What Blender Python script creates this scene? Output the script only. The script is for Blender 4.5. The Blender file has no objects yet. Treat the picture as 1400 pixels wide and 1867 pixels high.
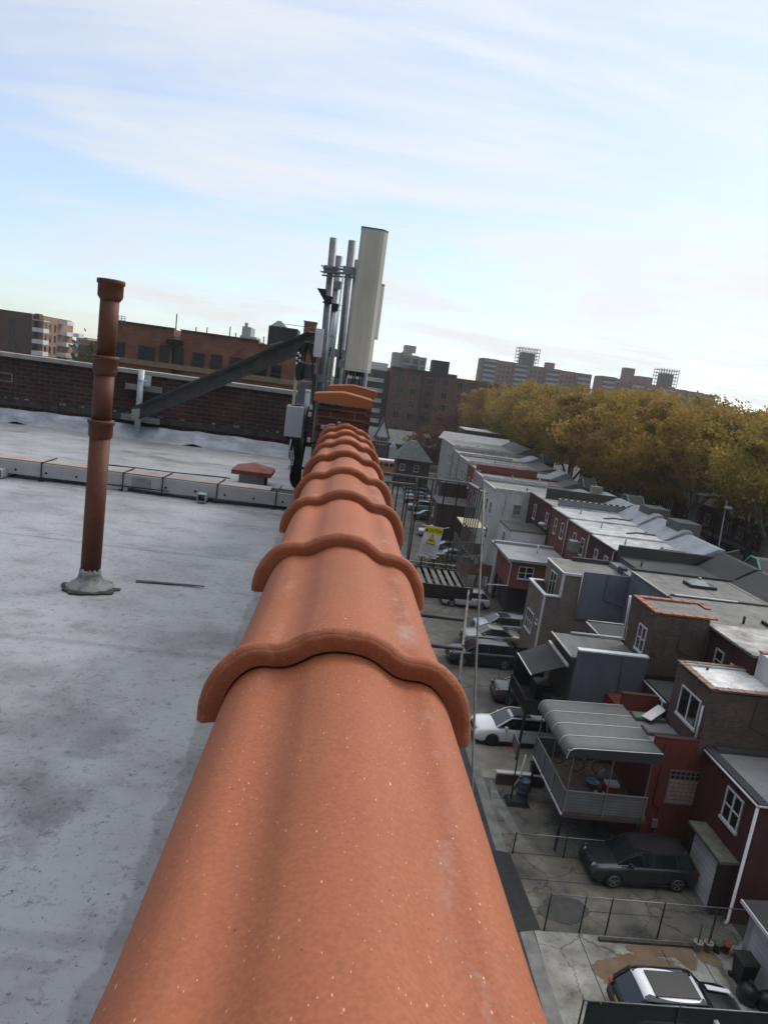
import bpy, math, random
from mathutils import Vector, Matrix
R=math.radians
random.seed(7)
S=bpy.context.scene
col=S.collection
# ------------------------------------------------------------------ camera
F=1245.; HC=19.0; ROLL=R(7.8)
pitch=math.atan((251.5*math.cos(ROLL)-66*math.sin(ROLL))/F)
Zc=Vector((math.cos(pitch)*math.sin(ROLL),math.cos(pitch)*math.cos(ROLL),math.sin(pitch)))
Yc=Vector((-66,251.5,-F)).normalized(); Xc=Yc.cross(Zc).normalized()
M=Matrix((Xc,Yc,Zc))            # camera axes -> world
cam=bpy.data.objects.new('camera',bpy.data.cameras.new('camera')); col.objects.link(cam)
cam.data.sensor_fit='VERTICAL'; cam.data.sensor_height=36; cam.data.lens=36*F/1867.
cam.data.clip_start=.02; cam.data.clip_end=6000
cam.matrix_world=Matrix.Translation((0,0,HC))@M.to_4x4()
S.camera=cam
def ray(px,py): return M@Vector((px-700,933.5-py,-F))
def atY(px,py,Y):
    d=ray(px,py); t=Y/d.y; return Vector((d.x*t,Y,HC+d.z*t))
def atX(px,py,X):
    d=ray(px,py); t=X/d.x; return Vector((X,d.y*t,HC+d.z*t))
def atZ(px,py,z):
    d=ray(px,py); t=(z-HC)/d.z; return Vector((d.x*t,d.y*t,z))
# ------------------------------------------------------------------ materials
MT={}
def mat(name,c,rough=.8,var=.0,vs=2.,metal=0,bump=0,bs=40.,spec=.5,coat=0,c2=None,coord='Object',detail=4,stretch=None):
    if name in MT: return MT[name]
    m=bpy.data.materials.new(name); m.use_nodes=True; nt=m.node_tree; N=nt.nodes; L=nt.links
    b=N['Principled BSDF']; b.inputs['Roughness'].default_value=rough; b.inputs['Metallic'].default_value=metal
    b.inputs['Specular IOR Level'].default_value=spec; b.inputs['Coat Weight'].default_value=coat
    b.inputs['Base Color'].default_value=(*c,1)
    tc=N.new('ShaderNodeTexCoord')
    src=tc.outputs[coord]
    if stretch:
        mp=N.new('ShaderNodeMapping'); mp.inputs['Scale'].default_value=stretch; L.new(src,mp.inputs[0]); src=mp.outputs[0]
    if var or c2:
        n=N.new('ShaderNodeTexNoise'); n.inputs['Scale'].default_value=vs; n.inputs['Detail'].default_value=detail; n.inputs['Roughness'].default_value=.65
        L.new(src,n.inputs['Vector'])
        r=N.new('ShaderNodeValToRGB'); r.color_ramp.elements[0].position=.32; r.color_ramp.elements[1].position=.68
        if c2: a_,b_=c,c2
        else: a_=tuple(x*(1-var) for x in c); b_=tuple(min(1,x*(1+var)) for x in c)
        r.color_ramp.elements[0].color=(*a_,1); r.color_ramp.elements[1].color=(*b_,1)
        L.new(n.outputs['Fac'],r.inputs[0]); L.new(r.outputs[0],b.inputs['Base Color'])
    if bump:
        n2=N.new('ShaderNodeTexNoise'); n2.inputs['Scale'].default_value=bs; n2.inputs['Detail'].default_value=6; L.new(src,n2.inputs['Vector'])
        bp=N.new('ShaderNodeBump'); bp.inputs['Strength'].default_value=bump; bp.inputs['Distance'].default_value=.02
        L.new(n2.outputs['Fac'],bp.inputs['Height']); L.new(bp.outputs[0],b.inputs['Normal'])
    MT[name]=m; return m
def weathered(name,cols,scale=.5,crack=.5,rough=.9):
    # concrete or asphalt with patches, stains and a web of cracks
    if name in MT: return MT[name]
    m=bpy.data.materials.new(name); m.use_nodes=True; nt=m.node_tree; N=nt.nodes; L=nt.links
    b=N['Principled BSDF']; b.inputs['Roughness'].default_value=rough
    tc=N.new('ShaderNodeTexCoord')
    def nz(s,d,rg,loc=(0,0,0)):
        mp=N.new('ShaderNodeMapping'); mp.inputs['Location'].default_value=loc; L.new(tc.outputs['Object'],mp.inputs[0])
        n=N.new('ShaderNodeTexNoise'); n.inputs['Scale'].default_value=s; n.inputs['Detail'].default_value=d; n.inputs['Roughness'].default_value=rg; L.new(mp.outputs[0],n.inputs['Vector']); return n
    def rp(f,els):
        r=N.new('ShaderNodeValToRGB')
        while len(r.color_ramp.elements)<len(els): r.color_ramp.elements.new(.5)
        for e,(p,c) in zip(r.color_ramp.elements,els): e.position=p; e.color=(*c,1)
        L.new(f,r.inputs[0]); return r.outputs[0]
    def mul(a,c_):
        x=N.new('ShaderNodeMix'); x.data_type='RGBA'; x.blend_type='MULTIPLY'; x.inputs['Factor'].default_value=1; L.new(a,x.inputs['A']); L.new(c_,x.inputs['B']); return x.outputs['Result']
    n=len(cols); c=rp(nz(scale,9,.62).outputs['Fac'],[(.34+.32*i/(n-1),cols[i]) for i in range(n)])
    c=mul(c,rp(nz(scale*3.3,8,.7,(4,9,0)).outputs['Fac'],[(.33,(.55,.54,.52)),(.45,(.95,.95,.95)),(.7,(1.1,1.1,1.08))]))
    c=mul(c,rp(nz(9,5,.75,(1,2,0)).outputs['Fac'],[(.33,(.6,.6,.6)),(.42,(1,1,1))]))
    w=nz(1.3,6,.7,(7,1,0)); vm=N.new('ShaderNodeVectorMath'); vm.operation='MULTIPLY_ADD'; L.new(w.outputs['Color'],vm.inputs[0]); vm.inputs[1].default_value=(.9,.9,0); L.new(tc.outputs['Object'],vm.inputs[2])
    v=N.new('ShaderNodeTexVoronoi'); v.feature='DISTANCE_TO_EDGE'; v.inputs['Scale'].default_value=crack; L.new(vm.outputs[0],v.inputs['Vector'])
    c=mul(c,rp(v.outputs['Distance'],[(.0,(.35,.34,.33)),(.006,(.6,.6,.6)),(.014,(1,1,1))]))
    L.new(c,b.inputs['Base Color'])
    bp=N.new('ShaderNodeBump'); bp.inputs['Strength'].default_value=.35; bp.inputs['Distance'].default_value=.02; L.new(nz(18,6,.7).outputs['Fac'],bp.inputs['Height']); L.new(bp.outputs[0],b.inputs['Normal'])
    MT[name]=m; return m
def grime(m,amt=.45,streak=(2.2,2.2,.22)):
    # rain streaks and soot worked into a wall paint
    nt=m.node_tree; N=nt.nodes; L=nt.links; b=N['Principled BSDF']; s_=b.inputs['Base Color']
    tc=N.new('ShaderNodeTexCoord'); mp=N.new('ShaderNodeMapping'); mp.inputs['Scale'].default_value=streak; L.new(tc.outputs['Object'],mp.inputs[0])
    n=N.new('ShaderNodeTexNoise'); n.inputs['Scale'].default_value=1.4; n.inputs['Detail'].default_value=8; n.inputs['Roughness'].default_value=.72; L.new(mp.outputs[0],n.inputs['Vector'])
    r=N.new('ShaderNodeValToRGB'); r.color_ramp.elements[0].position=.34; r.color_ramp.elements[1].position=.56; r.color_ramp.elements[0].color=(1-amt,1-amt,1-amt*1.05,1); r.color_ramp.elements[1].color=(1,1,1,1); L.new(n.outputs['Fac'],r.inputs[0])
    x=N.new('ShaderNodeMix'); x.data_type='RGBA'; x.blend_type='MULTIPLY'; x.inputs['Factor'].default_value=1
    if s_.is_linked: src=s_.links[0].from_socket; L.new(src,x.inputs['A'])
    else: x.inputs['A'].default_value=s_.default_value
    L.new(r.outputs[0],x.inputs['B']); L.new(x.outputs['Result'],s_); return m
def brick(name,c1,c2,mortar,w=.21,h=.075,ms=.008,bump=.4,dirt=.35):
    if name in MT: return MT[name]
    m=bpy.data.materials.new(name); m.use_nodes=True; nt=m.node_tree; N=nt.nodes; L=nt.links
    b=N['Principled BSDF']; b.inputs['Roughness'].default_value=.9
    uv=N.new('ShaderNodeUVMap'); t=N.new('ShaderNodeTexBrick')
    t.inputs['Scale'].default_value=1; t.inputs['Brick Width'].default_value=w; t.inputs['Row Height'].default_value=h
    t.inputs['Mortar Size'].default_value=ms; t.inputs['Mortar Smooth'].default_value=.3; t.inputs['Bias'].default_value=-.2
    t.inputs['Color1'].default_value=(*c1,1); t.inputs['Color2'].default_value=(*c2,1); t.inputs['Mortar'].default_value=(*mortar,1)
    L.new(uv.outputs[0],t.inputs['Vector'])
    n=N.new('ShaderNodeTexNoise'); n.inputs['Scale'].default_value=.9; n.inputs['Detail'].default_value=6; n.inputs['Roughness'].default_value=.7; L.new(uv.outputs[0],n.inputs['Vector'])
    r=N.new('ShaderNodeValToRGB'); r.color_ramp.elements[0].position=.3; r.color_ramp.elements[1].position=.7
    r.color_ramp.elements[0].color=(1-dirt,)*3+(1,); r.color_ramp.elements[1].color=(1+dirt*.5,)*3+(1,)
    mx=N.new('ShaderNodeMix'); mx.data_type='RGBA'; mx.blend_type='MULTIPLY'; mx.inputs['Factor'].default_value=1
    L.new(n.outputs['Fac'],r.inputs[0]); L.new(t.outputs['Color'],mx.inputs['A']); L.new(r.outputs[0],mx.inputs['B']); L.new(mx.outputs['Result'],b.inputs['Base Color'])
    bp=N.new('ShaderNodeBump'); bp.inputs['Strength'].default_value=bump; bp.inputs['Distance'].default_value=.01; bp.invert=True
    L.new(t.outputs['Fac'],bp.inputs['Height']); L.new(bp.outputs[0],b.inputs['Normal'])
    MT[name]=m; return m
def lines(name,c,c2,step,axis='z',rough=.7,w=.12,bump=.5):
    """horizontal or vertical board / rib lines in metres"""
    if name in MT: return MT[name]
    m=bpy.data.materials.new(name); m.use_nodes=True; nt=m.node_tree; N=nt.nodes; L=nt.links
    b=N['Principled BSDF']; b.inputs['Roughness'].default_value=rough
    uv=N.new('ShaderNodeUVMap'); sp=N.new('ShaderNodeSeparateXYZ'); L.new(uv.outputs[0],sp.inputs[0])
    d=N.new('ShaderNodeMath'); d.operation='DIVIDE'; d.inputs[1].default_value=step; L.new(sp.outputs[1 if axis=='z' else 0],d.inputs[0])
    f=N.new('ShaderNodeMath'); f.operation='FRACT'; L.new(d.outputs[0],f.inputs[0])
    r=N.new('ShaderNodeValToRGB'); r.color_ramp.elements[0].color=(*c2,1); r.color_ramp.elements[1].color=(*c,1)
    r.color_ramp.elements[0].position=w*.5; r.color_ramp.elements[1].position=w; L.new(f.outputs[0],r.inputs[0])
    n=N.new('ShaderNodeTexNoise'); n.inputs['Scale'].default_value=1.3; n.inputs['Detail'].default_value=5; L.new(uv.outputs[0],n.inputs['Vector'])
    mr=N.new('ShaderNodeMapRange'); mr.inputs[1].default_value=.3; mr.inputs[2].default_value=.7; mr.inputs[3].default_value=.82; mr.inputs[4].default_value=1.15; L.new(n.outputs['Fac'],mr.inputs[0])
    mx=N.new('ShaderNodeMix'); mx.data_type='RGBA'; mx.blend_type='MULTIPLY'; mx.inputs['Factor'].default_value=1
    L.new(r.outputs[0],mx.inputs['A']); L.new(mr.outputs[0],mx.inputs['B']); L.new(mx.outputs['Result'],b.inputs['Base Color'])
    bp=N.new('ShaderNodeBump'); bp.inputs['Strength'].default_value=bump; bp.inputs['Distance'].default_value=.01; L.new(f.outputs[0],bp.inputs['Height']); L.new(bp.outputs[0],b.inputs['Normal'])
    MT[name]=m; return m
# ------------------------------------------------------------------ mesh builder
ORG={}
SPLIT={'door_seams':'door_seam','door_pillars':'door_pillar','dark_cap_block':'dark_cap_block','pillars':'pillar','parapet_cap':'parapet_cap','seams':'seam','top_rail':'top_rail','rail_bar':'rail_bar','bonnet_stripe':'bonnet_stripe','punched_holes':'punched_hole','support_posts':'support_post','rail_posts':'rail_post','stilts':'stilt','posts':'post','side_bars':'side_bar','landing_slats':'landing_slat','stair_tread':'stair_tread','roof_poles':'roof_pole','frame_poles':'frame_pole','cable_connector':'cable_connector','jumper_cable':'jumper_cable','silver_connector':'silver_connector','lid_lug':'lid_lug','cable_tie':'cable_tie','canopy_posts':'canopy_post','support_pole':'support_pole','mounting_bracket':'mounting_bracket','triangle_border':'triangle','front_dormer_back':'front_dormer_back','antenna_rods':'antenna_rod','open_block':'open_block','glass_block':'glass_block','railing_panels':'railing_panel','white_trim':'white_trim','parapet_coping':'parapet_coping','parapet':'parapet','parapet_roll':'parapet_roll','side_channels':'side_channel','cross_bar':'cross_bar','brace':'brace'}
def base(o): return ORG.get(o.name,Vector((0,0,0)))
class MB:
    def __init__(s): s.v=[]; s.f=[]; s.mi=[]; s.cur=0; s.sm=[]; s.smooth=False
    def face(s,idx): s.f.append(idx); s.mi.append(s.cur); s.sm.append(s.smooth)
    def poly(s,pts):
        n=len(s.v); s.v+= [Vector(p) for p in pts]; s.face(list(range(n,n+len(pts))))
    def hexa(s,p):   # 8 points: bottom 4 ccw, top 4 ccw
        n=len(s.v); s.v+=[Vector(q) for q in p]
        for q in ((0,3,2,1),(4,5,6,7),(0,1,5,4),(1,2,6,5),(2,3,7,6),(3,0,4,7)): s.face([n+k for k in q])
    def box(s,x0,x1,y0,y1,z0,z1):
        if x0>x1:x0,x1=x1,x0
        if y0>y1:y0,y1=y1,y0
        if z0>z1:z0,z1=z1,z0
        s.hexa([(x0,y0,z0),(x1,y0,z0),(x1,y1,z0),(x0,y1,z0),(x0,y0,z1),(x1,y0,z1),(x1,y1,z1),(x0,y1,z1)]); return s
    def bar(s,a,b,w,h=None,up=(0,0,1)):
        a=Vector(a);b=Vector(b);h=h or w;d=(b-a).normalized();u=Vector(up)
        if abs(d.dot(u))>.98:u=Vector((0,1,0))
        r=d.cross(u).normalized()*w/2;u=r.cross(d).normalized()*h/2
        s.hexa([a-r-u,a+r-u,b+r-u,b-r-u,a-r+u,a+r+u,b+r+u,b-r+u]); return s
    def tube(s,pts,r,n=8,cap=True):
        pts=[Vector(p) for p in pts]; rs=r if isinstance(r,(list,tuple)) else [r]*len(pts)
        b0=len(s.v); sm=s.smooth; s.smooth=True
        ref=None
        for i,p in enumerate(pts):
            d=(pts[min(i+1,len(pts)-1)]-pts[max(i-1,0)]).normalized()
            if ref is None:
                ref=Vector((0,0,1)) if abs(d.z)<.9 else Vector((1,0,0))
            a=d.cross(ref).normalized(); b=a.cross(d).normalized(); ref=b if abs(b.dot(ref))>.1 else ref
            for k in range(n):
                t=2*math.pi*k/n; s.v.append(p+(a*math.cos(t)+b*math.sin(t))*rs[i])
        for i in range(len(pts)-1):
            for k in range(n):
                k2=(k+1)%n; s.face([b0+i*n+k,b0+i*n+k2,b0+(i+1)*n+k2,b0+(i+1)*n+k])
        s.smooth=False
        if cap: s.face([b0+k for k in range(n)][::-1]); s.face([b0+(len(pts)-1)*n+k for k in range(n)])
        s.smooth=sm; return s
    def lathe(s,c,prof,n=24,axis='z'):
        c=Vector(c); b0=len(s.v); sm=s.smooth; s.smooth=True
        for r,h in prof:
            for k in range(n):
                t=2*math.pi*k/n
                q=(r*math.cos(t),r*math.sin(t),h)
                if axis=='y': q=(q[0],q[2],q[1])
                if axis=='x': q=(q[2],q[0],q[1])
                s.v.append(c+Vector(q))
        for i in range(len(prof)-1):
            for k in range(n):
                k2=(k+1)%n; s.face([b0+i*n+k,b0+i*n+k2,b0+(i+1)*n+k2,b0+(i+1)*n+k])
        s.smooth=False
        s.face([b0+k for k in range(n)][::-1]); s.face([b0+(len(prof)-1)*n+k for k in range(n)]); s.smooth=sm; return s
    def grid(s,rows,close=False):
        b0=len(s.v); n=len(rows[0])
        for r in rows: s.v+=[Vector(p) for p in r]
        for i in range(len(rows)-1):
            for k in range(n if close else n-1):
                k2=(k+1)%n; s.face([b0+i*n+k,b0+i*n+k2,b0+(i+1)*n+k2,b0+(i+1)*n+k])
        return b0
    def prism(s,pts,d):  # extrude polygon by vector
        n=len(pts); b0=len(s.v); d=Vector(d); s.v+=[Vector(p) for p in pts]+[Vector(p)+d for p in pts]
        s.face(list(range(b0,b0+n))[::-1]); s.face(list(range(b0+n,b0+2*n)))
        for k in range(n): k2=(k+1)%n; s.face([b0+k,b0+k2,b0+n+k2,b0+n+k])
        return s
    def mesh(s,name,mats,off=Vector((0,0,0))):
        me=bpy.data.meshes.new(name); me.from_pydata([v-off for v in s.v],[],s.f)
        for m in (mats if isinstance(mats,(list,tuple)) else [mats]): me.materials.append(m)
        uv=me.uv_layers.new(name='UVMap')
        for p in me.polygons:
            p.material_index=s.mi[p.index]; p.use_smooth=s.sm[p.index]
            n=p.normal; ax=max(range(3),key=lambda k:abs(n[k]))
            for li in p.loop_indices:
                w=s.v[me.loops[li].vertex_index]
                uv.data[li].uv=(w.y,w.z) if ax==0 else ((w.x,w.z) if ax==1 else (w.x,w.y))
        return me
    def islands(s):
        par=list(range(len(s.v)))
        def fd(a):
            while par[a]!=a: par[a]=par[par[a]]; a=par[a]
            return a
        for f in s.f:
            r=fd(f[0])
            for q in f[1:]: par[fd(q)]=r
        G={}
        for i,f in enumerate(s.f): G.setdefault(fd(f[0]),[]).append(i)
        out=[]
        for fs in G.values():
            m=MB(); mp={}
            for i in fs:
                ff=[]
                for q in s.f[i]:
                    if q not in mp: mp[q]=len(m.v); m.v.append(s.v[q])
                    ff.append(mp[q])
                m.f.append(ff); m.mi.append(s.mi[i]); m.sm.append(s.sm[i])
            out.append(m)
        return out
    def build(s,name,mats,parent=None,loc=None,fix=False):
        if name in SPLIT and parent is not None:
            nm=SPLIT[name]
            return [m._build(nm,mats,parent,loc,fix) for m in s.islands()][0]
        return s._build(name,mats,parent,loc,fix)
    def _build(s,name,mats,parent=None,loc=None,fix=False):
        off=base(parent) if parent else (Vector(loc) if loc is not None else Vector((0,0,0)))
        me=s.mesh(name,mats,off)
        o=bpy.data.objects.new(name,me); col.objects.link(o)
        if fix:
            import bmesh
            b=bmesh.new(); b.from_mesh(me); bmesh.ops.recalc_face_normals(b,faces=b.faces); b.to_mesh(me); b.free()
        if parent: o.parent=parent
        else: o.location=off
        ORG[o.name]=off.copy(); return o
def tag(o,label=None,cat=None,group=None,kind=None):
    if label:o['label']=label
    if cat:o['category']=cat
    if group:o['group']=group
    if kind:o['kind']=kind
    return o
def thing(name,label,cat,loc,group=None):
    o=bpy.data.objects.new(name,None); o.empty_display_size=.2; col.objects.link(o); o.location=loc; ORG[o.name]=Vector(loc)
    return tag(o,label,cat,group)
def struct(name,mb,m): return tag(mb.build(name,m),kind='structure')
def bx(name,m,parent,*b): return MB().box(*b).build(name,m,parent)
def bevel(o,w=.01,seg=2):
    md=o.modifiers.new('bevel','BEVEL'); md.width=w; md.segments=seg; md.limit_method='ANGLE'; return o
# ------------------------------------------------------------------ palette
white=mat('white_paint',(.62,.62,.63),.5,.08,3)
offwhite=mat('offwhite_paint',(.5,.5,.5),.6,.1,2)
glass=mat('window_glass',(.012,.014,.018),.06,spec=.8)
glass_b=mat('window_blind_glass',(.22,.21,.25),.25)
darkmetal=mat('dark_metal',(.025,.024,.024),.55,.3,6,metal=.3)
galv=mat('galvanised_steel',(.27,.28,.29),.42,.22,9,metal=.75,bump=.1,bs=60)
galv_l=mat('pale_galvanised_steel',(.42,.46,.46),.5,.15,12,metal=.3)
blackrub=mat('black_rubber',(.012,.012,.012),.5)
concrete=mat('concrete',(.12,.118,.11),.9,.3,.8,bump=.3,bs=12)
asphalt=mat('asphalt',(.04,.04,.04),.9,.35,.7,bump=.4,bs=30)
stone=mat('stone_coping',(.27,.26,.24),.85,.2,3,bump=.3,bs=30)
WC={}
def wmesh(face,w,h,style,fm):
    key=(face,round(w,2),round(h,2),style,fm.name)
    if key in WC: return WC[key]
    def P(u0,u1,z0,z1,d0,d1,mb):
        if face=='W': mb.box(-d1,-d0,u0,u1,z0,z1)
        elif face=='E': mb.box(d0,d1,u0,u1,z0,z1)
        else: mb.box(u0,u1,-d1,-d0,z0,z1)
    f=MB(); g=MB(); t=.07 if w>.5 else .04
    hw=w/2
    P(-hw,-hw+t,0,h,.002,.06,f);P(hw-t,hw,0,h,.002,.06,f);P(-hw+t,hw-t,h-t,h,.002,.06,f);P(-hw-.04,hw+.04,-.05,t,.002,.1,f)
    if 'm' in style: P(-t*.6,t*.6,t,h-t,.002,.055,f)
    if 't' in style:
        for q in (-w/6,w/6): P(q-t*.35,q+t*.35,t,h-t,.002,.055,f)
    if 'r' in style: P(-hw+t,hw-t,h*.5-t*.4,h*.5+t*.4,.004,.05,f)
    P(-hw+t*.5,hw-t*.5,t*.5,h-t*.5,.001,.02,g)
    WC[key]=(f.mesh('window',fm),g.mesh('pane',glass_b if 'b' in style else glass)); return WC[key]
def win(parent,face,c,z0,w,h,plane,style='r',fm=None,label=None):
    a,b=wmesh(face,w,h,style,fm or white)
    pos=Vector((c,plane,z0)) if face=='S' else Vector((plane,c,z0))
    o=bpy.data.objects.new('window',a); col.objects.link(o); o.parent=parent; o.location=pos-base(parent); ORG[o.name]=pos
    g=bpy.data.objects.new('pane',b); col.objects.link(g); g.parent=o
    if label:o['label']=label
    return o
# ================================================================== OUR ROOF
RZ=HC-1.68; TC=.045          # roof level, ridge centre x
# --- terracotta
def terracotta(name,c,specks=True):
    m=bpy.data.materials.new(name); m.use_nodes=True; nt=m.node_tree; N=nt.nodes; L=nt.links
    b=N['Principled BSDF']; b.inputs['Roughness'].default_value=.66; b.inputs['Specular IOR Level'].default_value=.25
    tc=N.new('ShaderNodeTexCoord'); oi=N.new('ShaderNodeObjectInfo')
    ad=N.new('ShaderNodeVectorMath'); ad.operation='ADD'; L.new(tc.outputs['Object'],ad.inputs[0])
    sc=N.new('ShaderNodeVectorMath'); sc.operation='SCALE'; sc.inputs['Scale'].default_value=17.; L.new(oi.outputs['Random'],sc.inputs[0]); 
    cb=N.new('ShaderNodeCombineXYZ'); mm=N.new('ShaderNodeMath'); mm.operation='MULTIPLY'; mm.inputs[1].default_value=23.; L.new(oi.outputs['Random'],mm.inputs[0])
    for k in range(3): L.new(mm.outputs[0],cb.inputs[k])
    N.remove(sc); L.new(cb.outputs[0],ad.inputs[1]); V=ad.outputs[0]
    def noise(s,d=5,rg=.6,st=None):
        n=N.new('ShaderNodeTexNoise'); n.inputs['Scale'].default_value=s; n.inputs['Detail'].default_value=d; n.inputs['Roughness'].default_value=rg
        src=V
        if st:
            mp=N.new('ShaderNodeMapping'); mp.inputs['Scale'].default_value=st; L.new(V,mp.inputs[0]); src=mp.outputs[0]
        L.new(src,n.inputs['Vector']); return n.outputs['Fac']
    def ramp(f,p0,p1,c0,c1):
        r=N.new('ShaderNodeValToRGB'); r.color_ramp.elements[0].position=p0; r.color_ramp.elements[1].position=p1
        r.color_ramp.elements[0].color=(*c0,1); r.color_ramp.elements[1].color=(*c1,1); L.new(f,r.inputs[0]); return r.outputs[0]
    def mix(f,a,bb,bl='MIX'):
        x=N.new('ShaderNodeMix'); x.data_type='RGBA'; x.blend_type=bl
        if isinstance(f,float): x.inputs['Factor'].default_value=f
        else: L.new(f,x.inputs['Factor'])
        L.new(a,x.inputs['A'])
        if isinstance(bb,tuple): x.inputs['B'].default_value=(*bb,1)
        else: L.new(bb,x.inputs['B'])
        return x.outputs['Result']
    base_=ramp(noise(2.2,3,.5),.3,.7,tuple(x*.9 for x in c),tuple(x*1.08 for x in c))
    fine=ramp(noise(220,2,.5),.35,.65,(.86,.86,.86),(1.07,1.07,1.07)); cc=mix(1.,base_,fine,'MULTIPLY')
    # per piece tint
    h=N.new('ShaderNodeHueSaturation'); mr=N.new('ShaderNodeMapRange'); mr.inputs[3].default_value=.9; mr.inputs[4].default_value=1.1; L.new(oi.outputs['Random'],mr.inputs[0]); L.new(mr.outputs[0],h.inputs['Value']); L.new(cc,h.inputs['Color']); cc=h.outputs[0]
    if specks:
        # lime specks, dark pits, pale efflorescence streaks along the length
        def dots(scale,thr,rnd,st=(1,.45,1)):
            mp=N.new('ShaderNodeMapping'); mp.inputs['Scale'].default_value=st; L.new(V,mp.inputs[0])
            v=N.new('ShaderNodeTexVoronoi'); v.inputs['Scale'].default_value=scale; L.new(mp.outputs[0],v.inputs['Vector'])
            d=N.new('ShaderNodeMath'); d.operation='LESS_THAN'; d.inputs[1].default_value=thr; L.new(v.outputs['Distance'],d.inputs[0])
            sp=N.new('ShaderNodeSeparateColor'); L.new(v.outputs['Color'],sp.inputs[0])
            g=N.new('ShaderNodeMath'); g.operation='GREATER_THAN'; g.inputs[1].default_value=rnd; L.new(sp.outputs[0],g.inputs[0])
            q=N.new('ShaderNodeMath'); q.operation='MULTIPLY'; L.new(d.outputs[0],q.inputs[0]); L.new(g.outputs[0],q.inputs[1]); return q.outputs[0]
        cc=mix(dots(110,.08,.45),cc,(.66,.40,.24)); cc=mix(dots(190,.09,.35),cc,(.62,.36,.22)); cc=mix(dots(260,.09,.5),cc,(.24,.08,.04))
        cc=mix(dots(60,.08,.85,(1,1,1)),cc,(.16,.05,.03)); cc=mix(dots(48,.05,.86,(1,.35,1)),cc,(.7,.5,.36))
        st=ramp(noise(7,6,.75,(3.2,.5,3.2)),.64,.8,(0,0,0),(.4,.4,.4)); cc=mix(st,cc,(.45,.3,.24))
        gx=N.new('ShaderNodeSeparateXYZ'); L.new(tc.outputs['Object'],gx.inputs[0])
        def band(x0,wd,amt,nn):
            a=N.new('ShaderNodeMath'); a.operation='SUBTRACT'; L.new(gx.outputs[0],a.inputs[0]); a.inputs[1].default_value=x0
            b2=N.new('ShaderNodeMath'); b2.operation='ABSOLUTE'; L.new(a.outputs[0],b2.inputs[0])
            m_=N.new('ShaderNodeMapRange'); m_.interpolation_type='SMOOTHSTEP'; m_.inputs[1].default_value=0; m_.inputs[2].default_value=wd; m_.inputs[3].default_value=amt; m_.inputs[4].default_value=0; L.new(b2.outputs[0],m_.inputs[0])
            q=N.new('ShaderNodeMath'); q.operation='MULTIPLY'; L.new(m_.outputs[0],q.inputs[0]); L.new(nn,q.inputs[1]); return q.outputs[0]
        cc=mix(band(.108,.03,.9,ramp(noise(9,7,.75,(1.2,.7,1.2)),.5,.72,(0,0,0),(.8,.8,.8))),cc,(.46,.34,.30))
        cc=mix(band(-.108,.025,.7,ramp(noise(8,7,.75,(1.2,.8,1.2)),.54,.76,(0,0,0),(.7,.7,.7))),cc,(.45,.31,.25))
        cc=mix(ramp(noise(1.7,5,.6,(1.,.8,1.)),.5,.78,(0,0,0),(.35,.35,.35)),cc,(.27,.10,.06))
    L.new(cc,b.inputs['Base Color'])
    bp=N.new('ShaderNodeBump'); bp.inputs['Strength'].default_value=.15; bp.inputs['Distance'].default_value=.003; L.new(noise(90,6,.7),bp.inputs['Height'])
    bp2=N.new('ShaderNodeBump'); bp2.inputs['Strength'].default_value=.25; bp2.inputs['Distance'].default_value=.01; L.new(noise(9,3),bp2.inputs['Height']); L.new(bp.outputs[0],bp2.inputs['Normal']); L.new(bp2.outputs[0],b.inputs['Normal'])
    return m
tcm=terracotta('terracotta_glaze',(.34,.110,.052))
capm=terracotta('terracotta_cap_clay',(.33,.108,.04),False)
PROF=[(0,0),(.03,-.003),(.06,-.014),(.09,-.032),(.123,-.035),(.151,-.046),(.175,-.069),(.192,-.1),(.2,-.137),(.2,-.16)]
def smooth_prof(n=6):
    p=[Vector((x,z,0)) for x,z in PROF]; out=[]
    for i in range(len(p)-1):
        p0=p[i-1] if i else Vector((-p[1].x,p[1].y,0)); p1=p[i];p2=p[i+1];p3=p[i+2] if i+2<len(p) else p[i+1]
        for k in range(n):
            t=k/n; out.append(.5*((2*p1)+(-p0+p2)*t+(2*p0-5*p1+4*p2-p3)*t*t+(-p0+3*p1-3*p2+p3)*t**3))
    out.append(p[-1]); h=[(v.x,v.y) for v in out]
    return [(-x,z) for x,z in h[::-1]]+h[1:]
SP=smooth_prof()
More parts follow.
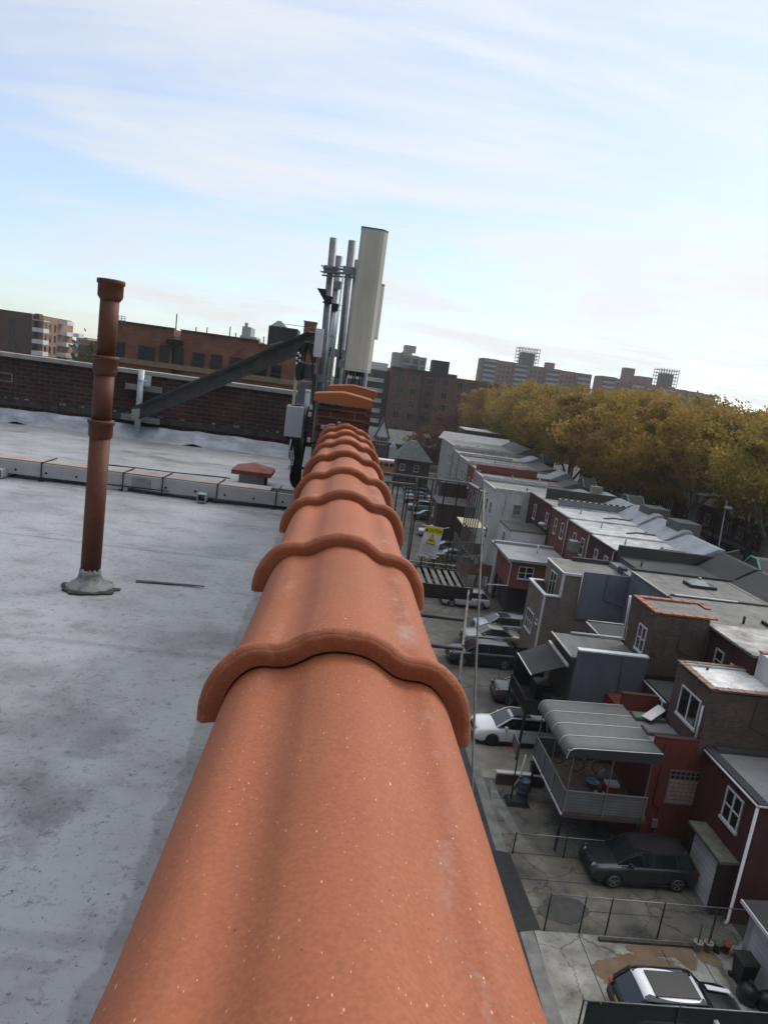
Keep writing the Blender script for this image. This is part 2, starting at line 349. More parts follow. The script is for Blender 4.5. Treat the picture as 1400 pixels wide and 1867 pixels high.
def tile_mesh(L,seed):
    rnd=random.Random(seed); mb=MB(); mb.smooth=True; rows=[]
    # stations: (y, outward offset), starts inside under the lip and comes round its front
    st=[(.001,.0),(.004,.0035),(.009,.005),(.015,.0045),(.021,.001),(.027,-.005),(.033,-.010),(.042,-.0138),(.06,-.0163),(.1,-.018),(.16,-.0195)]
    under=[(.06,-.031),(.014,-.031),(.004,-.029)]; front=[(.004,-.029),(.001,-.018),(-.0025,-.007),(-.0025,-.003),(.002,.0)]
    chip=[0.0]*len(SP)
    for _ in range(16):
        i0=rnd.randrange(len(SP)); a=rnd.uniform(.0004,.0022)
        for q in range(-2,3):
            if 0<=i0+q<len(SP): chip[i0+q]=max(chip[i0+q],a*(1-abs(q)/3))
    k=.22
    while k<L: st.append((k,-.0205-.0075*(k/L))); k+=.06
    st.append((L,-.0285)); 
    wob=[rnd.uniform(-.0012,.0012) for _ in range(40)]
    N2=[]
    for i,(x,z) in enumerate(SP):
        a=SP[max(i-1,0)];b=SP[min(i+1,len(SP)-1)]; d=Vector((b[0]-a[0],b[1]-a[1])).normalized(); N2.append((-d.y,d.x))
    for grp in (under,front,st):
      rows=[]
      for y,o in grp:
        r=[]
        for i,(x,z) in enumerate(SP):
            w=wob[(i//6)%40]*(.8 if o>-.01 else .2)-(chip[i] if -.012<o<.004 and y<.01 else 0)
            r.append((x+N2[i][0]*(o+w),y+(chip[i] if y<.01 and o>-.01 else 0),z+N2[i][1]*(o+w)))
        rows.append(r)
      mb.grid(rows)
    return mb
pw=thing('parapet_wall','long brick parapet wall running away from the camera, capped with a ridge of terracotta coping tiles','wall',(TC,0,RZ))
rb=brick('roof_side_red_brick',(.13,.045,.035),(.20,.075,.055),(.17,.15,.14),ms=.01)
bx('brick_core',rb,pw,TC-.13,TC+.15,-2.5,12.9,RZ-.3,HC-.53)
ys=[-.36,.25,.935,1.55,2.18,2.77,3.38,3.99,4.57,5.14]
for i,y in enumerate(ys):
    L=(ys[i+1]-y if i+1<len(ys) else .62)+.055
    mb=tile_mesh(L,i); 
    rj=random.Random(i*7+3); yaw=rj.uniform(-.007,.007) if i!=2 else 0; rl=rj.uniform(-.009,.009) if i!=2 else 0; dx=rj.uniform(-.004,.004); dz=rj.uniform(-.003,.002)
    for v in mb.v: v.x,v.y,v.z=TC+dx+v.x+yaw*v.y+rl*v.z,y+v.y-yaw*v.x,v.z-rl*v.x+dz+HC-.3705+(.003 if i==2 else 0)
    off=base(pw); me=mb.mesh('coping_tile',tcm,Vector((TC,y,HC-.4)))
    o=bpy.data.objects.new('coping_tile',me); col.objects.link(o); o.parent=pw; o.location=Vector((TC,y,HC-.4))-off
# paint drips and grit on tiles
smear=mat('pale_mortar_smear',(.55,.43,.38),.9,.3,60)
# --- piers with clay caps
pierb=brick('weathered_pier_brick',(.13,.033,.02),(.07,.03,.022),(.12,.095,.08),w=.2,h=.068,ms=.013,bump=.8,dirt=.55)
def pier(label,x0,x1,y0,y1,z0,zt,yaw=0,lab2=None):
    t=thing('brick_pier',label,'pier',((x0+x1)/2,(y0+y1)/2,z0))
    mb=MB(); rnd=random.Random(3)
    h=.068; z=z0; k=0
    while z<zt-.02:
        z2=min(z+h,zt)
        def jj(): return rnd.uniform(-.003,.003)
        ex=.0; mb.box(x0+.012+jj(),x1-.012+jj(),y0+.012+jj(),y1-.012,z+.004,z2-.004); z+=h; k+=1
    mb.box(x0+.018,x1-.018,y0+.02,y1-.02,z0,zt-.001)
    mb.build('brickwork',pierb,t)
    bx('mortar_bed',mat('lime_mortar',(.3,.28,.25),.95,.35,30,bump=.6),t,x0-.004,x1+.004,y0-.004,y1,zt,zt+.014)
    # cap: slab with a low ridge across
    c=MB(); xm=(x0+x1)/2; e=.026; H=.062; cr=.034
    c.smooth=True; rows=[]
    n=14
    for yy in (y0-e,y0-e+.006,y1+e-.006,y1+e):
        r=[]
        dz=.006 if yy in (y0-e,y1+e) else 0
        for q in range(n+1):
            u=q/n; x=x0-e+(x1-x0+2*e)*u; r.append((x,yy,zt+.014+H-dz+cr*(1-abs(2*u-1)**1.25)))
        rows.append(r)
    c.grid(rows); c.smooth=False
    for side in (0,-1):
        rr=rows[side]
        for a,b in zip(rr,rr[1:]):
            q=[(a[0],a[1],zt+.014),(b[0],b[1],zt+.014),b,a]; c.poly(q if side==0 else q[::-1])
    for q in (0,-1):
        pts=[r[q] for r in rows]; c.poly([(pts[0][0],pts[0][1],zt+.014),(pts[0][0],pts[-1][1],zt+.014)]+[p for p in pts[::-1]])
    c.poly([(x0-e,y0-e,zt+.014),(x0-e,y1+e,zt+.014),(x1+e,y1+e,zt+.014),(x1+e,y0-e,zt+.014)])
    c.build('clay_cap',capm,t,fix=True)
    return t
pier('near brick pier with a ridged orange clay cap where the terracotta ridge ends','' and 0 or -.225,.205,5.72,6.1,RZ-.2,HC-.262)
pier('far brick pier with an orange clay cap standing just behind the nearer pier',-.14,.28,6.62,7.0,RZ-.2,HC-.205)
mo=MB()
for i in range(26):
    a=random.random(); x=-.17+.34*a; z=HC-.40-.02*abs(a-.5)*6+random.uniform(-.012,.01)
    mo.lathe((x,5.715+random.uniform(-.01,.004),z),[(.002,-.012),(.018,-.008),(.02,0),(.012,.01),(.002,.013)],7)
mo.build('mortar_fillet',MT['lime_mortar'],pw)
# --- roof deck
def roofmat():
    m=bpy.data.materials.new('silver_roof_coating'); m.use_nodes=True; nt=m.node_tree; N=nt.nodes; L=nt.links
    b=N['Principled BSDF']; b.inputs['Roughness'].default_value=.62; b.inputs['Specular IOR Level'].default_value=.4
    tc=N.new('ShaderNodeTexCoord')
    def noise(s,d=6,rg=.65,st=(1,1,1),loc=(0,0,0)):
        mp=N.new('ShaderNodeMapping'); mp.inputs['Scale'].default_value=st; mp.inputs['Location'].default_value=loc; L.new(tc.outputs['Object'],mp.inputs[0])
        n=N.new('ShaderNodeTexNoise'); n.inputs['Scale'].default_value=s; n.inputs['Detail'].default_value=d; n.inputs['Roughness'].default_value=rg; L.new(mp.outputs[0],n.inputs['Vector']); return n.outputs['Fac']
    def ramp(f,els):
        r=N.new('ShaderNodeValToRGB')
        while len(r.color_ramp.elements)<len(els): r.color_ramp.elements.new(.5)
        for e,(p,c) in zip(r.color_ramp.elements,els): e.position=p; e.color=(*c,1)
        L.new(f,r.inputs[0]); return r.outputs[0]
    def mul(a,bb,f=1.,bl='MULTIPLY'):
        x=N.new('ShaderNodeMix'); x.data_type='RGBA'; x.blend_type=bl
        if isinstance(f,float): x.inputs['Factor'].default_value=f
        else: L.new(f,x.inputs['Factor'])
        L.new(a,x.inputs['A'])
        if isinstance(bb,tuple): x.inputs['B'].default_value=(*bb,1)
        else: L.new(bb,x.inputs['B'])
        return x.outputs['Result']
    c=ramp(noise(1.1,8,.6),[(.3,(.28,.282,.29)),(.5,(.345,.352,.372)),(.72,(.41,.42,.445))])
    c=mul(c,ramp(noise(.9,7,.62,(1,1.2,1),(3.3,.6,0)),[(.30,(.6,.59,.57)),(.40,(.86,.86,.85)),(.47,(1,1,1))]))
    c=mul(c,ramp(noise(2.6,6,.7,(.9,1.4,1)),[(.34,(.72,.71,.69)),(.46,(.97,.97,.96)),(.5,(1,1,1)),(.7,(1.08,1.08,1.07))]))
    c=mul(c,ramp(noise(26,5,.75),[(.33,(.6,.6,.6)),(.45,(1,1,1))]))
    c=mul(c,ramp(noise(60,4,.7),[(.31,(.22,.22,.22)),(.37,(1,1,1))]))
    c=mul(c,ramp(noise(5.5,6,.8,(1,1.5,1),(5,5,0)),[(.66,(1,1,1)),(.72,(.5,.48,.45))]))
    # old ponding stains
    gm=N.new('ShaderNodeNewGeometry')
    wn=N.new('ShaderNodeTexNoise'); wn.inputs['Scale'].default_value=3.5; wn.inputs['Detail'].default_value=7; wn.inputs['Roughness'].default_value=.7; L.new(tc.outputs['Object'],wn.inputs['Vector'])
    wm=N.new('ShaderNodeVectorMath'); wm.operation='MULTIPLY_ADD'; L.new(wn.outputs['Color'],wm.inputs[0]); wm.inputs[1].default_value=(.7,.7,0); L.new(tc.outputs['Object'],wm.inputs[2])
    for px,py,rad,amt in ((60,1440,.24,.72),(125,1335,.3,.82),(200,1345,.18,.78),(105,1490,.12,.7),(40,1510,.16,.75),(170,1450,.14,.85),(420,1005,.35,.78),(230,1110,.3,.9),(330,1015,.5,.9),(90,1290,.25,.88)):
        q=atZ(px,py,RZ); sb=N.new('ShaderNodeVectorMath'); sb.operation='DISTANCE'; L.new(wm.outputs[0],sb.inputs[0]); sb.inputs[1].default_value=(q.x+.35,q.y+.35,RZ)
        mr_=N.new('ShaderNodeMapRange'); mr_.interpolation_type='SMOOTHSTEP'; mr_.inputs[1].default_value=rad*.35; mr_.inputs[2].default_value=rad; mr_.inputs[3].default_value=amt; mr_.inputs[4].default_value=1; L.new(sb.outputs['Value'],mr_.inputs[0])
        cbx=N.new('ShaderNodeCombineColor')
        for k in range(3): L.new(mr_.outputs[0],cbx.inputs[k])
        c=mul(c,cbx.outputs[0])
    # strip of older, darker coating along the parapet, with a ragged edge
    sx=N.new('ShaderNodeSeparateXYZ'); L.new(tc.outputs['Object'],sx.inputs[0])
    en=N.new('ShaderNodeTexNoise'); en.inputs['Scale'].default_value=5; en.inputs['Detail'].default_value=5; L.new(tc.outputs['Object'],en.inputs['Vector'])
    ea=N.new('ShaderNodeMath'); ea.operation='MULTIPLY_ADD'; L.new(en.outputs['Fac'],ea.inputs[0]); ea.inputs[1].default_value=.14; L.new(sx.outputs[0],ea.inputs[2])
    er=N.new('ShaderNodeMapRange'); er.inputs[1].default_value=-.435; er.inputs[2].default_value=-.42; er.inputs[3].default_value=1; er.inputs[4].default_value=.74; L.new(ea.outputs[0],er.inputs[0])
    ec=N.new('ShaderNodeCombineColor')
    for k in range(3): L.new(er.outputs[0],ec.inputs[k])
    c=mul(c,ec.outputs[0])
    # long torn seams of the membrane
    w=N.new('ShaderNodeTexWave'); w.wave_type='BANDS'; w.bands_direction='Y'; w.inputs['Scale'].default_value=.155; w.inputs['Distortion'].default_value=.5; w.inputs['Detail'].default_value=3; w.inputs['Phase Offset'].default_value=1.1; L.new(tc.outputs['Object'],w.inputs['Vector'])
    c=mul(c,ramp(w.outputs['Fac'],[(.0,(.8,.8,.8)),(.0008,(1,1,1))]))
    L.new(c,b.inputs['Base Color'])
    bp=N.new('ShaderNodeBump'); bp.inputs['Strength'].default_value=.5; bp.inputs['Distance'].default_value=.006; L.new(noise(14,8,.7),bp.inputs['Height']); L.new(bp.outputs[0],b.inputs['Normal'])
    return m
roofm=roofmat()
apt=thing('apartment_building','brick apartment building carrying the silver coated flat roof we stand on','building',(-6,5,0))
bx('facade',brick('apartment_brick',(.17,.14,.12),(.2,.165,.14),(.2,.19,.18)),apt,-16,.17,-6,13.35,0,RZ-.31)
mb=MB(); rows=[]; rr=random.Random(4)
nx,ny=90,110
def rz(x,y):
    z=RZ+.006*math.sin(x*2.1+y)+.004*math.sin(y*5+x*3)
    return z
for j in range(ny+1):
    y=-6+18.9*j/ny; rows.append([(-16+15.9*i/nx,y,rz(-16+15.9*i/nx,y)) for i in range(nx+1)])
mb.smooth=True; mb.grid(rows); roof=mb.build('flat_roof',roofm); tag(roof,kind='structure')
bx('roof_slab',concrete,apt,-16,-.08,-6,12.9,RZ-.3,RZ-.03)
# --- back parapet wall
bw=thing('brick_wall','dark red brick parapet wall with pale stone coping across the back of the silver roof','wall',(-8,13,RZ))
WB=13.05; wt=atY(260,677,WB).z
wtop=(atY(5,641,WB).z+atY(520,711,WB).z)/2
bwb=brick('sooty_red_brick',(.05,.021,.017),(.09,.033,.026),(.07,.063,.058),w=.21,h=.078,ms=.012,dirt=.6)
bx('brickwork',bwb,bw,-16,.15,WB,WB+.3,RZ-.3,wtop-.075)
x=-16.
while x<.1:
    x2=min(x+1.22,.2); o=bx('coping_stone',stone,bw,x+.006,x2-.006,WB-.05,WB+.36,wtop-.075,wtop); bevel(o,.006); x=x2
m_=MB(); 
for a,b in zip([i*.4 for i in range(-40,1)],[i*.4 for i in range(-39,1)]): m_.box(a+.004,b-.004,WB-.02,WB+.01,RZ+.30,RZ+.42)
m_.build('lower_ledge',mat('sooty_cement',(.05,.045,.042),.9,.4,6),bw)
mort=MB()
for i in range(34):
    x=-7.4+i*.2+random.uniform(-.02,.02)
    if random.random()<.6: mort.box(x,x+.1*random.uniform(.5,1.2),WB-.012,WB+.002,RZ+.425,RZ+.425+.025*random.uniform(.5,1.1))
mort.box(-6.6,-6.05,WB-.006,WB+.002,RZ+.86,RZ+.873);mort.box(-6.6,-6.05,WB-.006,WB+.002,RZ+.72,RZ+.733);mort.box(-6.06,-6.045,WB-.006,WB+.002,RZ+.72,RZ+.86)
mort.build('bare_mortar',mat('pale_mortar',(.22,.2,.185),.9,.3,40),bw)
# wrinkled silver flashing at the foot of the wall
mb=MB(); mb.smooth=True; rows=[]
for j,(dy,dz) in enumerate([(0,.235),(-.02,.23),(-.05,.15),(-.09,.07),(-.16,.02),(-.3,-.004)]):
    r=[]
    for i in range(400):
        x=-15.9+i*.04; w=(math.sin(x*3.1)+.7*math.sin(x*7.3+1)+.5*math.sin(x*17+2)+.6*math.sin(x*1.3))*.014*min(j,5-j)/2
        k=.035*max(0,math.sin(x*2.0+.6))**24*min(j,3)/2
        r.append((x,WB+dy-w-k,RZ+dz+w*.6+k+(.012*math.sin(x*2.2)+.008*math.sin(x*9) if j<2 else 0)))
    rows.append(r)
mb.grid(rows); o=mb.build('flashing',mat('silver_flashing',(.4,.43,.48),.5,.35,2.2,bump=.4,bs=14,stretch=(1,.6,2.5)),bw,fix=True)
# --- vent pipe
vx,vy=-1.575,4.65; px0,pz=vx,RZ
vp=thing('vent_pipe','tall brown vent pipe with two hub joints rising from a silver cement collar','pipe',(vx,vy,RZ))
pm=mat('brown_pipe_paint',(.10,.036,.019),.55,.22,9,bump=.25,bs=90,spec=.3,c2=(.135,.051,.026))
zt=atY(201,510,vy).z; z1=atY(188,648,vy).z; z2=atY(182,765,vy).z
top=Vector((atY(203,520,vy).x,vy,0)).x; bot=atY(165,1040,vy).x
def vxx(z): return bot+(top-bot)*(z-RZ)/(zt-RZ)
def seg(za,zb,r): 
    return MB().tube([(vxx(za),vy,za),(vxx(zb),vy,zb)],r,28)
seg(RZ+.05,z2-.10,.066).build('lower_section',pm,vp); seg(z2-.02,z1-.1,.063).build('middle_section',pm,vp); seg(z1-.02,zt-.06,.059).build('upper_section',pm,vp)
for zz in (z2,z1): 
    MB().lathe((vxx(zz),vy,zz),[(.0625,-.125),(.074,-.11),(.077,-.1),(.077,-.03),(.084,-.024),(.085,-.008),(.082,0),(.062,.0)],30).build('hub',pm,vp)
MB().lathe((vxx(zt),vy,zt),[(.06,-.13),(.074,-.11),(.078,-.1),(.078,-.03),(.086,-.026),(.086,-.004),(.083,0),(.062,0),(.06,-.03),(.0,-.03)],30).build('rim',pm,vp)
fl=MB(); fl.smooth=True; rows=[]; rr=random.Random(2)
jit=[rr.uniform(-1,1) for _ in range(40)]
for r,h in [(.066,.125),(.069,.125),(.072,.09),(.08,.06),(.10,.035),(.14,.02),(.155,.004)]:
    rows.append([(vxx(RZ)+(r+(jit[k]*.012 if r>.1 else 0))*math.cos(2*math.pi*k/40),vy+(r+(jit[k]*.012 if r>.1 else 0))*math.sin(2*math.pi*k/40),RZ+h+(jit[(k*3)%40]*.012 if h>.1 else 0)+.01) for k in range(40)])
fl.grid(rows,close=True); fl.build('sealed_base',mat('silver_cement',(.22,.22,.225),.6,.4,14,bump=.6,bs=30),vp,fix=True)
fl=MB(); pts=[]
for k in range(36):
    a=2*math.pi*k/36; r=.19+jit[k]*.02-.06*(math.sin(a)>.3); pts.append((vxx(RZ)+.01+r*math.cos(a),vy-.03+r*math.sin(a)*.85,RZ+.004))
fl.prism(pts,(0,0,.012)).build('tar_patch',mat('torn_tar_patch',(.045,.047,.045),.9,.4,8,bump=.6),vp,fix=True)
# --- strips of debris on roof
for (a,b,lab) in (((249,1060),(373,1070),'flat dark strip of torn roofing lying right of the vent pipe foot'),((192,847),(420,872),'thin dark cable stretched over the silver roof beyond the tray')):
    A=atZ(*a,RZ+.012);B=atZ(*b,RZ+.012)
    if 'cable' in lab: o=MB().tube([A+(B-A)*t+Vector((0,.02*math.sin(t*9),0)) for t in [i/12 for i in range(13)]],.008,6).build('cable',blackrub,None,loc=A)
    else:
        mb=MB(); n=14
        up=[A+(B-A)*(i/n)+Vector((0,.024-.001*i+random.uniform(-.004,.004),0)) for i in range(n+1)]; dn=[A+(B-A)*(i/n)-Vector((0,.018-.001*i+random.uniform(-.003,.003),0)) for i in range(n+1)]
        mb.prism(dn+up[::-1],(0,0,.006)); o=mb.build('roofing_strip',mat('dark_roofing',(.07,.072,.068),.85,.3,20),None,loc=A,fix=True)
    tag(o,lab,'cable' if 'cable' in lab else 'strip')
# --- cable tray
ct=thing('cable_tray','long pale metal cable tray with punched holes lying on blocks across the silver roof','cable tray',(-3,8.1,RZ))
A=atY(-60,852,8.05);B=atY(530,907,8.05); zt0=(A.z+B.z)/2-.02; X0=-7.5;X1=-.14
traym=mat('tray_metal',(.41,.41,.40),.5,.12,5,metal=.15)
th=.145; zb=RZ+.055
f=MB(); f.box(X0,X1,8.0,8.008,zb,zb+th); f.box(X0,X1,8.32,8.328,zb,zb+th); f.box(X0,X1,8.008,8.32,zb+.01,zb+.016); f.box(X0,X1,8.0,8.02,zb+th,zb+th+.006); f.box(X0,X1,8.308,8.328,zb+th,zb+th+.006)
f.build('side_channels',traym,ct)
bx('lid',mat('rusty_tray_lid',(.36,.35,.33),.6,0,4,c2=(.34,.23,.18)),ct,X0,X1-.6,8.03,8.3,zb+th+.002,zb+th+.02)
h=MB(); x=X1-.1
while x>X0: h.lathe((x,7.998,zb+.05),[(.0135,-.003),(.0135,.003)],12,'y'); x-=.34
h.build('punched_holes',blackrub,ct)
for xx in (-3.35,-2.43,-1.98,-1.35,-.66,-4.6,-5.8):
    s=MB(); s.bar((xx,7.985,zb-.05),(xx,7.985,zb+th+.03),.011); s.bar((xx,7.985,zb+th+.02),(xx+.03,8.34,zb+th+.035),.011)
    s.bar((xx,7.985,zb-.03),(xx-.04,7.96,zb-.035),.02,.008) if xx>-3 else s.bar((xx-.03,7.985,zb-.05),(xx+.04,7.97,zb-.04),.012); s.build('strap',darkmetal,ct)
s=MB(); s.bar((-2.55,7.98,zb+.012),(-1.9,7.98,zb+.012),.01); s.build('threaded_rod',darkmetal,ct)
bx('patch_plate',galv,ct,-2.33,-2.12,7.985,7.998,zb+.02,zb+.125)
def sq(x,name='support_block'):
    s=MB(); a=.095; t=.006; y0=7.86;y1=8.45;z=RZ+.012
    s.box(x-a/2,x+a/2,y0,y1,z,z+t);s.box(x-a/2,x+a/2,y0,y1,z+a-t,z+a);s.box(x-a/2,x-a/2+t,y0,y1,z+t,z+a-t);s.box(x+a/2-t,x+a/2,y0,y1,z+t,z+a-t)
    s.box(x-a/2+t,x+a/2-t,y0+.16,y0+.17,z+t,z+a-t); s.build(name,galv_l,ct)
for x in (-1.5,-3.78,-5.6): sq(x)
bx('wood_pad',mat('pad_white',(.45,.45,.46),.7,.1,5),ct,-2.66,-2.38,8.0,8.35,RZ+.01,RZ+.07)
# --- box vent with red hip lid
bvz=RZ; bv=thing('roof_vent','small white box vent with a brick red pyramid lid standing on the silver roof','vent',(-1.12,9.5,RZ))
c0,c1=atY(380+58,860,9.25),atY(493,868,9.25)
bx('box',mat('vent_box_white',(.3,.31,.33),.6,.15,8),bv,-1.3,-.95,9.32,9.66,RZ,RZ+.17)
l=MB(); zz=RZ+.17; q=[(-1.39,9.2,zz),(-.86,9.2,zz),(-.86,9.75,zz),(-1.39,9.75,zz)]; q2=[(a,b,c+.055) for a,b,c in q]; l.hexa(q+q2); ap=(-1.12,9.48,zz+.15)
l2=MB(); q3=[(a,b,c+.003) for a,b,c in q2]
for k in range(4): l2.poly([q3[k],q3[(k+1)%4],ap])
redm=mat('oxide_red_paint',(.2,.055,.04),.6,.25,7,bump=.2,bs=50)
l.build('lid_rim',redm,bv); l2.build('lid',redm,bv)
MB().tube([(-.93,9.3,RZ),(-.93,9.3,RZ+.17)],.022,10).build('drain_leg',darkmetal,bv)
# --- wall mount + diagonal beam
wm=thing('wall_mount','pale galvanised pipe bracket with two channel arms bolted to the brick parapet wall','bracket',(-3.75,12.98,RZ+.1))
MB().tube([atY(259,674,12.86),atY(250,787,12.86)],.055,16).build('pipe',galv_l,wm)
for (a,b) in (((230,703),(297,712)),((222,758),(292,769))):
    A=atY(*a,12.97);B=atY(*b,12.97)
    m_=MB(); m_.bar(A,B,.05,.09); m_.bar(A+Vector((0,-.03,.045)),B+Vector((0,-.03,.045)),.09,.012); m_.bar(A+Vector((0,-.03,-.045)),B+Vector((0,-.03,-.045)),.09,.012); m_.build('channel_arm',galv,wm)
for p in ((263,694),(250,755)):
    c_=atY(*p,12.9); m_=MB(); m_.box(c_.x-.09,c_.x+.12,12.9,12.935,c_.z-.1,c_.z+.1); m_.tube([(c_.x-.075,12.8,c_.z),(c_.x+.08,12.8,c_.z)],.012,8); m_.tube([(c_.x-.07,12.8,c_.z+.05),(c_.x-.07,12.95,c_.z+.05)],.01,6); m_.build('clamp',galv_l,wm)
db=thing('steel_beam','long dark steel angle beam bracing diagonally from the wall bracket up to the antenna masts','beam',(-3.7,12.8,RZ+.5))
A=atY(252,746,12.78);B=atY(578,608,9.75); A2=atY(262,742,12.78)
m_=MB(); d=(B-A).normalized(); upv=Vector((0,0,1)); side=d.cross(upv).normalized(); un=side.cross(d).normalized()
m_.hexa([A,A+un*.012,A+un*.012+side*.16,A+side*.16,B,B+un*.012,B+un*.012+side*.16,B+side*.16])
m_.hexa([A-side*.001,A-side*.013,A-side*.013-un*.19,A-un*.19-side*.001,B-side*.001,B-side*.013,B-side*.013-un*.19,B-un*.19-side*.001])
m_.build('angle_iron',mat('weathered_steel',(.10,.10,.10),.5,.3,6,metal=.5),db,fix=True)
m_=MB(); m_.box(A.x-.05,A.x+.1,12.74,12.9,A.z-.12,A.z+.04); m_.build('end_plate',galv_l,db)
# ================================================================== ANTENNAS
steel=mat('mast_steel',(.17,.185,.2),.45,.25,8,metal=.6,bump=.1,bs=80)
radome=mat('radome_paint',(.50,.475,.395),.6,.12,2.5,spec=.3,stretch=(3,3,.6))
unit=mat('radio_grey_paint',(.36,.375,.40),.5,.07,5)
def mast(label,top,bot,Y,r,zb=RZ):
    a=atY(*top,Y);b=atY(*bot,Y); b=a+(b-a)*((a.z-zb)/(a.z-b.z)); t=thing('antenna_mast',label,'mast',(b.x,Y,zb))
    m_=MB(); m_.tube([(b.x,Y,zb),(a.x,Y,a.z-.002)],r,18); m_.lathe((a.x,Y,a.z-.002),[(r,-.0),(r*.8,.0),(r*.8,-.03),(0,-.03)],18); m_.build('pole',steel,t)
    return t,a,b
mA,aA,bA=mast('leftmost tall galvanised antenna mast with a dark triangular plate on its side',(608.5,434),(590,640),9.35,.049)
mB,aB,bB=mast('shorter galvanised antenna mast standing between the two taller masts',(618.5,467),(600,640),9.95,.055)
mC,aC,bC=mast('galvanised antenna mast just left of the big cream panel antenna',(643,439),(622,640),9.2,.053)
mD,aD,bD=mast('galvanised antenna mast mostly hidden behind the cream panel antenna',(650.5,474),(632,650),9.9,.048)
def onm(a,b,z,Y): t=(a.z-z)/(a.z-b.z); return Vector((a.x+(b.x-a.x)*t,Y,z))
def clampset(t,a,b,Y,z,w=.13):
    c=onm(a,b,z,Y); m_=MB()
    for dz in (-.035,.035):
        m_.tube([(c.x-w,Y-.055,z+dz),(c.x+w,Y-.055,z+dz)],.009,6)
        m_.tube([(c.x-w*.6,Y-.08,z+dz),(c.x-w*.6,Y+.1,z+dz)],.008,6); m_.tube([(c.x+w*.6,Y-.08,z+dz),(c.x+w*.6,Y+.1,z+dz)],.008,6)
    m_.box(c.x-w*.7,c.x+w*.7,Y-.072,Y-.05,z-.05,z+.05)
    for dx in (-w*.6,w*.6):
        for dz in (-.035,.035): m_.lathe((c.x+dx,Y-.085,z+dz),[(.014,-.008),(.014,.008)],6,'y')
    m_.build('clamp',galv if random.random()>.4 else darkmetal,t)
zA=onm(aA,bA,0,9.35)
for z in (atY(600,493,9.35).z,atY(590,690,9.35).z): clampset(mA,aA,bA,9.35,z)
for z in (atY(600,548,9.35).z,): clampset(mA,aA,bA,9.35,z,.07)
for z in (atY(612,520,9.95).z,atY(605,560,9.95).z,atY(600,640,9.95).z): clampset(mB,aB,bB,9.95,z,.1)
for z in (atY(637,495,9.2).z,atY(620,645,9.2).z): clampset(mC,aC,bC,9.2,z,.12)
clampset(mD,aD,bD,9.9,atY(640,500,9.9).z,.09)
m_=MB(); A=atY(578,525,9.3);B=atY(594,527,9.3);C=atY(593,552,9.3); m_.prism([A,C,B],(0,.02,0)); m_.build('triangular_plate',darkmetal,mA,fix=True)
z=atY(600,499,9.35).z
m_=MB(); 
for dz in(-.04,.0,.05): m_.bar((onm(aA,bA,z,9.3).x-.1,9.28,z+dz),(onm(aC,bC,z,9.2).x+.1,9.14,z+dz+.01),.02)
m_.build('cross_bar',steel,mA)
z=atY(600,641,9.35).z
m_=MB(); m_.bar((onm(aB,bB,z,9.9).x-.12,9.88,z),(onm(aC,bC,z,9.2).x+.04,9.14,z),.03); m_.build('cross_bar',steel,mB)
# thin conduits between the masts
for (p,q,Y,r,lab) in (((609,570),(590,690),9.1,.014,'pale thin conduit pipe clipped in front of the leftmost antenna mast'),((618,560),(598,688),9.0,.011,'thin grey conduit pipe standing between the antenna masts')):
    A=atY(*p,Y);B=atY(*q,Y); m_=MB().tube([B,A],r,8); o=m_.build('conduit_pipe',galv_l,None,loc=B); tag(o,lab,'pipe')
for (p,q,Y,r,lab) in (((626,500),(601,700),9.05,.012,'grey conduit pipe rising just left of the tallest middle mast'),((633,520),(616,690),9.05,.009,'thin dark cable conduit fixed along the front of the middle mast')):
    A=atY(*p,Y);B=atY(*q,Y); m_=MB().tube([B,A],r,8); o=m_.build('conduit_pipe',galv_l if 'grey' in lab else darkmetal,None,loc=B); tag(o,lab,'pipe')
# ground wire
pts=[atY(*p,8.95) for p in ((601,612),(612,616),(607,640),(602,672),(600,700),(596,712))]
o=MB().tube(pts,.006,6).build('ground_wire',mat('green_wire',(.03,.12,.08),.5),None,loc=pts[-1]); tag(o,'thin green grounding wire hanging beside the conduit at the mast foot','wire')
# --- big panel antenna
def panel(label,xl,xr,Y,z0,z1,dep,cham,lean=0):
    t=thing('cell_antenna',label,'antenna',((xl+xr)/2,Y+dep/2,z0))
    def outline(z,i=0):
        return [(xl+i,Y+cham*.12+i,z),(xl+.012+i,Y+i,z),(xr-cham-i,Y+i,z),(xr-cham*.55-i,Y+.012+i,z),(xr-i*.5,Y+cham*.95+i,z),(xr-i,Y+dep-.02-i,z),(xr-.02-i,Y+dep-i,z),(xl+.02+i,Y+dep-i,z),(xl+i,Y+dep-.02-i,z)]
    m_=MB(); m_.prism(outline(z0+.02),(0,0,z1-z0-.032)); o=m_.build('radome',radome,t,fix=True); bevel(o,.004,2)
    m_=MB(); m_.prism(outline(z1-.012,-.003),(0,0,.012)); m_.build('top_cap',mat('grey_end_cap',(.14,.145,.14),.5),t,fix=True)
    m_=MB(); m_.prism(outline(z0,-.002),(0,0,.018)); m_.build('bottom_cap',radome,t,fix=True)
    return t
YA=7.35
a=atY(660,412,YA);b=atY(706,432,YA);c_=atY(626,674,YA)
xl=atY(644,540,YA).x;xr=atY(693,545,YA).x
pa=panel('big cream antenna with an angled right edge standing above the clay caps',xl,xr,YA,c_.z,a.z-.0,.17,.075)
m_=MB()
for dx in (.03,.07,.10,.14,.17,.2): m_.tube([(xl+dx,YA+.06+(dx*7%.05),c_.z),(xl+dx,YA+.06+(dx*7%.05),c_.z-.05)],.014,8)
m_.build('cable_connector',blackrub,pa)
m_=MB()
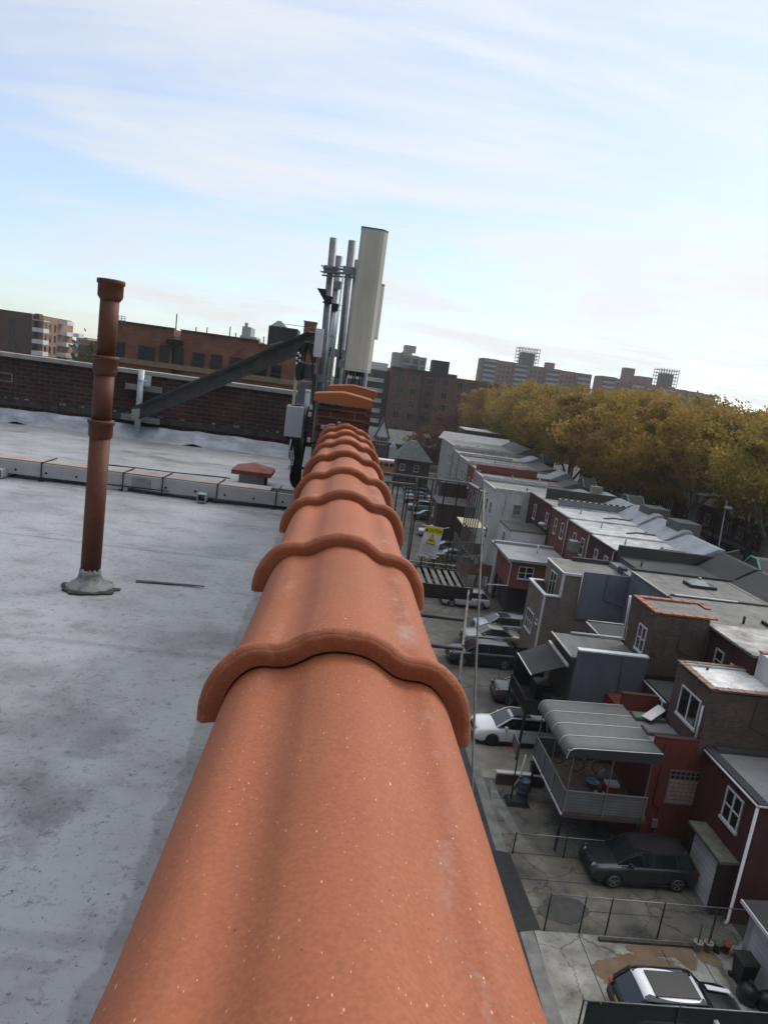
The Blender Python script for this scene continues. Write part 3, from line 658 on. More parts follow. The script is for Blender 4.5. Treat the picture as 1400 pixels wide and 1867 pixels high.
for dx,e in ((.03,-.05),(.1,0),(.12,.02),(.17,.03),(.2,.01)): m_.tube([(xl+dx,YA+.08,c_.z-.04),(xl+dx+e*.3,YA+.09,c_.z-.15),(xl+dx+e,YA+.15,c_.z-.35),(xl+dx+e-.05,YA+.3,c_.z-.8)],.008,6)
m_.build('jumper_cable',blackrub,pa)
m_=MB(); m_.box(xl-.07,xl+.06,YA+.17,YA+.3,c_.z+.02,c_.z+.1); m_.box(xl-.07,xl+.06,YA+.17,YA+.3,a.z-.45,a.z-.4); m_.build('mounting_bracket',galv,pa)
YB=8.3
a2=atY(700,518,YB);c2=atY(688,619,YB); x2=atY(696,565,YB).x
pb=panel('slimmer cream antenna peeking out to the right behind the big one',x2-.2,x2,YB,c2.z,a2.z,.12,.04)
m_=MB(); m_.tube([(x2-.1,YB+.15,RZ),(x2-.1,YB+.15,a2.z-.1)],.04,12); m_.build('support_pole',steel,pb)
# little white relay box on mast A
def unitbox(name,label,cat,p,q,Y,dep,m,fins=0,br=True):
    A=atY(*p,Y);B=atY(*q,Y); x0,x1=sorted((A.x,B.x));z0,z1=sorted((A.z,B.z))
    t=thing(name,label,cat,((x0+x1)/2,Y+dep/2,z0)); o=bx('case',m,t,x0,x1,Y,Y+dep,z0,z1); bevel(o,.008,3)
    if fins:
        f=MB()
        for k in range(fins): x=x0+.012+(x1-x0-.024)*k/(fins-1); f.box(x-.002,x+.002,Y-.022,Y-.0005,z0+.02,z1-.02)
        f.build('cooling_fins',m,t)
        f=MB()
        for k in range(1,4): zz=z0+(z1-z0)*k/4; f.box(x0+.005,x1-.005,Y-.026,Y-.0235,zz-.004,zz+.004)
        f.build('rib',mat('fin_rib_grey',(.28,.29,.29),.6),t)  # cross ribs in a darker grey than the case
    return t,x0,x1,z0,z1
u1=unitbox('radio_unit','pale grey smooth radio box hanging lowest in front of the masts','radio box',(523,739),(549,799),8.95,.11,unit)
t,x0,x1,z0,z1=u1
m_=MB()
for k in range(5): m_.lathe((x0+.03+k*.032,9.0,z0),[(.012,0),(.012,-.04),(.008,-.05)],10)
m_.build('connector',blackrub,t)
m_=MB(); m_.box(x0+.012,x0+.05,8.97,9.03,z1,z1+.012); m_.box(x1-.05,x1-.02,8.97,9.03,z1,z1+.01); m_.build('lid_lug',white,t)
u2=unitbox('radio_unit','ribbed grey radio unit standing behind and above the smooth grey box','radio box',(545,693),(567,742),9.3,.1,unit,fins=8)
u3=unitbox('relay_box','narrow white box fixed to the leftmost mast beside the end of the beam','box',(576,598),(585,652),9.1,.08,white)
u4=unitbox('radio_unit','dark grey radio unit clamped below the end of the diagonal beam','radio box',(550,661),(571,692),9.4,.12,mat('unit_dark',(.11,.12,.125),.6,.2,9))
bracket=thing('equipment_stand','grey metal upright with a capped pipe and strut holding the radio boxes','stand',(-.6,9.1,RZ))
A=atY(562,712,9.05);B=atY(554,785,9.05); m_=MB().tube([B,A],.034,16); m_.build('upright_pipe',unit,bracket)
MB().lathe(A,[(.037,-.02),(.037,.012),(.02,.014)],16).build('pipe_cap',white,bracket)
A=atY(549,785,9.1);B=atY(540,893,9.1); B=A+(B-A)*((A.z-RZ)/(A.z-B.z)); MB().bar(A,B,.05,.05,up=(0,1,0)).build('strut',galv,bracket)
m_=MB(); 
for z_ in (A.z-.15,A.z-.5): m_.bar((A.x-.06,9.1,z_),(A.x+.28,9.2,z_),.03)
m_.build('brace',darkmetal,bracket)
A=atY(540,688,9.25);B=atY(535,738,9.2); o=MB().bar(A,B,.04,.03).build('cover_strip',mat('yellowed_plastic',(.42,.41,.31),.6),bracket)
A=atY(539,664,9.3);B=atY(541,692,9.3); o=MB().box(A.x-.01,A.x+.06,9.3,9.36,B.z,A.z).build('end_box',mat('drab_grey',(.2,.21,.19),.6),bracket)
A=atY(550,660,9.15);B=atY(577,664,9.15);m_=MB();m_.bar(A,B,.03);m_.bar(B,atY(574,682,9.15),.025); m_.build('bent_bracket',galv,bracket)
# cables
rc=random.Random(11)
cb=thing('cable_bundle','tangle of black coaxial cables looping down from the radio boxes to the roof','cables',(-.55,9.0,RZ))
cpts=[]
for k in range(9):
    Yk=8.93+rc.uniform(0,.15); j=lambda s=4: rc.uniform(-s,s)
    P=[(529+k*2,801),(529+k*2.2+j(2),822),(531+k*2+j(3),850),(529+k*1.6+j(3),872),(535+k+j(2),888+j(3)),(543+j(2),886),(546+j(2),866),(550+j(3),835),(556+j(3),800),(560+j(3),765),(566+j(3),740)]
    if k>4: P=P[:5]+[(548,893),(552,897)]
    pts=[atY(*p,Yk) for p in P]
    for q in pts: q.z=max(q.z,RZ+.03)
    # smooth
    for _ in range(2):
        n=[pts[0]]
        for a_,b_ in zip(pts,pts[1:]): n+=[a_*.75+b_*.25,a_*.25+b_*.75]
        pts=n+[pts[-1]]
    MB().tube(pts,.011 if k%3 else .017,7).build('cable',blackrub,cb)
for k in range(7):
    j=lambda s=3: rc.uniform(-s,s); Yk=9.05+rc.uniform(0,.2)
    P=[(541+k*2,690+j(4)),(542+k*2+j(),668),(545+k*2+j(),640+j()),(552+k*2+j(),624+j()),(562+k*1.5+j(),626+j()),(569+k+j(),650),(573+j(),690),(572+j(),735)]
    pts=[atY(*p,Yk) for p in P]
    for _ in range(2):
        n=[pts[0]]
        for a_,b_ in zip(pts,pts[1:]): n+=[a_*.75+b_*.25,a_*.25+b_*.75]
        pts=n+[pts[-1]]
    MB().tube(pts,.012,7).build('cable',blackrub,cb)
m_=MB()
for k in range(5):
    a_=atY(542+rc.uniform(-2,6),642+k*4.5,9.0); m_.tube([a_,a_+Vector((.012,0,-.03))],.013,8)
for k in range(7):
    a_=atY(531+k*.4,822+k*4,8.9); m_.tube([a_,a_+Vector((0,0,-.018))],.0125,8)
a_=atY(528,852,8.85); m_.box(a_.x-.015,a_.x+.015,8.84,8.87,a_.z-.03,a_.z+.03)
for p in ((565,755),(567,742),(563,802)):
    a_=atY(*p,8.9); m_.box(a_.x-.02,a_.x+.02,8.88,8.92,a_.z-.03,a_.z+.025)
m_.build('silver_connector',mat('bright_connector',(.6,.6,.6),.3,metal=.7),cb)
for k,(p,q) in enumerate((((531,801),(527,836)),((553,800),(548,880)))):
    MB().tube([atY(*p,8.92),atY((p[0]+q[0])/2-1,(p[1]+q[1])/2,8.9),atY(*q,8.92)],.01,6).build('cable',unit if k==0 else blackrub,cb)

# ================================================================== FIRE ESCAPE
iron=mat('fire_escape_iron',(.095,.085,.075),.6,.5,14,metal=.3,bump=.3,bs=90,c2=(.2,.19,.18))
irond=mat('fire_escape_dark_iron',(.03,.027,.025),.65,.4,14,metal=.2)
fe=thing('fire_escape','rusty iron fire escape with slatted landing and barred railing hanging off the parapet side','fire escape',(.9,7.7,15.5))
YF,YN=8.0,7.3; XR=1.6; XL=.17; zf=16.83; zr=17.92
f=MB(); k=0; x=XL+.02
while x<XR-.05:
    f.box(x,x+.045,YN-.02,YF,zf-.012,zf+.0); x+=.083
f.build('landing_slats',iron,fe)
f=MB(); f.bar((XL,YF,zf-.03),(XR+.02,YF,zf-.03),.02,.08); f.bar((XL,YN-.03,zf-.05),(XR+.08,YN-.03,zf-.05),.02,.14); f.bar((XR+.0,YN-.03,zf-.03),(XR+.0,YF,zf-.03),.02,.08)
f.bar((XL,YN+.2,zf-.3),(XR,YN+.0,zf-.07),.04,.05); f.bar((XL,YF-.05,zf-.6),(XR,YF-.05,zf-.07),.04,.05); f.box(XL,XR-.1,YN+.02,YF-.02,zf-.16,zf-.13)
for xx in (.5,.9,1.3): f.box(xx,xx+.03,YN,YF,zf-.06,zf-.013)
f.build('landing_frame',irond,fe)
f=MB(); x=XL+.06
f.bar((XL,YF,zr),(XR+.03,YF,zr),.026,.02); f.bar((XL,YF,zf+.06),(XR,YF,zf+.06),.03,.012)
f.bar((XL,YF-.55,zr-.03),(.88,YF-.58,zr-.01),.022,.02)
f.build('top_rail',iron,fe)
f=MB()
while x<XR:
    f.bar((x,YF,zf),(x,YF,zr),.014); x+=.155
x=XL+.05
while x<.86: f.bar((x,YF-.58,zf),(x,YF-.58,zr-.02),.013); x+=.12
f.build('rail_bar',irond,fe)
P0=atY(760,873,7.45); P1=atY(739,1045,7.45)
MB().bar(P0,P1,.022).build('corner_post',iron,fe)
# right hand side: closely spaced bars, top flat bar
A=Vector((XR-.0,8.02,zr+.005));B=Vector((XR+.04,7.28,zr+.02))
MB().bar(A,B,.055,.014).build('side_rail',iron,fe)
f=MB()
for k in range(7):
    t=(k+.5)/7; q=A+(B-A)*t; r=Vector((XR-.02+.02*t,q.y-.0,zf-.02)); f.bar(q,r,.013)
f.build('side_bars',iron,fe)
f=MB(); f.bar((XR-.01,7.9,zf+.35),(XR+.03,7.3,zf+.33),.015); f.bar((XR-.01,7.9,zf+.62),(XR+.03,7.3,zf+.60),.012); f.build('side_brace',irond,fe)
# stair handrail and stringer dropping towards the camera
q0=atY(882,892,7.28); pts=[q0+Vector((-.05,.02,.0)),q0,atX(879,960,1.57),atX(868,1200,1.5),atX(861,1420,1.47),atX(857,1650,1.45)]
MB().tube(pts,.011,8).build('stair_handrail',iron,fe)
s0=atY(854,1078,7.27); s1=atX(843,1180,1.42); s2=atX(828,1330,1.32)
m_=MB(); m_.bar(s0,s1,.022,.05); m_.bar(s1,s2,.022,.05); m_.build('stair_stringer',iron,fe)
q1=Vector((.6,s0.y,s0.z)); q2=Vector((.6,s1.y,s1.z)); q3=Vector((.6,s2.y,s2.z)); m_=MB(); m_.bar(q1,q2,.022,.05); m_.bar(q2,q3,.022,.05); m_.build('stair_stringer',iron,fe)
f=MB()
for (p,q) in (((775,1122),(845,1130)),((800,1175),(843,1183)),((800,1235),(838,1242)),((790,1300),(833,1305))):
    Yk=6.6; b_=atX(*q,1.4 if q[1]<1200 else 1.35); a_=Vector((.6,b_.y,b_.z)); f.tube([a_,b_],.02,8)
f.build('stair_tread',irond,fe)
m_=MB(); c0=atY(852,1095,7.2); m_.bar(c0,atX(872,1040,1.53),.012); m_.build('stay_rod',iron,fe)
# caution sign
sg=thing('caution_sign','white and yellow CAUTION sign with warning triangle tied to the fire escape railing','sign',(1.2,7.9,17.1))
YS=7.93
TL=atY(776,957,YS);TR=atY(809,963,YS);BL=atY(762,1012,YS);BR=atY(794,1020,YS)
def sp_(u,v,d=0): # u right 0..1, v down 0..1
    p=TL*(1-u)*(1-v)+TR*u*(1-v)+BL*(1-u)*v+BR*u*v; return p+Vector((0,-d,0))
def quad(m_,u0,u1,v0,v1,d): m_.poly([sp_(u0,v1,d),sp_(u1,v1,d),sp_(u1,v0,d),sp_(u0,v0,d)])
m_=MB(); m_.prism([sp_(0,1),sp_(1,1),sp_(1,0),sp_(0,0)],(0,.004,0)); m_.build('panel',mat('sign_white',(.62,.62,.64),.4),sg,fix=True)
m_=MB(); quad(m_,.01,.99,.01,.24,.002); m_.build('yellow_band',mat('sign_yellow',(.75,.62,.02),.4),sg)
blk=mat('sign_black',(.01,.01,.01),.5)
m_=MB(); tri=lambda s,cx,cy,d:[sp_(cx-s,cy+s*.62,d),sp_(cx+s,cy+s*.62,d),sp_(cx,cy-s*.62,d)]
m_.poly(tri(.27,.5,.41,.002)); m_.poly(tri(.1,.13,.13,.003)); m_.build('triangle_border',blk,sg)
m_=MB(); m_.poly(tri(.22,.5,.415,.004)); m_.build('warning_triangle',MT['sign_yellow'],sg)
m_=MB(); quad(m_,.485,.515,.4,.52,.006); quad(m_,.42,.46,.41,.49,.006); quad(m_,.54,.58,.41,.49,.006); quad(m_,.39,.405,.43,.47,.006); quad(m_,.6,.615,.43,.47,.006); quad(m_,.12,.14,.1,.17,.005) ; m_.build('antenna_symbol',blk,sg)
m_=MB(); rs=random.Random(5)
for i,v in enumerate([.60,.63,.66,.70,.73,.77,.80,.83,.88,.91]):
    u=.08
    end=.95 if i not in (2,5,8) else .6
    while u<end:
        w=rs.uniform(.03,.1); quad(m_,u,min(u+w,.95),v,v+.010,.002); u+=w+.02
quad(m_,.6,.85,.94,.965,.002)
m_.build('small_print',mat('print_grey',(.12,.12,.13),.5),sg)
def text_mesh(body,name,m,parent,mapf,bold=.02):
    cu=bpy.data.curves.new('t','FONT'); cu.body=body; cu.offset=bold; cu.resolution_u=3
    o=bpy.data.objects.new('t',cu); col.objects.link(o); dg=bpy.context.evaluated_depsgraph_get(); me=bpy.data.meshes.new_from_object(o.evaluated_get(dg))
    bpy.data.objects.remove(o); xs=[v.co.x for v in me.vertices];ys=[v.co.y for v in me.vertices]
    x0,x1,y0,y1=min(xs),max(xs),min(ys),max(ys)
    for v in me.vertices: v.co=mapf((v.co.x-x0)/(x1-x0),(v.co.y-y0)/(y1-y0))-base(parent)
    me.materials.clear(); me.materials.append(m); q=bpy.data.objects.new(name,me); col.objects.link(q); q.parent=parent; return q
text_mesh('CAUTION','lettering',blk,sg,lambda u,v: sp_(.25+.7*u,.19-.12*v,.004))
m_=MB()
for (p,q) in (((768,955),(778,959)),((806,964),(818,962)),((754,1008),(764,1012)),((792,1018),(800,1014))): m_.tube([atY(*p,YS-.03),atY(*q,YS)],.003,5)
m_.build('cable_tie',white,sg)
# ================================================================== GROUND
mb=MB(); mb.poly([(-1140,-310,0),(1140,-310,0),(1140,1270,0),(-1140,1270,0)])
struct('ground',mb,mat('city_ground',(.055,.052,.045),.95,.35,.05,bump=.2))
def sheet(name,pts,z,m):
    mb=MB(); mb.poly([(x,y,z) for x,y in pts]); return struct(name,mb,m)
sheet('alley',[(.3,-10),(9.0,-10),(9.0,130),(.3,130)],.004,asphalt)
conc2=weathered('stained_yard_concrete',[(.14,.13,.11),(.27,.26,.235),(.40,.39,.36)],.5,.33)
conc3=weathered('dark_yard_concrete',[(.05,.049,.045),(.10,.096,.085),(.15,.13,.10),(.2,.19,.17)],.55,.4)
sheet('yard_paving',[(8.9,12),(17.5,12),(17.5,21.25),(9.25,21.25)],.012,conc2)
sheet('driveway',[(9.0,21.25),(17.5,21.25),(17.5,31),(9.0,31)],.012,conc3)
sheet('yard_slabs',[(9.1,31),(16,31),(16,34.2),(9.1,34.2)],.016,mat('pale_slabs',(.16,.148,.12),.9,0,.6,c2=(.27,.25,.21),bump=.3))
sheet('back_lane',[(.35,34.2),(22,34.2),(22,130),(.35,130)],.010,weathered('worn_asphalt',[(.045,.044,.042),(.085,.082,.075),(.14,.135,.12)],.3,.22))
sheet('kerb_strip',[(8.6,14),(9.15,14),(9.35,44),(8.9,44)],.020,mat('gutter_concrete',(.17,.168,.155),.9,.3,1.5))
sheet('worn_patch',[(9.25,28.9),(10.1,25.6),(10.3,25.6),(9.6,31)],.020,MT['gutter_concrete'])
brown=mat('rust_soil_stain',(.15,.095,.055),.95,0,1.5,c2=(.21,.15,.095),bump=.3)
def blob(cx,cy,rx,ry,z,m,name,seed):
    r=random.Random(seed); p=[]
    f=[r.uniform(.7,1.25) for _ in range(9)]
    for k in range(108):
        a=2*math.pi*k/108; t=k/12; i=int(t)%9; u=t-int(t); g=(f[i]*(1-u)+f[(i+1)%9]*u)*(1+r.uniform(-.05,.05))
        p.append((cx+rx*g*math.cos(a),cy+ry*g*math.sin(a)))
    sheet(name,p,z,m)
for (px,py,rx,ry,sd_) in ((1165,1775,1.75,.8,1),(1195,1733,1.0,.3,2),(1243,1740,.55,.62,3),(1290,1745,.35,.45,5)):
    q=atZ(px,py,.018); blob(q.x,q.y,rx,ry,.018+.002*sd_,brown,'soil_stain',sd_)
blob(10.6,22.4,1.0,.7,.032,mat('wet_dark_patch',(.06,.059,.053),.8,.3,2),'damp_patch',6)
# asphalt seam patch along alley
sheet('asphalt_patch',[(8.1,21.0),(9.5,21.3),(9.3,25.4),(8.2,25.6)],.024,mat('dark_asphalt_patch',(.025,.025,.026),.85,.3,3,bump=.5,bs=40))
sheet('road',[(36,-20),(47,-20),(47,150),(36,150)],.008,mat('street_asphalt',(.045,.045,.047),.9,.2,.5))
sheet('cross_road',[(-40,133),(120,133),(120,147),(-40,147)],.014,MT['street_asphalt'])
mb=MB(); mb.box(33,35.9,-20,132,0,.13); struct('pavement',mb,concrete)
mb=MB(); mb.box(47.1,50,-20,132,0,.13); struct('pavement',mb,concrete)
mb=MB(); mb.box(-40,31,147.2,150,0,.13); struct('pavement',mb,concrete)
# slab joints on the driveways
mb=MB()
for y in (22.4,23.9,25.45): mb.box(9.3,15.1,y-.012,y+.012,.018,.022)
for x in (10.9,13.9,15.3): mb.box(x-.012,x+.012,12.5,21.2,.018,.022)
for y in (29.3,): mb.box(9.4,15,y-.012,y+.012,.018,.022)
struct('pavement_joints',mb,mat('joint_dark',(.02,.02,.02),.9))
# ================================================================== ROW HOUSES
b_brown=brick('brown_house_brick',(.115,.068,.053),(.17,.105,.082),(.085,.072,.062),ms=.012,dirt=.3)
b_red=brick('dark_red_painted_brick',(.075,.018,.016),(.09,.022,.02),(.06,.016,.014),ms=.006,dirt=.3)
redstucco=mat('brick_red_stucco',(.16,.028,.017),.85,.2,.8,bump=.3,bs=20)
tanside=lines('tan_siding',(.21,.175,.135),(.11,.09,.07),.11)
bluegrey=mat('blue_grey_stucco',(.155,.172,.205),.9,.14,.7,bump=.2,bs=20)
greystucco=mat('cool_grey_stucco',(.105,.115,.135),.9,.12,.6,bump=.2,bs=20)
whitewall=mat('weathered_white_stucco',(.56,.56,.55),.9,.14,.5,bump=.3,bs=8,c2=(.72,.72,.71))
roofwhite=mat('white_roof_membrane',(.42,.42,.43),.75,0,.6,bump=.3,bs=6,c2=(.66,.66,.67),detail=8)
roofsilver=mat('silver_house_roof',(.54,.53,.52),.7,0,.7,bump=.3,bs=6,c2=(.74,.73,.72),detail=8)
roofgrey=mat('grey_roof_membrane',(.14,.138,.13),.85,0,.45,bump=.3,bs=8,c2=(.22,.215,.2),detail=8)
roofdark=mat('dark_roof_membrane',(.035,.035,.037),.85,0,.5,bump=.3,bs=8,c2=(.06,.06,.06),detail=7)
roofmott=mat('mottled_flaking_roof',(.10,.10,.095),.8,0,1.1,bump=.4,bs=8,c2=(.52,.5,.47),detail=9)
orangecop=mat('orange_clay_coping',(.30,.105,.055),.7,.25,4)
browncop=mat('brown_clay_coping',(.19,.11,.085),.7,.3,4)
slate=mat('slate_shingles',(.09,.095,.09),.8,.4,9)
copper=mat('green_copper',(.17,.33,.27),.7,.25,4)
def coping_row(parent,m,a,b,axis,c,z,w=.32,h=.07,step=.62,name='coping'):
    mb=MB(); t=a
    while t<b-.05:
        t2=min(t+step,b)
        for (u0,u1,e) in ((t+.01,t2-.05,0),(t2-.05,t2-.01,.018)):
            if axis=='y': mb.box(c-w/2-e,c+w/2+e,u0,u1,z,z+h+e)
            else: mb.box(u0,u1,c-w/2-e,c+w/2+e,z,z+h+e)
        t=t2
    return mb.build(name,m,parent)
def gutter(parent,pts,m=None,r=.05,name='downspout'): return MB().tube(pts,r,8).build(name,m or white,parent)
for q_ in (redstucco,whitewall,b_brown,b_red): grime(q_,.28,(1.6,1.6,.35))
for q_ in (bluegrey,greystucco,tanside): grime(q_,.16,(1.1,1.1,.5))
for q_ in (roofwhite,roofsilver,roofgrey): grime(q_,.35,(1,1,1))
# --- House A : garage wing, dark red
hA=thing('row_house','dark red rowhouse wing with white garage door and long downspout at right edge','house',(17.4,22.3,0))
YA0=22.35;YA1=26.38
bx('wall',b_red,hA,17.4,24,YA0,YA1,0,5.12)
bx('roof',mat('grey_painted_roof',(.17,.17,.175),.7,0,.8,c2=(.27,.27,.28),bump=.3),hA,17.55,24,YA0+.1,YA1-.03,5.12,5.2)
mb=MB(); mb.box(17.33,17.75,YA0-.05,YA1-.03,5.12,5.27); mb.box(17.75,24,YA1-.33,YA1-.03,5.2,5.36); mb.build('parapet_roll',roofdark,hA)
gutter(hA,[(17.28,YA0-.05,5.16),(17.28,YA1-.1,5.18)],r=.045,name='gutter')
gutter(hA,[(17.3,YA0-.02,5.1),(17.3,YA0-.02,.15),(17.15,YA0-.1,.05)],r=.06)
gutter(hA,[(17.3,YA0-.06,5.18),(24,YA0-.06,5.18)],r=.05,name='gutter')
win(hA,'W',(24.34+23.2)/2,3.33,1.14,1.42,17.4,'mr')
gh=bx('door_hood',b_red,hA,16.72,17.4,22.85,25.0,2.28,2.3); 
mb=MB(); mb.box(16.75,17.4,22.72,22.95,0,2.35); mb.box(16.75,17.4,24.9,25.1,0,2.35); mb.box(16.75,17.4,22.95,24.9,2.2,2.35); mb.build('garage_surround',mat('dark_surround',(.03,.014,.013),.85),hA)
bx('garage_hood',mat('mossy_hood',(.13,.125,.105),.9,.3,3),hA,16.62,17.4,22.64,25.16,2.35,2.47)
bx('garage_door',lines('garage_panels',(.52,.525,.54),(.3,.3,.31),.25),hA,16.86,16.9,22.95,24.9,.02,2.2)
# --- House B : brown brick upper, red lower with patio roof
hB=thing('row_house','brown brick rowhouse with silver white roof and red lower storey with glass block window','house',(15.1,26.4,0))
Y0,Y1=26.4,29.4
bx('upper_wall',b_brown,hB,17.06,21.2,Y0,Y1,4.82,7.8)
bx('lower_wall',redstucco,hB,15.14,24,Y0+.003,32.0,0,4.8)
mb=MB(); mb.box(15.14,17.05,Y0+.003,Y0+.2,4.8,5.46); mb.box(15.14,18.2,30.15,30.35,4.8,5.64); mb.build('parapet',redstucco,hB)
mb=MB(); mb.box(15.1,17.04,Y0-.02,Y0+.23,5.46,5.52); mb.box(15.1,18.1,30.12,30.38,5.64,5.7); mb.build('parapet_cap',mat('dark_red_cap',(.07,.02,.015),.8,.3,4),hB)
bx('terrace_roof',mat('grey_terrace_membrane',(.155,.16,.17),.75,0,1.,c2=(.22,.225,.235),bump=.2),hB,15.16,17.05,Y0+.21,30.14,4.8,4.83)
bx('roof',roofsilver,hB,17.2,21.2,Y0+.15,Y1-.15,7.8,7.86)
mb=MB(); mb.box(17.2,21.0,Y1-.32,Y1-.16,7.86,7.97); mb.build('roof_edge_roll',roofwhite,hB)
coping_row(hB,browncop,Y0,Y1,'y',17.15,7.9); coping_row(hB,browncop,17.33,21.2,'x',Y0+.1,7.9); coping_row(hB,browncop,17.33,21.2,'x',Y1-.1,7.9)
bx('vent',blackrub,hB,18.1,18.18,28.75,28.83,7.86,8.0)
win(hB,'W',27.75,5.7,1.72,1.42,17.06,'m')
gutter(hB,[(16.98,26.62,7.05),(16.98,26.62,5.0)],r=.05); 
mb=MB()
nxg,nzg=8,8
for i in range(nxg):
    for j in range(nzg):
        w=(17.93-16.12)/nxg;h=(4.0-2.42)/nzg; x=16.12+i*w; z=2.42+j*h
        if j<6: mb.box(x+.012,x+w-.012,Y0-.03,Y0+.01,z+.02,z+h-.02)
gb=mb.build('glass_block',mat('pinkish_glass_block',(.36,.25,.22),.35,.25,7,bump=.3,bs=30),hB)
mb=MB(); mb.box(16.08,17.97,Y0-.02,Y0+.002,2.38,4.04); gf=mb.build('glass_block_frame',mat('block_mortar',(.15,.13,.11),.8),hB)
mb=MB()
for i in range(nxg):
    for j in (6,7): w=(17.93-16.12)/nxg;h=(4.0-2.42)/nzg; x=16.12+i*w; z=2.42+j*h; mb.box(x+.03,x+w-.03,Y0-.026,Y0-.021,z+.03,z+h-.03)
mb.build('open_block',mat('green_dark_glass',(.02,.035,.028),.2),gf)
def skylight(parent,p,m1,lab,open_=0):
    (x0,y0),(x1,y1)=p
    a=bx('skylight',mat('skylight_frame',(.10,.09,.095),.5),parent,x0,x1,y0,y1,4.83,4.98); a['label']=lab
    bx('pane',m1,a,x0+.08,x1-.08,y0+.07,y1-.07,4.98,5.0); return a
skylight(hB,((15.45,27.75),(16.95,28.5)),mat('skylight_grey',(.2,.19,.21),.2),'closed grey skylight on the terrace roof')
a=skylight(hB,((15.45,29.1),(16.95,29.8)),mat('skylight_green',(.15,.24,.18),.2),'greenish skylight propped open on the terrace roof')
o=MB().bar((15.9,29.0,5.05),(17.0,29.75,5.35),.5,.05).build('open_sash',white,a)
bx('shed_roof',roofdark,hB,17.06,20,29.45,32.0,5.6,5.78); bx('rear_red_wall',b_red,hB,17.0,20.,29.42,32.0,4.8,5.6)
gutter(hB,[(16.95,29.5,5.7),(16.95,32.,5.7)],r=.04,name='gutter')
win(hB,'W',30.2,4.85,.8,.8,17.0,'m')
# main block behind
bx('main_wall',b_red,hB,20.2,31,28.7,32.7,5.6,8.75); bx('main_roof',roofmott,hB,20.05,31,28.6,32.8,8.75,8.87)
gutter(hB,[(20.0,28.6,8.78),(20.0,32.8,8.78)],darkmetal,.05,name='gutter'); gutter(hB,[(20.12,32.5,8.7),(20.12,32.5,5.7)],mat('green_grey_pipe',(.1,.13,.12),.5))
win(hB,'W',31.3,6.9,.75,1.1,20.2,'r'); win(hB,'W',29.9,6.7,.75,1.1,20.2,'r')
bx('white_flashing_wall',whitewall,hB,20.3,31,22.6,28.6,7.87,9.05); coping_row(hB,browncop,20.3,31,'x',28.55,9.05)
MB().tube([(15.9,26.37,.3),(15.9,26.37,2.2),(15.6,26.37,2.3),(15.6,26.37,5.2)],.02,6).build('conduit',darkmetal,hB)
bx('meter_box',mat('meter_grey',(.2,.2,.2),.5),hB,15.75,16.0,26.3,26.399,1.2,1.6)
MB().tube([(19.2,26.38,7.6),(19.1,26.38,6.4),(20.9,26.38,5.6)],.014,5).build('wall_cable',blackrub,hB)
# --- House C : grey stucco extension + brown brick upper with orange coping
hC=thing('row_house','grey stucco rear extension under a brown brick house with bright orange clay coping','house',(13.2,32,0))
bx('extension_wall',greystucco,hC,13.35,16.98,32.03,32.3,0,6.88)
bx('extension_cap',white,hC,13.3,17.0,32.0,32.36,6.88,6.96)
bx('extension_side_wall',mat('dark_brown_siding',(.05,.045,.04),.9,.2,3),hC,13.35,17.04,32.31,35.7,3.0,6.25)  # siding in a dark brown that varies at random
bx('extension_base',greystucco,hC,14.75,17.04,32.32,35.68,0,2.99)
bx('extension_roof',mat('streaky_grey_roof',(.075,.073,.07),.8,0,1.2,c2=(.14,.14,.135),bump=.3,stretch=(1,.3,1)),hC,13.15,17.04,32.31,35.8,6.25,6.4)
mb=MB(); mb.tube([(13.1,32.35,6.42),(13.1,35.8,6.42)],.05,8); mb.build('gutter',offwhite,hC)
gutter(hC,[(14.2,35.8,6.5),(17.1,35.8,6.5),(17.25,35.75,6.6),(17.0,35.5,9.1)],r=.07)
bx('boards',mat('weathered_boards',(.12,.12,.115),.8,.2,8),hC,15.7,16.6,32.6,33.1,6.4,6.46)
bx('boards',MT['weathered_boards'],hC,16.1,16.9,33.2,33.5,6.4,6.47)
bx('upper_wall',b_brown,hC,17.05,19.95,32.36,35.15,5.9,9.15)
bx('upper_roof',roofgrey,hC,17.2,20.6,32.5,35.0,8.9,8.98) if False else None
mb=MB(); mb.box(17.22,20.2,32.52,35.0,9.15,9.18); mb.build('upper_roof',roofgrey,hC)
coping_row(hC,orangecop,32.36,35.15,'y',17.15,9.2,h=.09); coping_row(hC,orangecop,17.33,20.3,'x',32.46,9.2,h=.09); coping_row(hC,orangecop,17.33,20.9,'x',35.07,9.2,h=.09); coping_row(hC,orangecop,34.2,35.0,'y',20.8,9.16,h=.1)
win(hC,'W',33.35,6.75,.95,1.42,17.05,'mr')
mb=MB(); mb.lathe((17.0,32.75,9.05),[(.03,-.03),(.05,.03)],10,'x'); mb.build('lamp',offwhite,hC)
bx('main_wall',b_brown,hC,20.9,31,32.85,38.6,0,8.4); bx('main_roof',roofgrey,hC,20.85,31,32.8,38.7,8.4,8.52)
mb=MB(); mb.box(21.0,29.5,38.62,38.8,8.52,8.62); mb.build('party_wall_cap',roofdark,hC); bx('white_cap',white,hC,21.2,25.2,38.55,38.66,8.6,8.66)
MB().tube([(23.2,34.6,8.5),(23.2,34.6,8.95)],.07,8).build('flue',blackrub,hC)
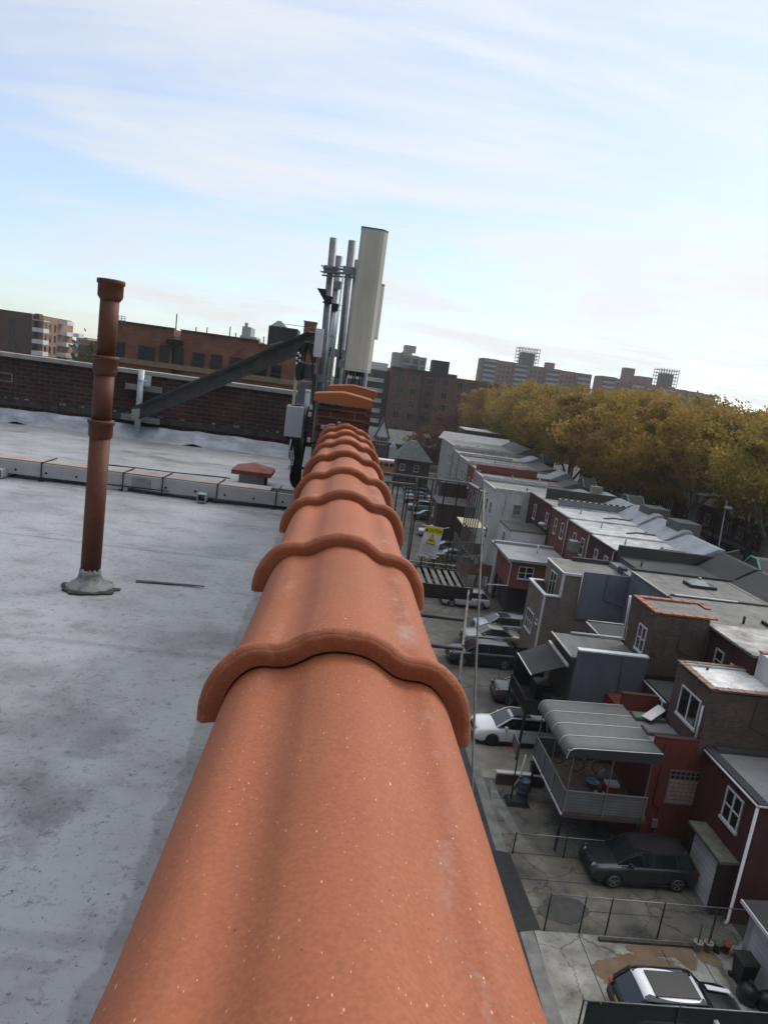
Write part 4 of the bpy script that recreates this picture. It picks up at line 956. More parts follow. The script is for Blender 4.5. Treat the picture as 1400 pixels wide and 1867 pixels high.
def hatch(parent,x,y,z,s=1):
    o=bx('roof_hatch',darkmetal,parent,x-.9*s,x+.9*s,y-.55*s,y+.55*s,z,z+.2)
    mb=MB(); b=[(x-.7*s,y-.4*s,z+.2),(x+.5*s,y-.4*s,z+.2),(x+.5*s,y+.45*s,z+.2),(x-.7*s,y+.45*s,z+.2)]; t=[(x-.25*s,y-.05*s,z+.5),(x+.1*s,y-.05*s,z+.5),(x+.1*s,y+.15*s,z+.5),(x-.25*s,y+.15*s,z+.5)]; mb.hexa(b+t)
    mb.build('glazed_lantern',mat('lantern_glass',(.3,.33,.36),.15,metal=.3),o); MB().lathe((x-.07*s,y+.05*s,z+.5),[(.12,0),(.13,.06),(.06,.14)],10).build('cowl',galv,o)
hatch(hC,25.4,34.5,8.52)
# black awning and deck behind
aw=thing('awning','black fabric awning with pale front bar sloping out over a dark rear deck','awning',(13.1,34.3,6))
mb=MB(); mb.prism([(13.1,32.7,5.72),(13.1,35.9,5.72),(11.35,35.6,5.02),(11.35,32.75,5.02)],(0,0,.03)); mb.build('canopy',mat('black_awning_cloth',(.022,.023,.025),.8,.15,5),aw,fix=True)
mb=MB(); mb.bar((13.12,32.65,5.78),(13.12,35.95,5.78),.12,.14); mb.build('roller_case',white,aw); mb=MB(); mb.bar((11.33,32.72,5.03),(11.33,35.62,5.03),.05); mb.build('front_bar',white,aw)
dk=thing('deck','dark timber rear deck with railings standing on posts under the black awning','deck',(12,34,0))
dw=mat('dark_deck_timber',(.014,.012,.011),.85,.4,6)
bx('floor',dw,dk,11.4,13.34,32.9,36.4,2.72,2.84)
mb=MB()
for i in range(24): y=32.95+i*.148; mb.box(11.42,11.45,y,y+.05,2.84,3.45)
for i in range(14): x=11.45+i*.135; mb.box(x,x+.05,32.92,32.95,2.84,3.45)
mb.box(11.38,11.48,32.9,36.4,3.45,3.52); mb.box(11.48,13.3,32.88,32.97,3.45,3.52); mb.build('railing',dw,dk)
for (x,y) in ((11.47,32.97),(11.47,36.35)): bx('post',dw,dk,x-.06,x+.06,y-.06,y+.06,0,2.72)
for (x,y) in ((11.5,32.98),(11.5,36.2)): bx('canopy_post',darkmetal,dk,x,x+.04,y,y+.04,2.84,5.0)
bx('shade_sheet',mat('deck_shade_black',(.008,.008,.008),.9),dk,11.5,13.3,36.3,36.33,2.84,5.1); bx('storage_chest',dw,dk,12.4,13.25,34.6,35.6,2.84,3.7); bx('storage_chest',dw,dk,12.6,13.25,33.3,34.0,2.84,3.6)  # black sheet added in place of the deep shade at the back
bx('lattice',mat('lattice_grey',(.06,.06,.06),.8),dk,12.7,13.3,32.85,32.87,2.84,3.9)
MB().tube([(15.6,31.98,6.8),(15.7,31.98,5.2),(15.4,31.98,3.6),(15.4,31.98,.4)],.014,5).build('wall_cable',blackrub,hC)
MB().tube([(18.6,32.33,8.9),(18.5,32.33,7.4),(19.6,32.33,6.9)],.014,5).build('wall_cable',blackrub,hC)
# --- House D : small blue extension
hD=thing('row_house','rowhouse with a small blue grey extension and dark roof tucked between tan and brick neighbours','house',(16.3,37.2,0))
bx('extension_wall',bluegrey,hD,16.45,20.9,36.3,38.6,0,6.15); bx('extension_roof',roofdark,hD,16.3,20.95,36.2,38.9,6.15,6.25)
gutter(hD,[(16.25,36.2,6.2),(16.25,38.9,6.2)],offwhite,.05,name='gutter'); gutter(hD,[(16.3,38.9,6.3),(18.6,38.9,6.3)],white,.04,name='gutter')
win(hD,'W',37.6,4.6,.8,1.1,16.45,'r'); win(hD,'W',36.9,3.9,.6,1.8,16.45,'m')
bx('main_wall',bluegrey,hD,21.0,31,38.85,44.4,0,8.3); bx('main_roof',roofgrey,hD,20.95,31,38.8,44.5,8.3,8.44)
gutter(hD,[(20.95,38.8,8.42),(20.95,44.4,8.42)],white,.05,name='gutter')
mb=MB(); mb.box(21,30,44.3,44.48,8.44,8.6); mb.build('party_wall_cap',roofdark,hD); hatch(hD,24.6,42.0,8.44)
mb=MB(); mb.box(24.6,24.63,38.9,44.2,8.44,8.455);mb.box(27.6,27.63,38.9,44.2,8.44,8.455); mb.build('roof_seam',roofdark,hD)
# --- House E : tan
hE=thing('row_house','tan sided rowhouse with white trimmed rear balcony and blue grey painted side wall','house',(15.3,44.5,0))
bx('side_wall',tanside,hE,16.38,21,44.5,48.4,0,7.62); bx('rear_wall',tanside,hE,15.3,16.37,44.52,48.4,0,5.0)
mb=MB(); mb.box(15.3,15.42,44.52,48.4,5.0,5.9); mb.box(15.42,16.37,44.52,44.64,5.0,5.9); mb.box(15.42,16.37,48.28,48.4,5.0,5.9); mb.build('balcony_parapet',tanside,hE)
mb=MB(); mb.box(15.22,15.48,44.42,48.46,5.9,6.0); mb.box(15.48,16.42,44.42,44.72,5.9,6.0); mb.box(15.48,16.36,48.2,48.46,5.9,6.0); mb.box(16.3,16.46,44.44,44.56,6.0,7.7); mb.box(16.3,17.75,44.42,44.54,7.55,7.72); mb.box(16.32,16.44,44.44,48.4,7.6,7.7); mb.box(15.25,15.38,44.44,44.56,0,5.9); mb.box(16.3,18.2,48.36,48.44,7.64,7.72)
mb.build('white_trim',white,hE)
bx('blue_side_panel',bluegrey,hE,17.72,21.9,44.40,44.48,4.55,7.95); gutter(hE,[(17.66,44.42,7.9),(17.66,44.42,4.5)],offwhite,.04)
bx('rear_wall_gap',bluegrey,hE,20.96,21.9,44.49,48.4,6,8.0)
bx('roof',roofgrey,hE,16.45,21.9,44.56,48.3,7.62,7.70); 
mb=MB(); mb.box(18.2,22.4,48.25,48.5,7.7,8.0); mb.build('roof_kerb',roofdark,hE)
mb=MB(); mb.box(20.9,21.3,45.7,46.4,7.7,8.2); mb.build('chimney_stub',roofdark,hE)
win(hE,'W',46.4,5.25,1.35,1.95,16.38,'m'); win(hE,'W',46.75,2.5,1.65,1.5,15.3,'tr'); win(hE,'W',45.1,3.6,.35,.35,15.3,'')
bx('main_wall',bluegrey,hE,22,31,44.52,49.0,0,8.2); bx('main_roof',roofdark,hE,21.95,31,44.5,49.0,8.2,8.32)
bx('party_parapet',roofdark,hE,21.9,29.6,49.0,49.3,7.6,9.15); mb=MB(); mb.prism([(27.6,49.0,8.3),(31.2,49.0,8.3),(31.2,49.0,9.9),(29.6,49.0,9.3)],(0,.3,0)); mb.build('raised_parapet_end',roofdark,hE,fix=True)
MB().tube([(22.6,46.5,8.3),(22.6,46.5,8.7)],.06,8).build('flue',blackrub,hE)
MB().tube([(19.4,44.37,7.9),(19.4,44.37,6.1),(20.9,44.37,5.7)],.016,5).build('wall_cable',blackrub,hE)
bx('vent_hood',offwhite,hE,16.9,17.1,44.42,44.497,3.1,3.3); bx('meter_box',MT['meter_grey'],hE,15.21,15.297,45.2,45.5,1.1,1.5)
# false fronts with slate and green copper, at the street side
def false_front(parent,y0,y1,zr,z1,m=None,x=29.6):
    mb=MB(); mb.hexa([(x-1.6,y0,zr),(x+1.6,y0,zr),(x+1.6,y1,zr),(x-1.6,y1,zr),(x+.2,y0,z1),(x+.7,y0,z1),(x+.7,y1,z1),(x+.2,y1,z1)]); mb.build('false_front',m or roofdark,parent)
def bay_gable(parent,y0,y1,zr,z1,x=31.):
    mb=MB(); ym=(y0+y1)/2; mb.prism([(x,y0,zr-1.6),(x,y1,zr-1.6),(x,y1,z1-1.1),(x,ym+.4,z1),(x,ym-.4,z1),(x,y0,z1-1.1)],(1.6,0,0)); g=mb.build('bay_gable',slate,parent,fix=True)
    mb=MB()
    for xx in (x-.03,x+1.63):
        mb.bar((xx,y0,zr-1.6),(xx,y0,z1-1.1),.1); mb.bar((xx,y0,z1-1.1),(xx,ym-.4,z1),.12); mb.bar((xx,ym-.4,z1),(xx,ym+.4,z1),.12); mb.bar((xx,ym+.4,z1),(xx,y1,z1-1.1),.12)
    mb.build('copper_edge',copper,g)
false_front(hC,33,38.4,8.52,9.6,roofdark); false_front(hD,39,44.2,8.44,9.5,roofdark); false_front(hE,44.6,48.9,8.3,9.5,roofdark)
bay_gable(hD,39.3,42.2,8.4,10.2); bay_gable(hE,45.4,48.2,8.4,9.9)
# --- House F group: three red units with white roofs
ub=[(49.3,54.6,'red rowhouse nearest the tan house, white membrane roof and two thin vent pipes','dk'),(54.6,60.1,'red brick rowhouse with an air conditioner on its back wall and a white roof','mid'),(60.1,65.4,'red rowhouse whose white roof is edged by a black dashed parapet','far')]
zf_=[8.72,8.85,8.98]
hF=[]
for i,(y0,y1,lab,k) in enumerate(ub):
    h=thing('row_house',lab,'house',(21.7,y0,0)); hF.append(h); z=zf_[i]; y0+=.01
    w=b_red if i==0 else brick('orange_red_house_brick',(.15,.042,.032),(.19,.06,.045),(.12,.05,.04),dirt=.25)
    x0=21.8-.05*i
    bx('wall',w,h,x0,31,y0,y1-.01,0,z-.12); bx('roof',roofwhite,h,x0-.08,31,y0,y1-.01,z-.12,z)
    gutter(h,[(x0-.12,y0+.1,z-.08),(x0-.12,y1-.1,z-.08)],offwhite if i else darkmetal,.05,name='gutter')
    gutter(h,[(x0-.05,y0+.3,z-.2),(x0-.05,y0+.3,4)],offwhite,.05)
    mb=MB(); mb.box(x0,29,y1-.2,y1-.03,z,z+.13); mb.build('roof_roll',roofwhite,h)
    for yy,ww,hh,zz in ((y0+1.5,.8,1.5,z-2.4),(y0+3.6,.75,1.5,z-2.4)): win(h,'W',yy,zz,ww,hh,x0,'r')
    false_front(h,y0+.1,y1-.1,z,z+.95+.12*i,mat('pale_sloped_membrane',(.26,.28,.31),.8,0,.8,c2=(.38,.4,.43)))
    if i!=0: bx('front_dormer_back',mat('dull_grey_shingle',(.10,.10,.095),.9,.3,6),h,29.4,31.4,y0+.4+i*.3,y0+2.7+i*.3,z+.2,z+1.6)
    MB().tube([(23.5,y0+2.5,z),(23.5,y0+2.5,z+.45)],.06,8).build('flue',galv,h)
    MB().tube([(26.2+i,y0+1.8,z),(26.2+i,y0+1.8,z+.3)],.12,8).build('vent',galv,h)
    mb=MB(); mb.bar((25.3,y0+1.2,z+.06),(26.6,y0+2.1,z+.06),.18,.1); mb.bar((26.6,y0+2.1,z+.06),(28.2,y0+1.9,z+.06),.18,.1); mb.build('conduit',MT['dull_grey_shingle'] if 'dull_grey_shingle' in MT else galv,h)
ac=bx('air_conditioner',mat('beige_ac',(.34,.32,.28),.6),hF[1],20.9,21.7,56.4,57.4,6.6,7.5)
mb=MB()
for k in range(7): mb.box(20.88,20.9,56.46,57.34,6.68+k*.11,6.71+k*.11)
mb.build('grille',darkmetal,ac)
# dark red unit with black parapet
hG=thing('row_house','dark red rowhouse with a mossy black parapet between the white roofs and the white house','house',(21.7,65.5,0))
bx('wall',b_red,hG,21.8,31,65.42,74.3,0,8.9); bx('roof',mat('pale_old_roof',(.28,.26,.23),.85,.3,.6),hG,21.7,31,65.42,74.3,8.9,9.0)
bx('black_parapet',mat('mossy_black_parapet',(.05,.05,.045),.9,.35,2.5),hG,22.3,30.2,70.0,70.3,9.0,10.1); bx('parapet_face',mat('grey_parapet_face',(.2,.21,.22),.8,.1,2),hG,22.2,30.6,65.5,65.7,9.0,9.75)
mb=MB(); x=22.4
while x<30: mb.box(x,x+.3,65.46,65.74,9.751,9.86); x+=.62
mb.build('dark_cap_block',roofdark,hG); bx('cap',white,hG,22.2,30.6,65.48,65.72,9.75,9.79)
for yy in (67.0,71.5): win(hG,'W',yy,6.4,.8,1.6,21.8,'r')
false_front(hG,66,74,9.0,10.0,MT['pale_sloped_membrane']); bay_gable(hG,69,72,9,10.4)
bx('chimney',mat('cream_chimney',(.3,.28,.22),.9,.2,3),hG,28.4,29.6,73.5,74.3,9.0,10.5)
MB().lathe((21.4,67.,6.8),[(.42,-.1),(.4,.05),(.2,.16),(.02,.18)],14).build('satellite_dish',offwhite,hG)
# pink cottage like rear wings
hP=thing('rear_wing','salmon red rear wing raised on dark stilts with a pale flat roof','house wing',(16.1,57,0))
pinkr=mat('salmon_stucco',(.20,.065,.048),.9,.15,.8,bump=.2)
bx('wall',pinkr,hP,16.15,20.6,57.0,62,2.6,5.02); bx('roof',mat('pale_grey_flat_roof',(.27,.28,.29),.75,.2,.6),hP,15.75,21.5,56.7,62.4,5.02,5.25); bx('roof_upstand',mat('pale_roof_edge',(.3,.31,.32),.7),hP,15.75,21.5,62.4,62.8,5.02,5.5)
win(hP,'S',17.55,3.5,1.35,1.15,57.0,'mr'); gutter(hP,[(15.8,56.75,5.05),(16.1,56.85,4.8),(16.1,56.85,2.8),(14.4,57.2,2.6)],r=.06)
mb=MB()
for x in (16.3,18.4,20.4):
    for y in (57.2,61.8): mb.box(x-.12,x+.12,y-.12,y+.12,0,2.6)
mb.build('stilts',mat('dark_red_timber',(.06,.02,.015),.8),hP)
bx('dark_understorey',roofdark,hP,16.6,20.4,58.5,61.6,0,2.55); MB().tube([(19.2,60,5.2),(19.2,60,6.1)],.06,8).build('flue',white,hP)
hQ=thing('rear_wing','small white rear wing with a dark flat roof against the tall white house','house wing',(18,66,0))
bx('wall',whitewall,hQ,18.0,21.7,66.0,70.8,0,5.9); bx('roof',roofdark,hQ,17.95,21.7,65.95,70.8,5.9,6.0); win(hQ,'W',68,4.2,.9,1.2,18.0,'m'); bx('lower_roof',MT['pale_grey_flat_roof'],hQ,16.2,21.7,62.9,65.9,4.6,4.75) ; bx('lower_wall',whitewall,hQ,16.3,21.6,63,65.85,0,4.6)
# timber decks in front
for (x0,x1,y0,y1,z,lab,c) in ((12.6,15.4,60.5,63.5,2.4,'orange brown timber deck and shed roof beside the salmon wing',(.12,.06,.03)),(13.0,15.2,64.5,69,3.4,'small rear deck with a yellowed plastic canopy',(.08,.06,.05))):
    t=thing('deck',lab,'deck',((x0+x1)/2,y0,0)); m_=mat('deck_'+lab[:6],c,.85,.3,3)
    bx('floor',m_,t,x0,x1,y0,y1,z,z+.15)
    mb=MB()
    for x in (x0+.1,x1-.1):
        for y in (y0+.1,y1-.1): mb.box(x-.07,x+.07,y-.07,y+.07,0,z)
    mb.build('posts',m_,t)
    mb=MB(); mb.box(x0,x1,y0,y0+.05,z+.15,z+1.1); mb.box(x0,x0+.05,y0+.05,y1,z+.15,z+1.1); mb.build('board_railing',m_,t)
    if 'yellow' in lab:
        mb=MB(); mb.box(x0,x1,y0,y1,z+2.6,z+2.68); mb.build('canopy',mat('yellowed_canopy',(.38,.36,.24),.6),t)
        mb=MB()
        for x in (x0+.1,x1-.1): mb.box(x-.04,x+.04,y0+.05,y0+.12,z+1.1,z+2.6)
        mb.build('canopy_posts',offwhite,t)
# --- white houses
wh=[(74.5,81.9,8.55,'tall white stucco rowhouse showing its side wall with two small windows','W'),(82,87.0,8.85,'pale rowhouse with a white parapet just behind the tall white house','W'),(87.1,92.6,9.1,'rowhouse with a bright red rear parapet among the white ones','R'),(92.7,100.8,9.4,'narrow pale grey rowhouse beyond the red parapet','W'),(100.9,106.4,9.6,'cream walled rowhouse second from the far end of the row','W'),(106.5,121,10.2,'farthest white rowhouse with a bright white sloping parapet roof','W')]
agedwhite=mat('aged_white_wall',(.3,.3,.28),.9,0,.3,c2=(.46,.46,.43),bump=.2)
grime(agedwhite,.35)
for i,(y0,y1,z,lab,k) in enumerate(wh):
    h=thing('row_house',lab,'house',(18,y0,0)); wm_=whitewall if i==0 else (redstucco if k=='R' else agedwhite)
    bx('wall',wm_,h,18.0,31,y0,y1,0,z-.1)
    bx('roof',mat('aged_pale_roof',(.2,.2,.19),.85,0,.4,c2=(.36,.35,.33)) if i%2==0 else MT['grey_roof_membrane'],h,18.1,31,y0+.3,y1-.1,z-.1,z)
    mb=MB(); mb.box(17.95,26,y0-.02,y0+.25,z-.1,z+.3+(.5 if i in(2,) else 0)); mb.box(17.93,18.12,y0+.26,y1-.02,z-.1,z+.12); mb.build('parapet',roofwhite if i not in (2,) else mat('bright_red_parapet',(.2,.05,.035),.8),h)
    if i>0: mb=MB(); mb.box(17.8,18.6,y0-.03,y0+.3,0,z+.05); mb.build('pilaster',mat('white_pilaster',(.42,.42,.42),.8),h)
    for yy in (y0+1.5,y0+3.7): win(h,'W',yy,z-3,.8,1.5,18.0,'r'); win(h,'W',yy,z-6,.8,1.5,18.0,'r')
    if i==0:
        win(h,'S',20.65,6.05,.95,1.2,y0,'rb',offwhite); win(h,'S',23.0,6.3,.65,.95,y0,'mr',offwhite)
    if i==0:
        for (xa,za,xb,zb2) in ((19.2,8.3,19.0,5.6),(21.9,8.4,22.0,6.5)): MB().tube([(xa,y0-.03,za),((xa+xb)/2+.1,y0-.03,(za+zb2)/2),(xb,y0-.03,zb2)],.02,5).build('wall_cable',blackrub,h)
    for x in (22,25.5): MB().tube([(x,y0+2,z),(x,y0+2,z+.5)],.1,8).build('flue',galv if x<24 else offwhite,h)
    if i in (1,4): bay_gable(h,y0+1,y0+4,z,z+1.3)
    false_front(h,y0+.3,y1-.3-(i%3)*.8,z,z+.5+.25*((i*7)%3),MT['dull_grey_shingle'] if i%2 else MT['pale_sloped_membrane'])
    if i==5:
        mb=MB(); mb.hexa([(17.3,y1-1,z+.0),(30,y1-1,z),(30,y1+.0,z),(17.3,y1,z),(18.1,y1-.2,z+1.25),(30,y1-.2,z+1.15),(30,y1,z+1.15),(18.1,y1,z+1.25)]); mb.build('white_rear_parapet',mat('bright_white_membrane',(.6,.6,.6),.7,.1,1),h)
# brown lower extensions in front of the white row
for (x0,x1,y0,y1,z,lab) in ((13.2,17.9,84,90,4.6,'dark brown lower rear extension in front of the pale rowhouses'),(14.6,17.9,92,98,6.2,'taller dark brown rear extension below the cream rowhouse')):
    h=thing('rear_wing',lab,'house wing',(x0,y0,0)); bm=brick('dark_brown_wing_brick',(.05,.025,.02),(.07,.035,.028),(.05,.04,.035)); bx('wall',bm,h,x0,x1,y0,y1,0,z); bx('roof',roofdark,h,x0-.1,x1,y0-.1,y1,z,z+.12); win(h,'W',(y0+y1)/2,z-2.2,1.,1.2,x0,'m')
    bx('base_door',darkmetal,h,x0+.6,x0+2.4,y0-.04,y0-.001,.05,2.1)

# ================================================================== PATIO DECK WITH GREY CANOPY
pd=thing('deck','raised patio deck with pale corrugated railing panels beside the red wall','deck',(13,26,0))
bx('floor',mat('deck_floor_brown',(.11,.08,.058),.85,.3,3),pd,11.35,15.1,25.75,30.2,1.85,1.98)
rl=lines('corrugated_rail_panels',(.16,.155,.15),(.06,.058,.055),.14,bump=1.)
mb=MB(); mb.box(11.35,14.9,25.72,25.76,2.0,2.95); mb.box(11.33,11.37,25.77,30.2,2.0,2.95); mb.box(11.38,15.1,30.16,30.2,2.0,2.95); mb.build('railing_panels',rl,pd)
mb=MB()
for x in (11.36,13.1,14.9): mb.bar((x,25.69,1.9),(x,25.69,3.0),.05)
mb.bar((11.3,25.69,3.0),(14.95,25.69,3.0),.05); mb.bar((11.3,25.69,3.0),(11.3,30.2,3.0),.05)
for y in (27.2,28.7,30.2): mb.bar((11.3,y,1.9),(11.3,y,3.0),.05)
mb.build('rail_posts',mat('dull_rail_metal',(.2,.2,.19),.5),pd)
mb=MB()
for (x,y) in ((11.4,25.8),(11.4,30.1),(14.9,25.8)): mb.bar((x,y,0),(x,y,1.85),.1)
mb.build('support_posts',darkmetal,pd); bx('white_fascia',white,pd,11.27,11.32,25.66,30.2,1.85,1.93); bx('edge_beam',mat('brown_beam',(.07,.05,.04),.8),pd,11.35,15.1,25.70,25.745,1.72,1.85)
gutter(pd,[(11.05,30.5,1.75),(10.9,30.3,.6),(10.6,30.2,.1)],offwhite,.05)
cn=thing('canopy','grey fabric patio canopy with four pale seams and a rounded dark front edge','canopy',(13,26,5))
# corner points
nearR=atY(1190,1366,25.6); farR=Vector((15.05,29.9,0)); 
cz=5.05; xl_=11.15
mb=MB(); mb.smooth=True; rows=[]
Yn,Yf=25.55,29.9
prof=[(11.0,-.5),(11.01,-.34),(11.07,-.16),(11.2,-.04),(11.42,.0),(12.3,.03),(13.2,.06),(14.2,.09),(15.1,.12)]
for x,dz in prof: rows.append([(x,Yn+(Yf-Yn)*k/8,cz+dz-.012*math.sin(k*math.pi/2)**2) for k in range(9)])
mb.grid(rows); o=mb.build('canopy_cloth',mat('grey_canopy_cloth',(.115,.122,.122),.8,.12,3),cn,fix=True); sd=o.modifiers.new('s','SOLIDIFY'); sd.thickness=.03
mb=MB()
for k in range(5):
    y=Yn+(Yf-Yn)*k/4
    for (a,b) in zip(prof,prof[1:]): mb.bar((a[0],y,cz+a[1]+.012),(b[0],y,cz+b[1]+.012),.035,.02)
mb.build('seams',offwhite,cn)
mb=MB()
for (a,b) in zip(prof,prof[1:]): mb.poly([(a[0],Yn-.01,cz+a[1]),(b[0],Yn-.01,cz+b[1]),(b[0],Yn-.01,cz+min(b[1],-.0)-.36),(a[0],Yn-.01,min(cz+a[1]-.01,cz-.4))])
mb.build('side_valance',mat('dark_valance',(.03,.03,.032),.8),cn)
mb=MB()
for (x,y) in ((11.36,25.7),(11.36,30.1),(13.1,25.7),(14.8,25.7),(11.36,27.9)): mb.bar((x,y,2.9),(x,y,4.9),.045)
mb.bar((11.0,25.62,4.9),(15.0,25.62,4.95),.045); mb.build('frame_poles',galv,cn)
# things on the deck
def put(name,label,cat,builder,loc):
    t=thing(name,label,cat,loc); builder(t,Vector(loc)); return t
def cooler(t,p):
    bx('body',mat('cooler_red',(.3,.02,.03),.5),t,p.x-.3,p.x+.3,p.y-.2,p.y+.2,p.z,p.z+.38); bx('lid',white,t,p.x-.31,p.x+.31,p.y-.21,p.y+.21,p.z+.38,p.z+.46); MB().bar((p.x-.28,p.y-.22,p.z+.35),(p.x+.28,p.y-.22,p.z+.35),.03).build('handle',white,t)
put('cool_box','red cool box with a white lid standing on the patio deck','cool box',cooler,(14.2,27.6,1.98))
def tub(c,r,h):
    def f(t,p):
        MB().lathe(p,[(r*.8,0),(r,h),(r*1.06,h),(r*1.06,h+.02),(r*.93,h+.02),(r*.75,.03),(0,.03)],20).build('tub',mat('tub_'+str(c),c,.5),t)
        MB().tube([p+Vector((r*math.cos(a),0,h+.02+r*.3*math.sin(a))) for a in [math.pi*k/8 for k in range(9)]],.01,5).build('handle',darkmetal,t)
    return f
put('wash_tub','blue plastic tub on the patio deck near the red wall','tub',tub((.02,.09,.35),.32,.22),(14.2,26.5,1.98))
put('wash_tub','pale blue round tub in the middle of the patio deck','tub',tub((.3,.36,.42),.28,.3),(13.4,27.8,1.98))
put('wash_tub','dark round tub beside the blue tub on the patio deck','tub',tub((.03,.03,.03),.25,.25),(14.7,26.4,1.98))
put('wash_tub','orange brown tub near the deck railing','tub',tub((.28,.13,.03),.26,.22),(13.6,26.5,1.98))
def toy(t,p):
    bx('body',mat('toy_yellow',(.55,.5,.02),.5),t,p.x-.22,p.x+.22,p.y-.1,p.y+.1,p.z+.08,p.z+.2); bx('seat',blackrub,t,p.x-.08,p.x+.1,p.y-.08,p.y+.08,p.z+.2,p.z+.26)
    for dx in (-.15,.15):
        for dy in (-.12,.12): MB().lathe((p.x+dx,p.y+dy,p.z+.07),[(.07,-.02),(.07,.02)],12,'y').build('wheel',blackrub,t)
put('toy_car','small bright yellow toy car on the patio deck','toy',toy,(13.5,27.15,1.98))
def bike(t,p,c=(.3,.3,.3)):
    fm=mat('bike_frame',c,.4,metal=.4)
    for dx in (-.52,.52):
        mb=MB(); mb.tube([p+Vector((dx+.32*math.cos(a),0,.34+.32*math.sin(a))) for a in [2*math.pi*k/20 for k in range(21)]],.022,6,False)
        w=mb.build('wheel',blackrub,t); mb=MB()
        for k in range(8): a=2*math.pi*k/8; mb.bar(p+Vector((dx,0,.34)),p+Vector((dx+.31*math.cos(a),0,.34+.31*math.sin(a))),.006)
        mb.build('spokes',galv,w)
    v=lambda x,z:p+Vector((x,0,z))
    mb=MB()
    for a,b in ((( -.52,.34),(-.2,.75)),((-.2,.75),(.32,.78)),((.32,.78),(-.08,.32)),((-.08,.32),(-.52,.34)),((-.08,.32),(-.22,.85)),((.52,.34),(.32,.95))): mb.tube([v(*a),v(*b)],.018,6)
    mb.build('frame',fm,t); mb=MB(); mb.tube([v(.32,.95)+Vector((0,-.25,.03)),v(.32,.97),v(.32,.95)+Vector((0,.25,.03))],.014,6); mb.build('handlebar',darkmetal,t); bx('saddle',blackrub,t,p.x-.34,p.x-.1,p.y-.07,p.y+.07,p.z+.85,p.z+.9)
put('bicycle','bicycle leaning on the far railing of the patio deck','bicycle',bike,(12.9,29.6,1.98))
put('bicycle','second bicycle parked upright behind the pale blue tub on the deck','bicycle',bike,(13.6,29.0,1.98))
def bag(t,p):
    MB().lathe(p,[(.18,0),(.24,.12),(.2,.3),(.08,.42),(.05,.5)],14).build('sack',mat('pale_sack',(.3,.3,.3),.7,.2,9),t)
put('plastic_sack','grey white sack standing by the bicycles on the deck','sack',bag,(14.2,28.6,1.98))
# --- basketball hoop
bh=thing('basketball_hoop','portable basketball hoop with a thin black pole and red rim beside the patio deck','hoop',(10.4,29.0,0))
bb=atY(925,1460,29.0); tb=atY(944,1345,29.6)
MB().tube([(10.2,29.05,.2),(10.3,29.5,2.6)],.04,8).build('pole',blackrub,bh)
mb=MB(); mb.hexa([(9.95,28.7,.0),(11.1,28.7,0),(11.1,29.5,0),(9.95,29.5,0),(10.05,28.8,.22),(10.95,28.8,.22),(10.95,29.4,.22),(10.05,29.4,.22)]); mb.build('base',blackrub,bh)
A=Vector((10.35,29.6,3.0)); mb=MB(); mb.box(10.18,10.23,29.3,30.2,2.25,2.95); o=mb.build('backboard',mat('grubby_backboard',(.16,.13,.13),.5,.4,3),bh)
mb=MB(); mb.bar((10.17,29.3,2.25),(10.17,29.3,2.95),.03); mb.bar((10.17,30.2,2.25),(10.17,30.2,2.95),.03); mb.bar((10.17,29.3,2.95),(10.17,30.2,2.95),.03); mb.build('backboard_frame',blackrub,bh)
mb=MB(); mb.tube([(9.92+.23*math.cos(a),29.75+.23*math.sin(a),2.35) for a in [2*math.pi*k/18 for k in range(19)]],.018,6,False); mb.build('rim',mat('hoop_red',(.4,.06,.05),.5),bh)
# drum, bins, low brick wall
def drum(t,p):
    MB().lathe(p,[(.28,0),(.29,.02),(.285,.3),(.295,.31),(.285,.33),(.285,.62),(.295,.63),(.285,.65),(.285,.86),(.3,.87),(.3,.9),(.26,.9),(.26,.8),(0,.8)],22).build('drum',mat('blue_grey_drum',(.07,.085,.11),.5),t)
put('drum','blue grey plastic drum next to the basketball hoop base','drum',drum,(10.9,29.6,.02))
def bin_(t,p,m=None):
    mb=MB(); mb.hexa([(p.x-.24,p.y-.26,p.z+.06),(p.x+.24,p.y-.26,p.z+.06),(p.x+.24,p.y+.24,p.z+.06),(p.x-.24,p.y+.24,p.z+.06),(p.x-.3,p.y-.33,p.z+.98),(p.x+.3,p.y-.33,p.z+.98),(p.x+.3,p.y+.33,p.z+.98),(p.x-.3,p.y+.33,p.z+.98)]); bevel(mb.build('bin_body',blackrub,t),.03)
    mb=MB(); mb.hexa([(p.x-.32,p.y-.36,p.z+.985),(p.x+.32,p.y-.36,p.z+.985),(p.x+.32,p.y+.36,p.z+.985),(p.x-.32,p.y+.36,p.z+.985),(p.x-.26,p.y-.28,p.z+1.07),(p.x+.26,p.y-.28,p.z+1.07),(p.x+.26,p.y+.28,p.z+1.07),(p.x-.26,p.y+.28,p.z+1.07)]); mb.build('lid',mat('bin_lid',(.02,.02,.02),.35),t)
    for dx in (-.27,.27): MB().lathe((p.x+dx,p.y+.25,p.z+.1),[(.1,-.03),(.1,.03)],12,'x').build('wheel',blackrub,t)
put('trash_bin','black wheeled bin under the patio deck edge, left of the pair','bin',bin_,(11.9,30.9,.02)); put('trash_bin','black wheeled bin behind its twin under the patio deck','bin',bin_,(12.3,31.4,.02))
put('trash_bin','tall black wheeled bin beside the white garage at the lower right edge','bin',bin_,(16.25,19.6,.012)); 
def tb_(t,p): MB().lathe(p,[(.3,0),(.38,.15),(.34,.42),(.18,.6),(.05,.66),(.09,.74)],14).build('bag',mat('bin_bag',(.015,.015,.016),.3,bump=.8,bs=6),t)
put('bin_bag','full black refuse bag in front of the tall wheeled bin','bag',tb_,(16.05,18.9,.012)); put('bin_bag','second black refuse bag nearer the shed door','bag',tb_,(16.55,18.6,.012))
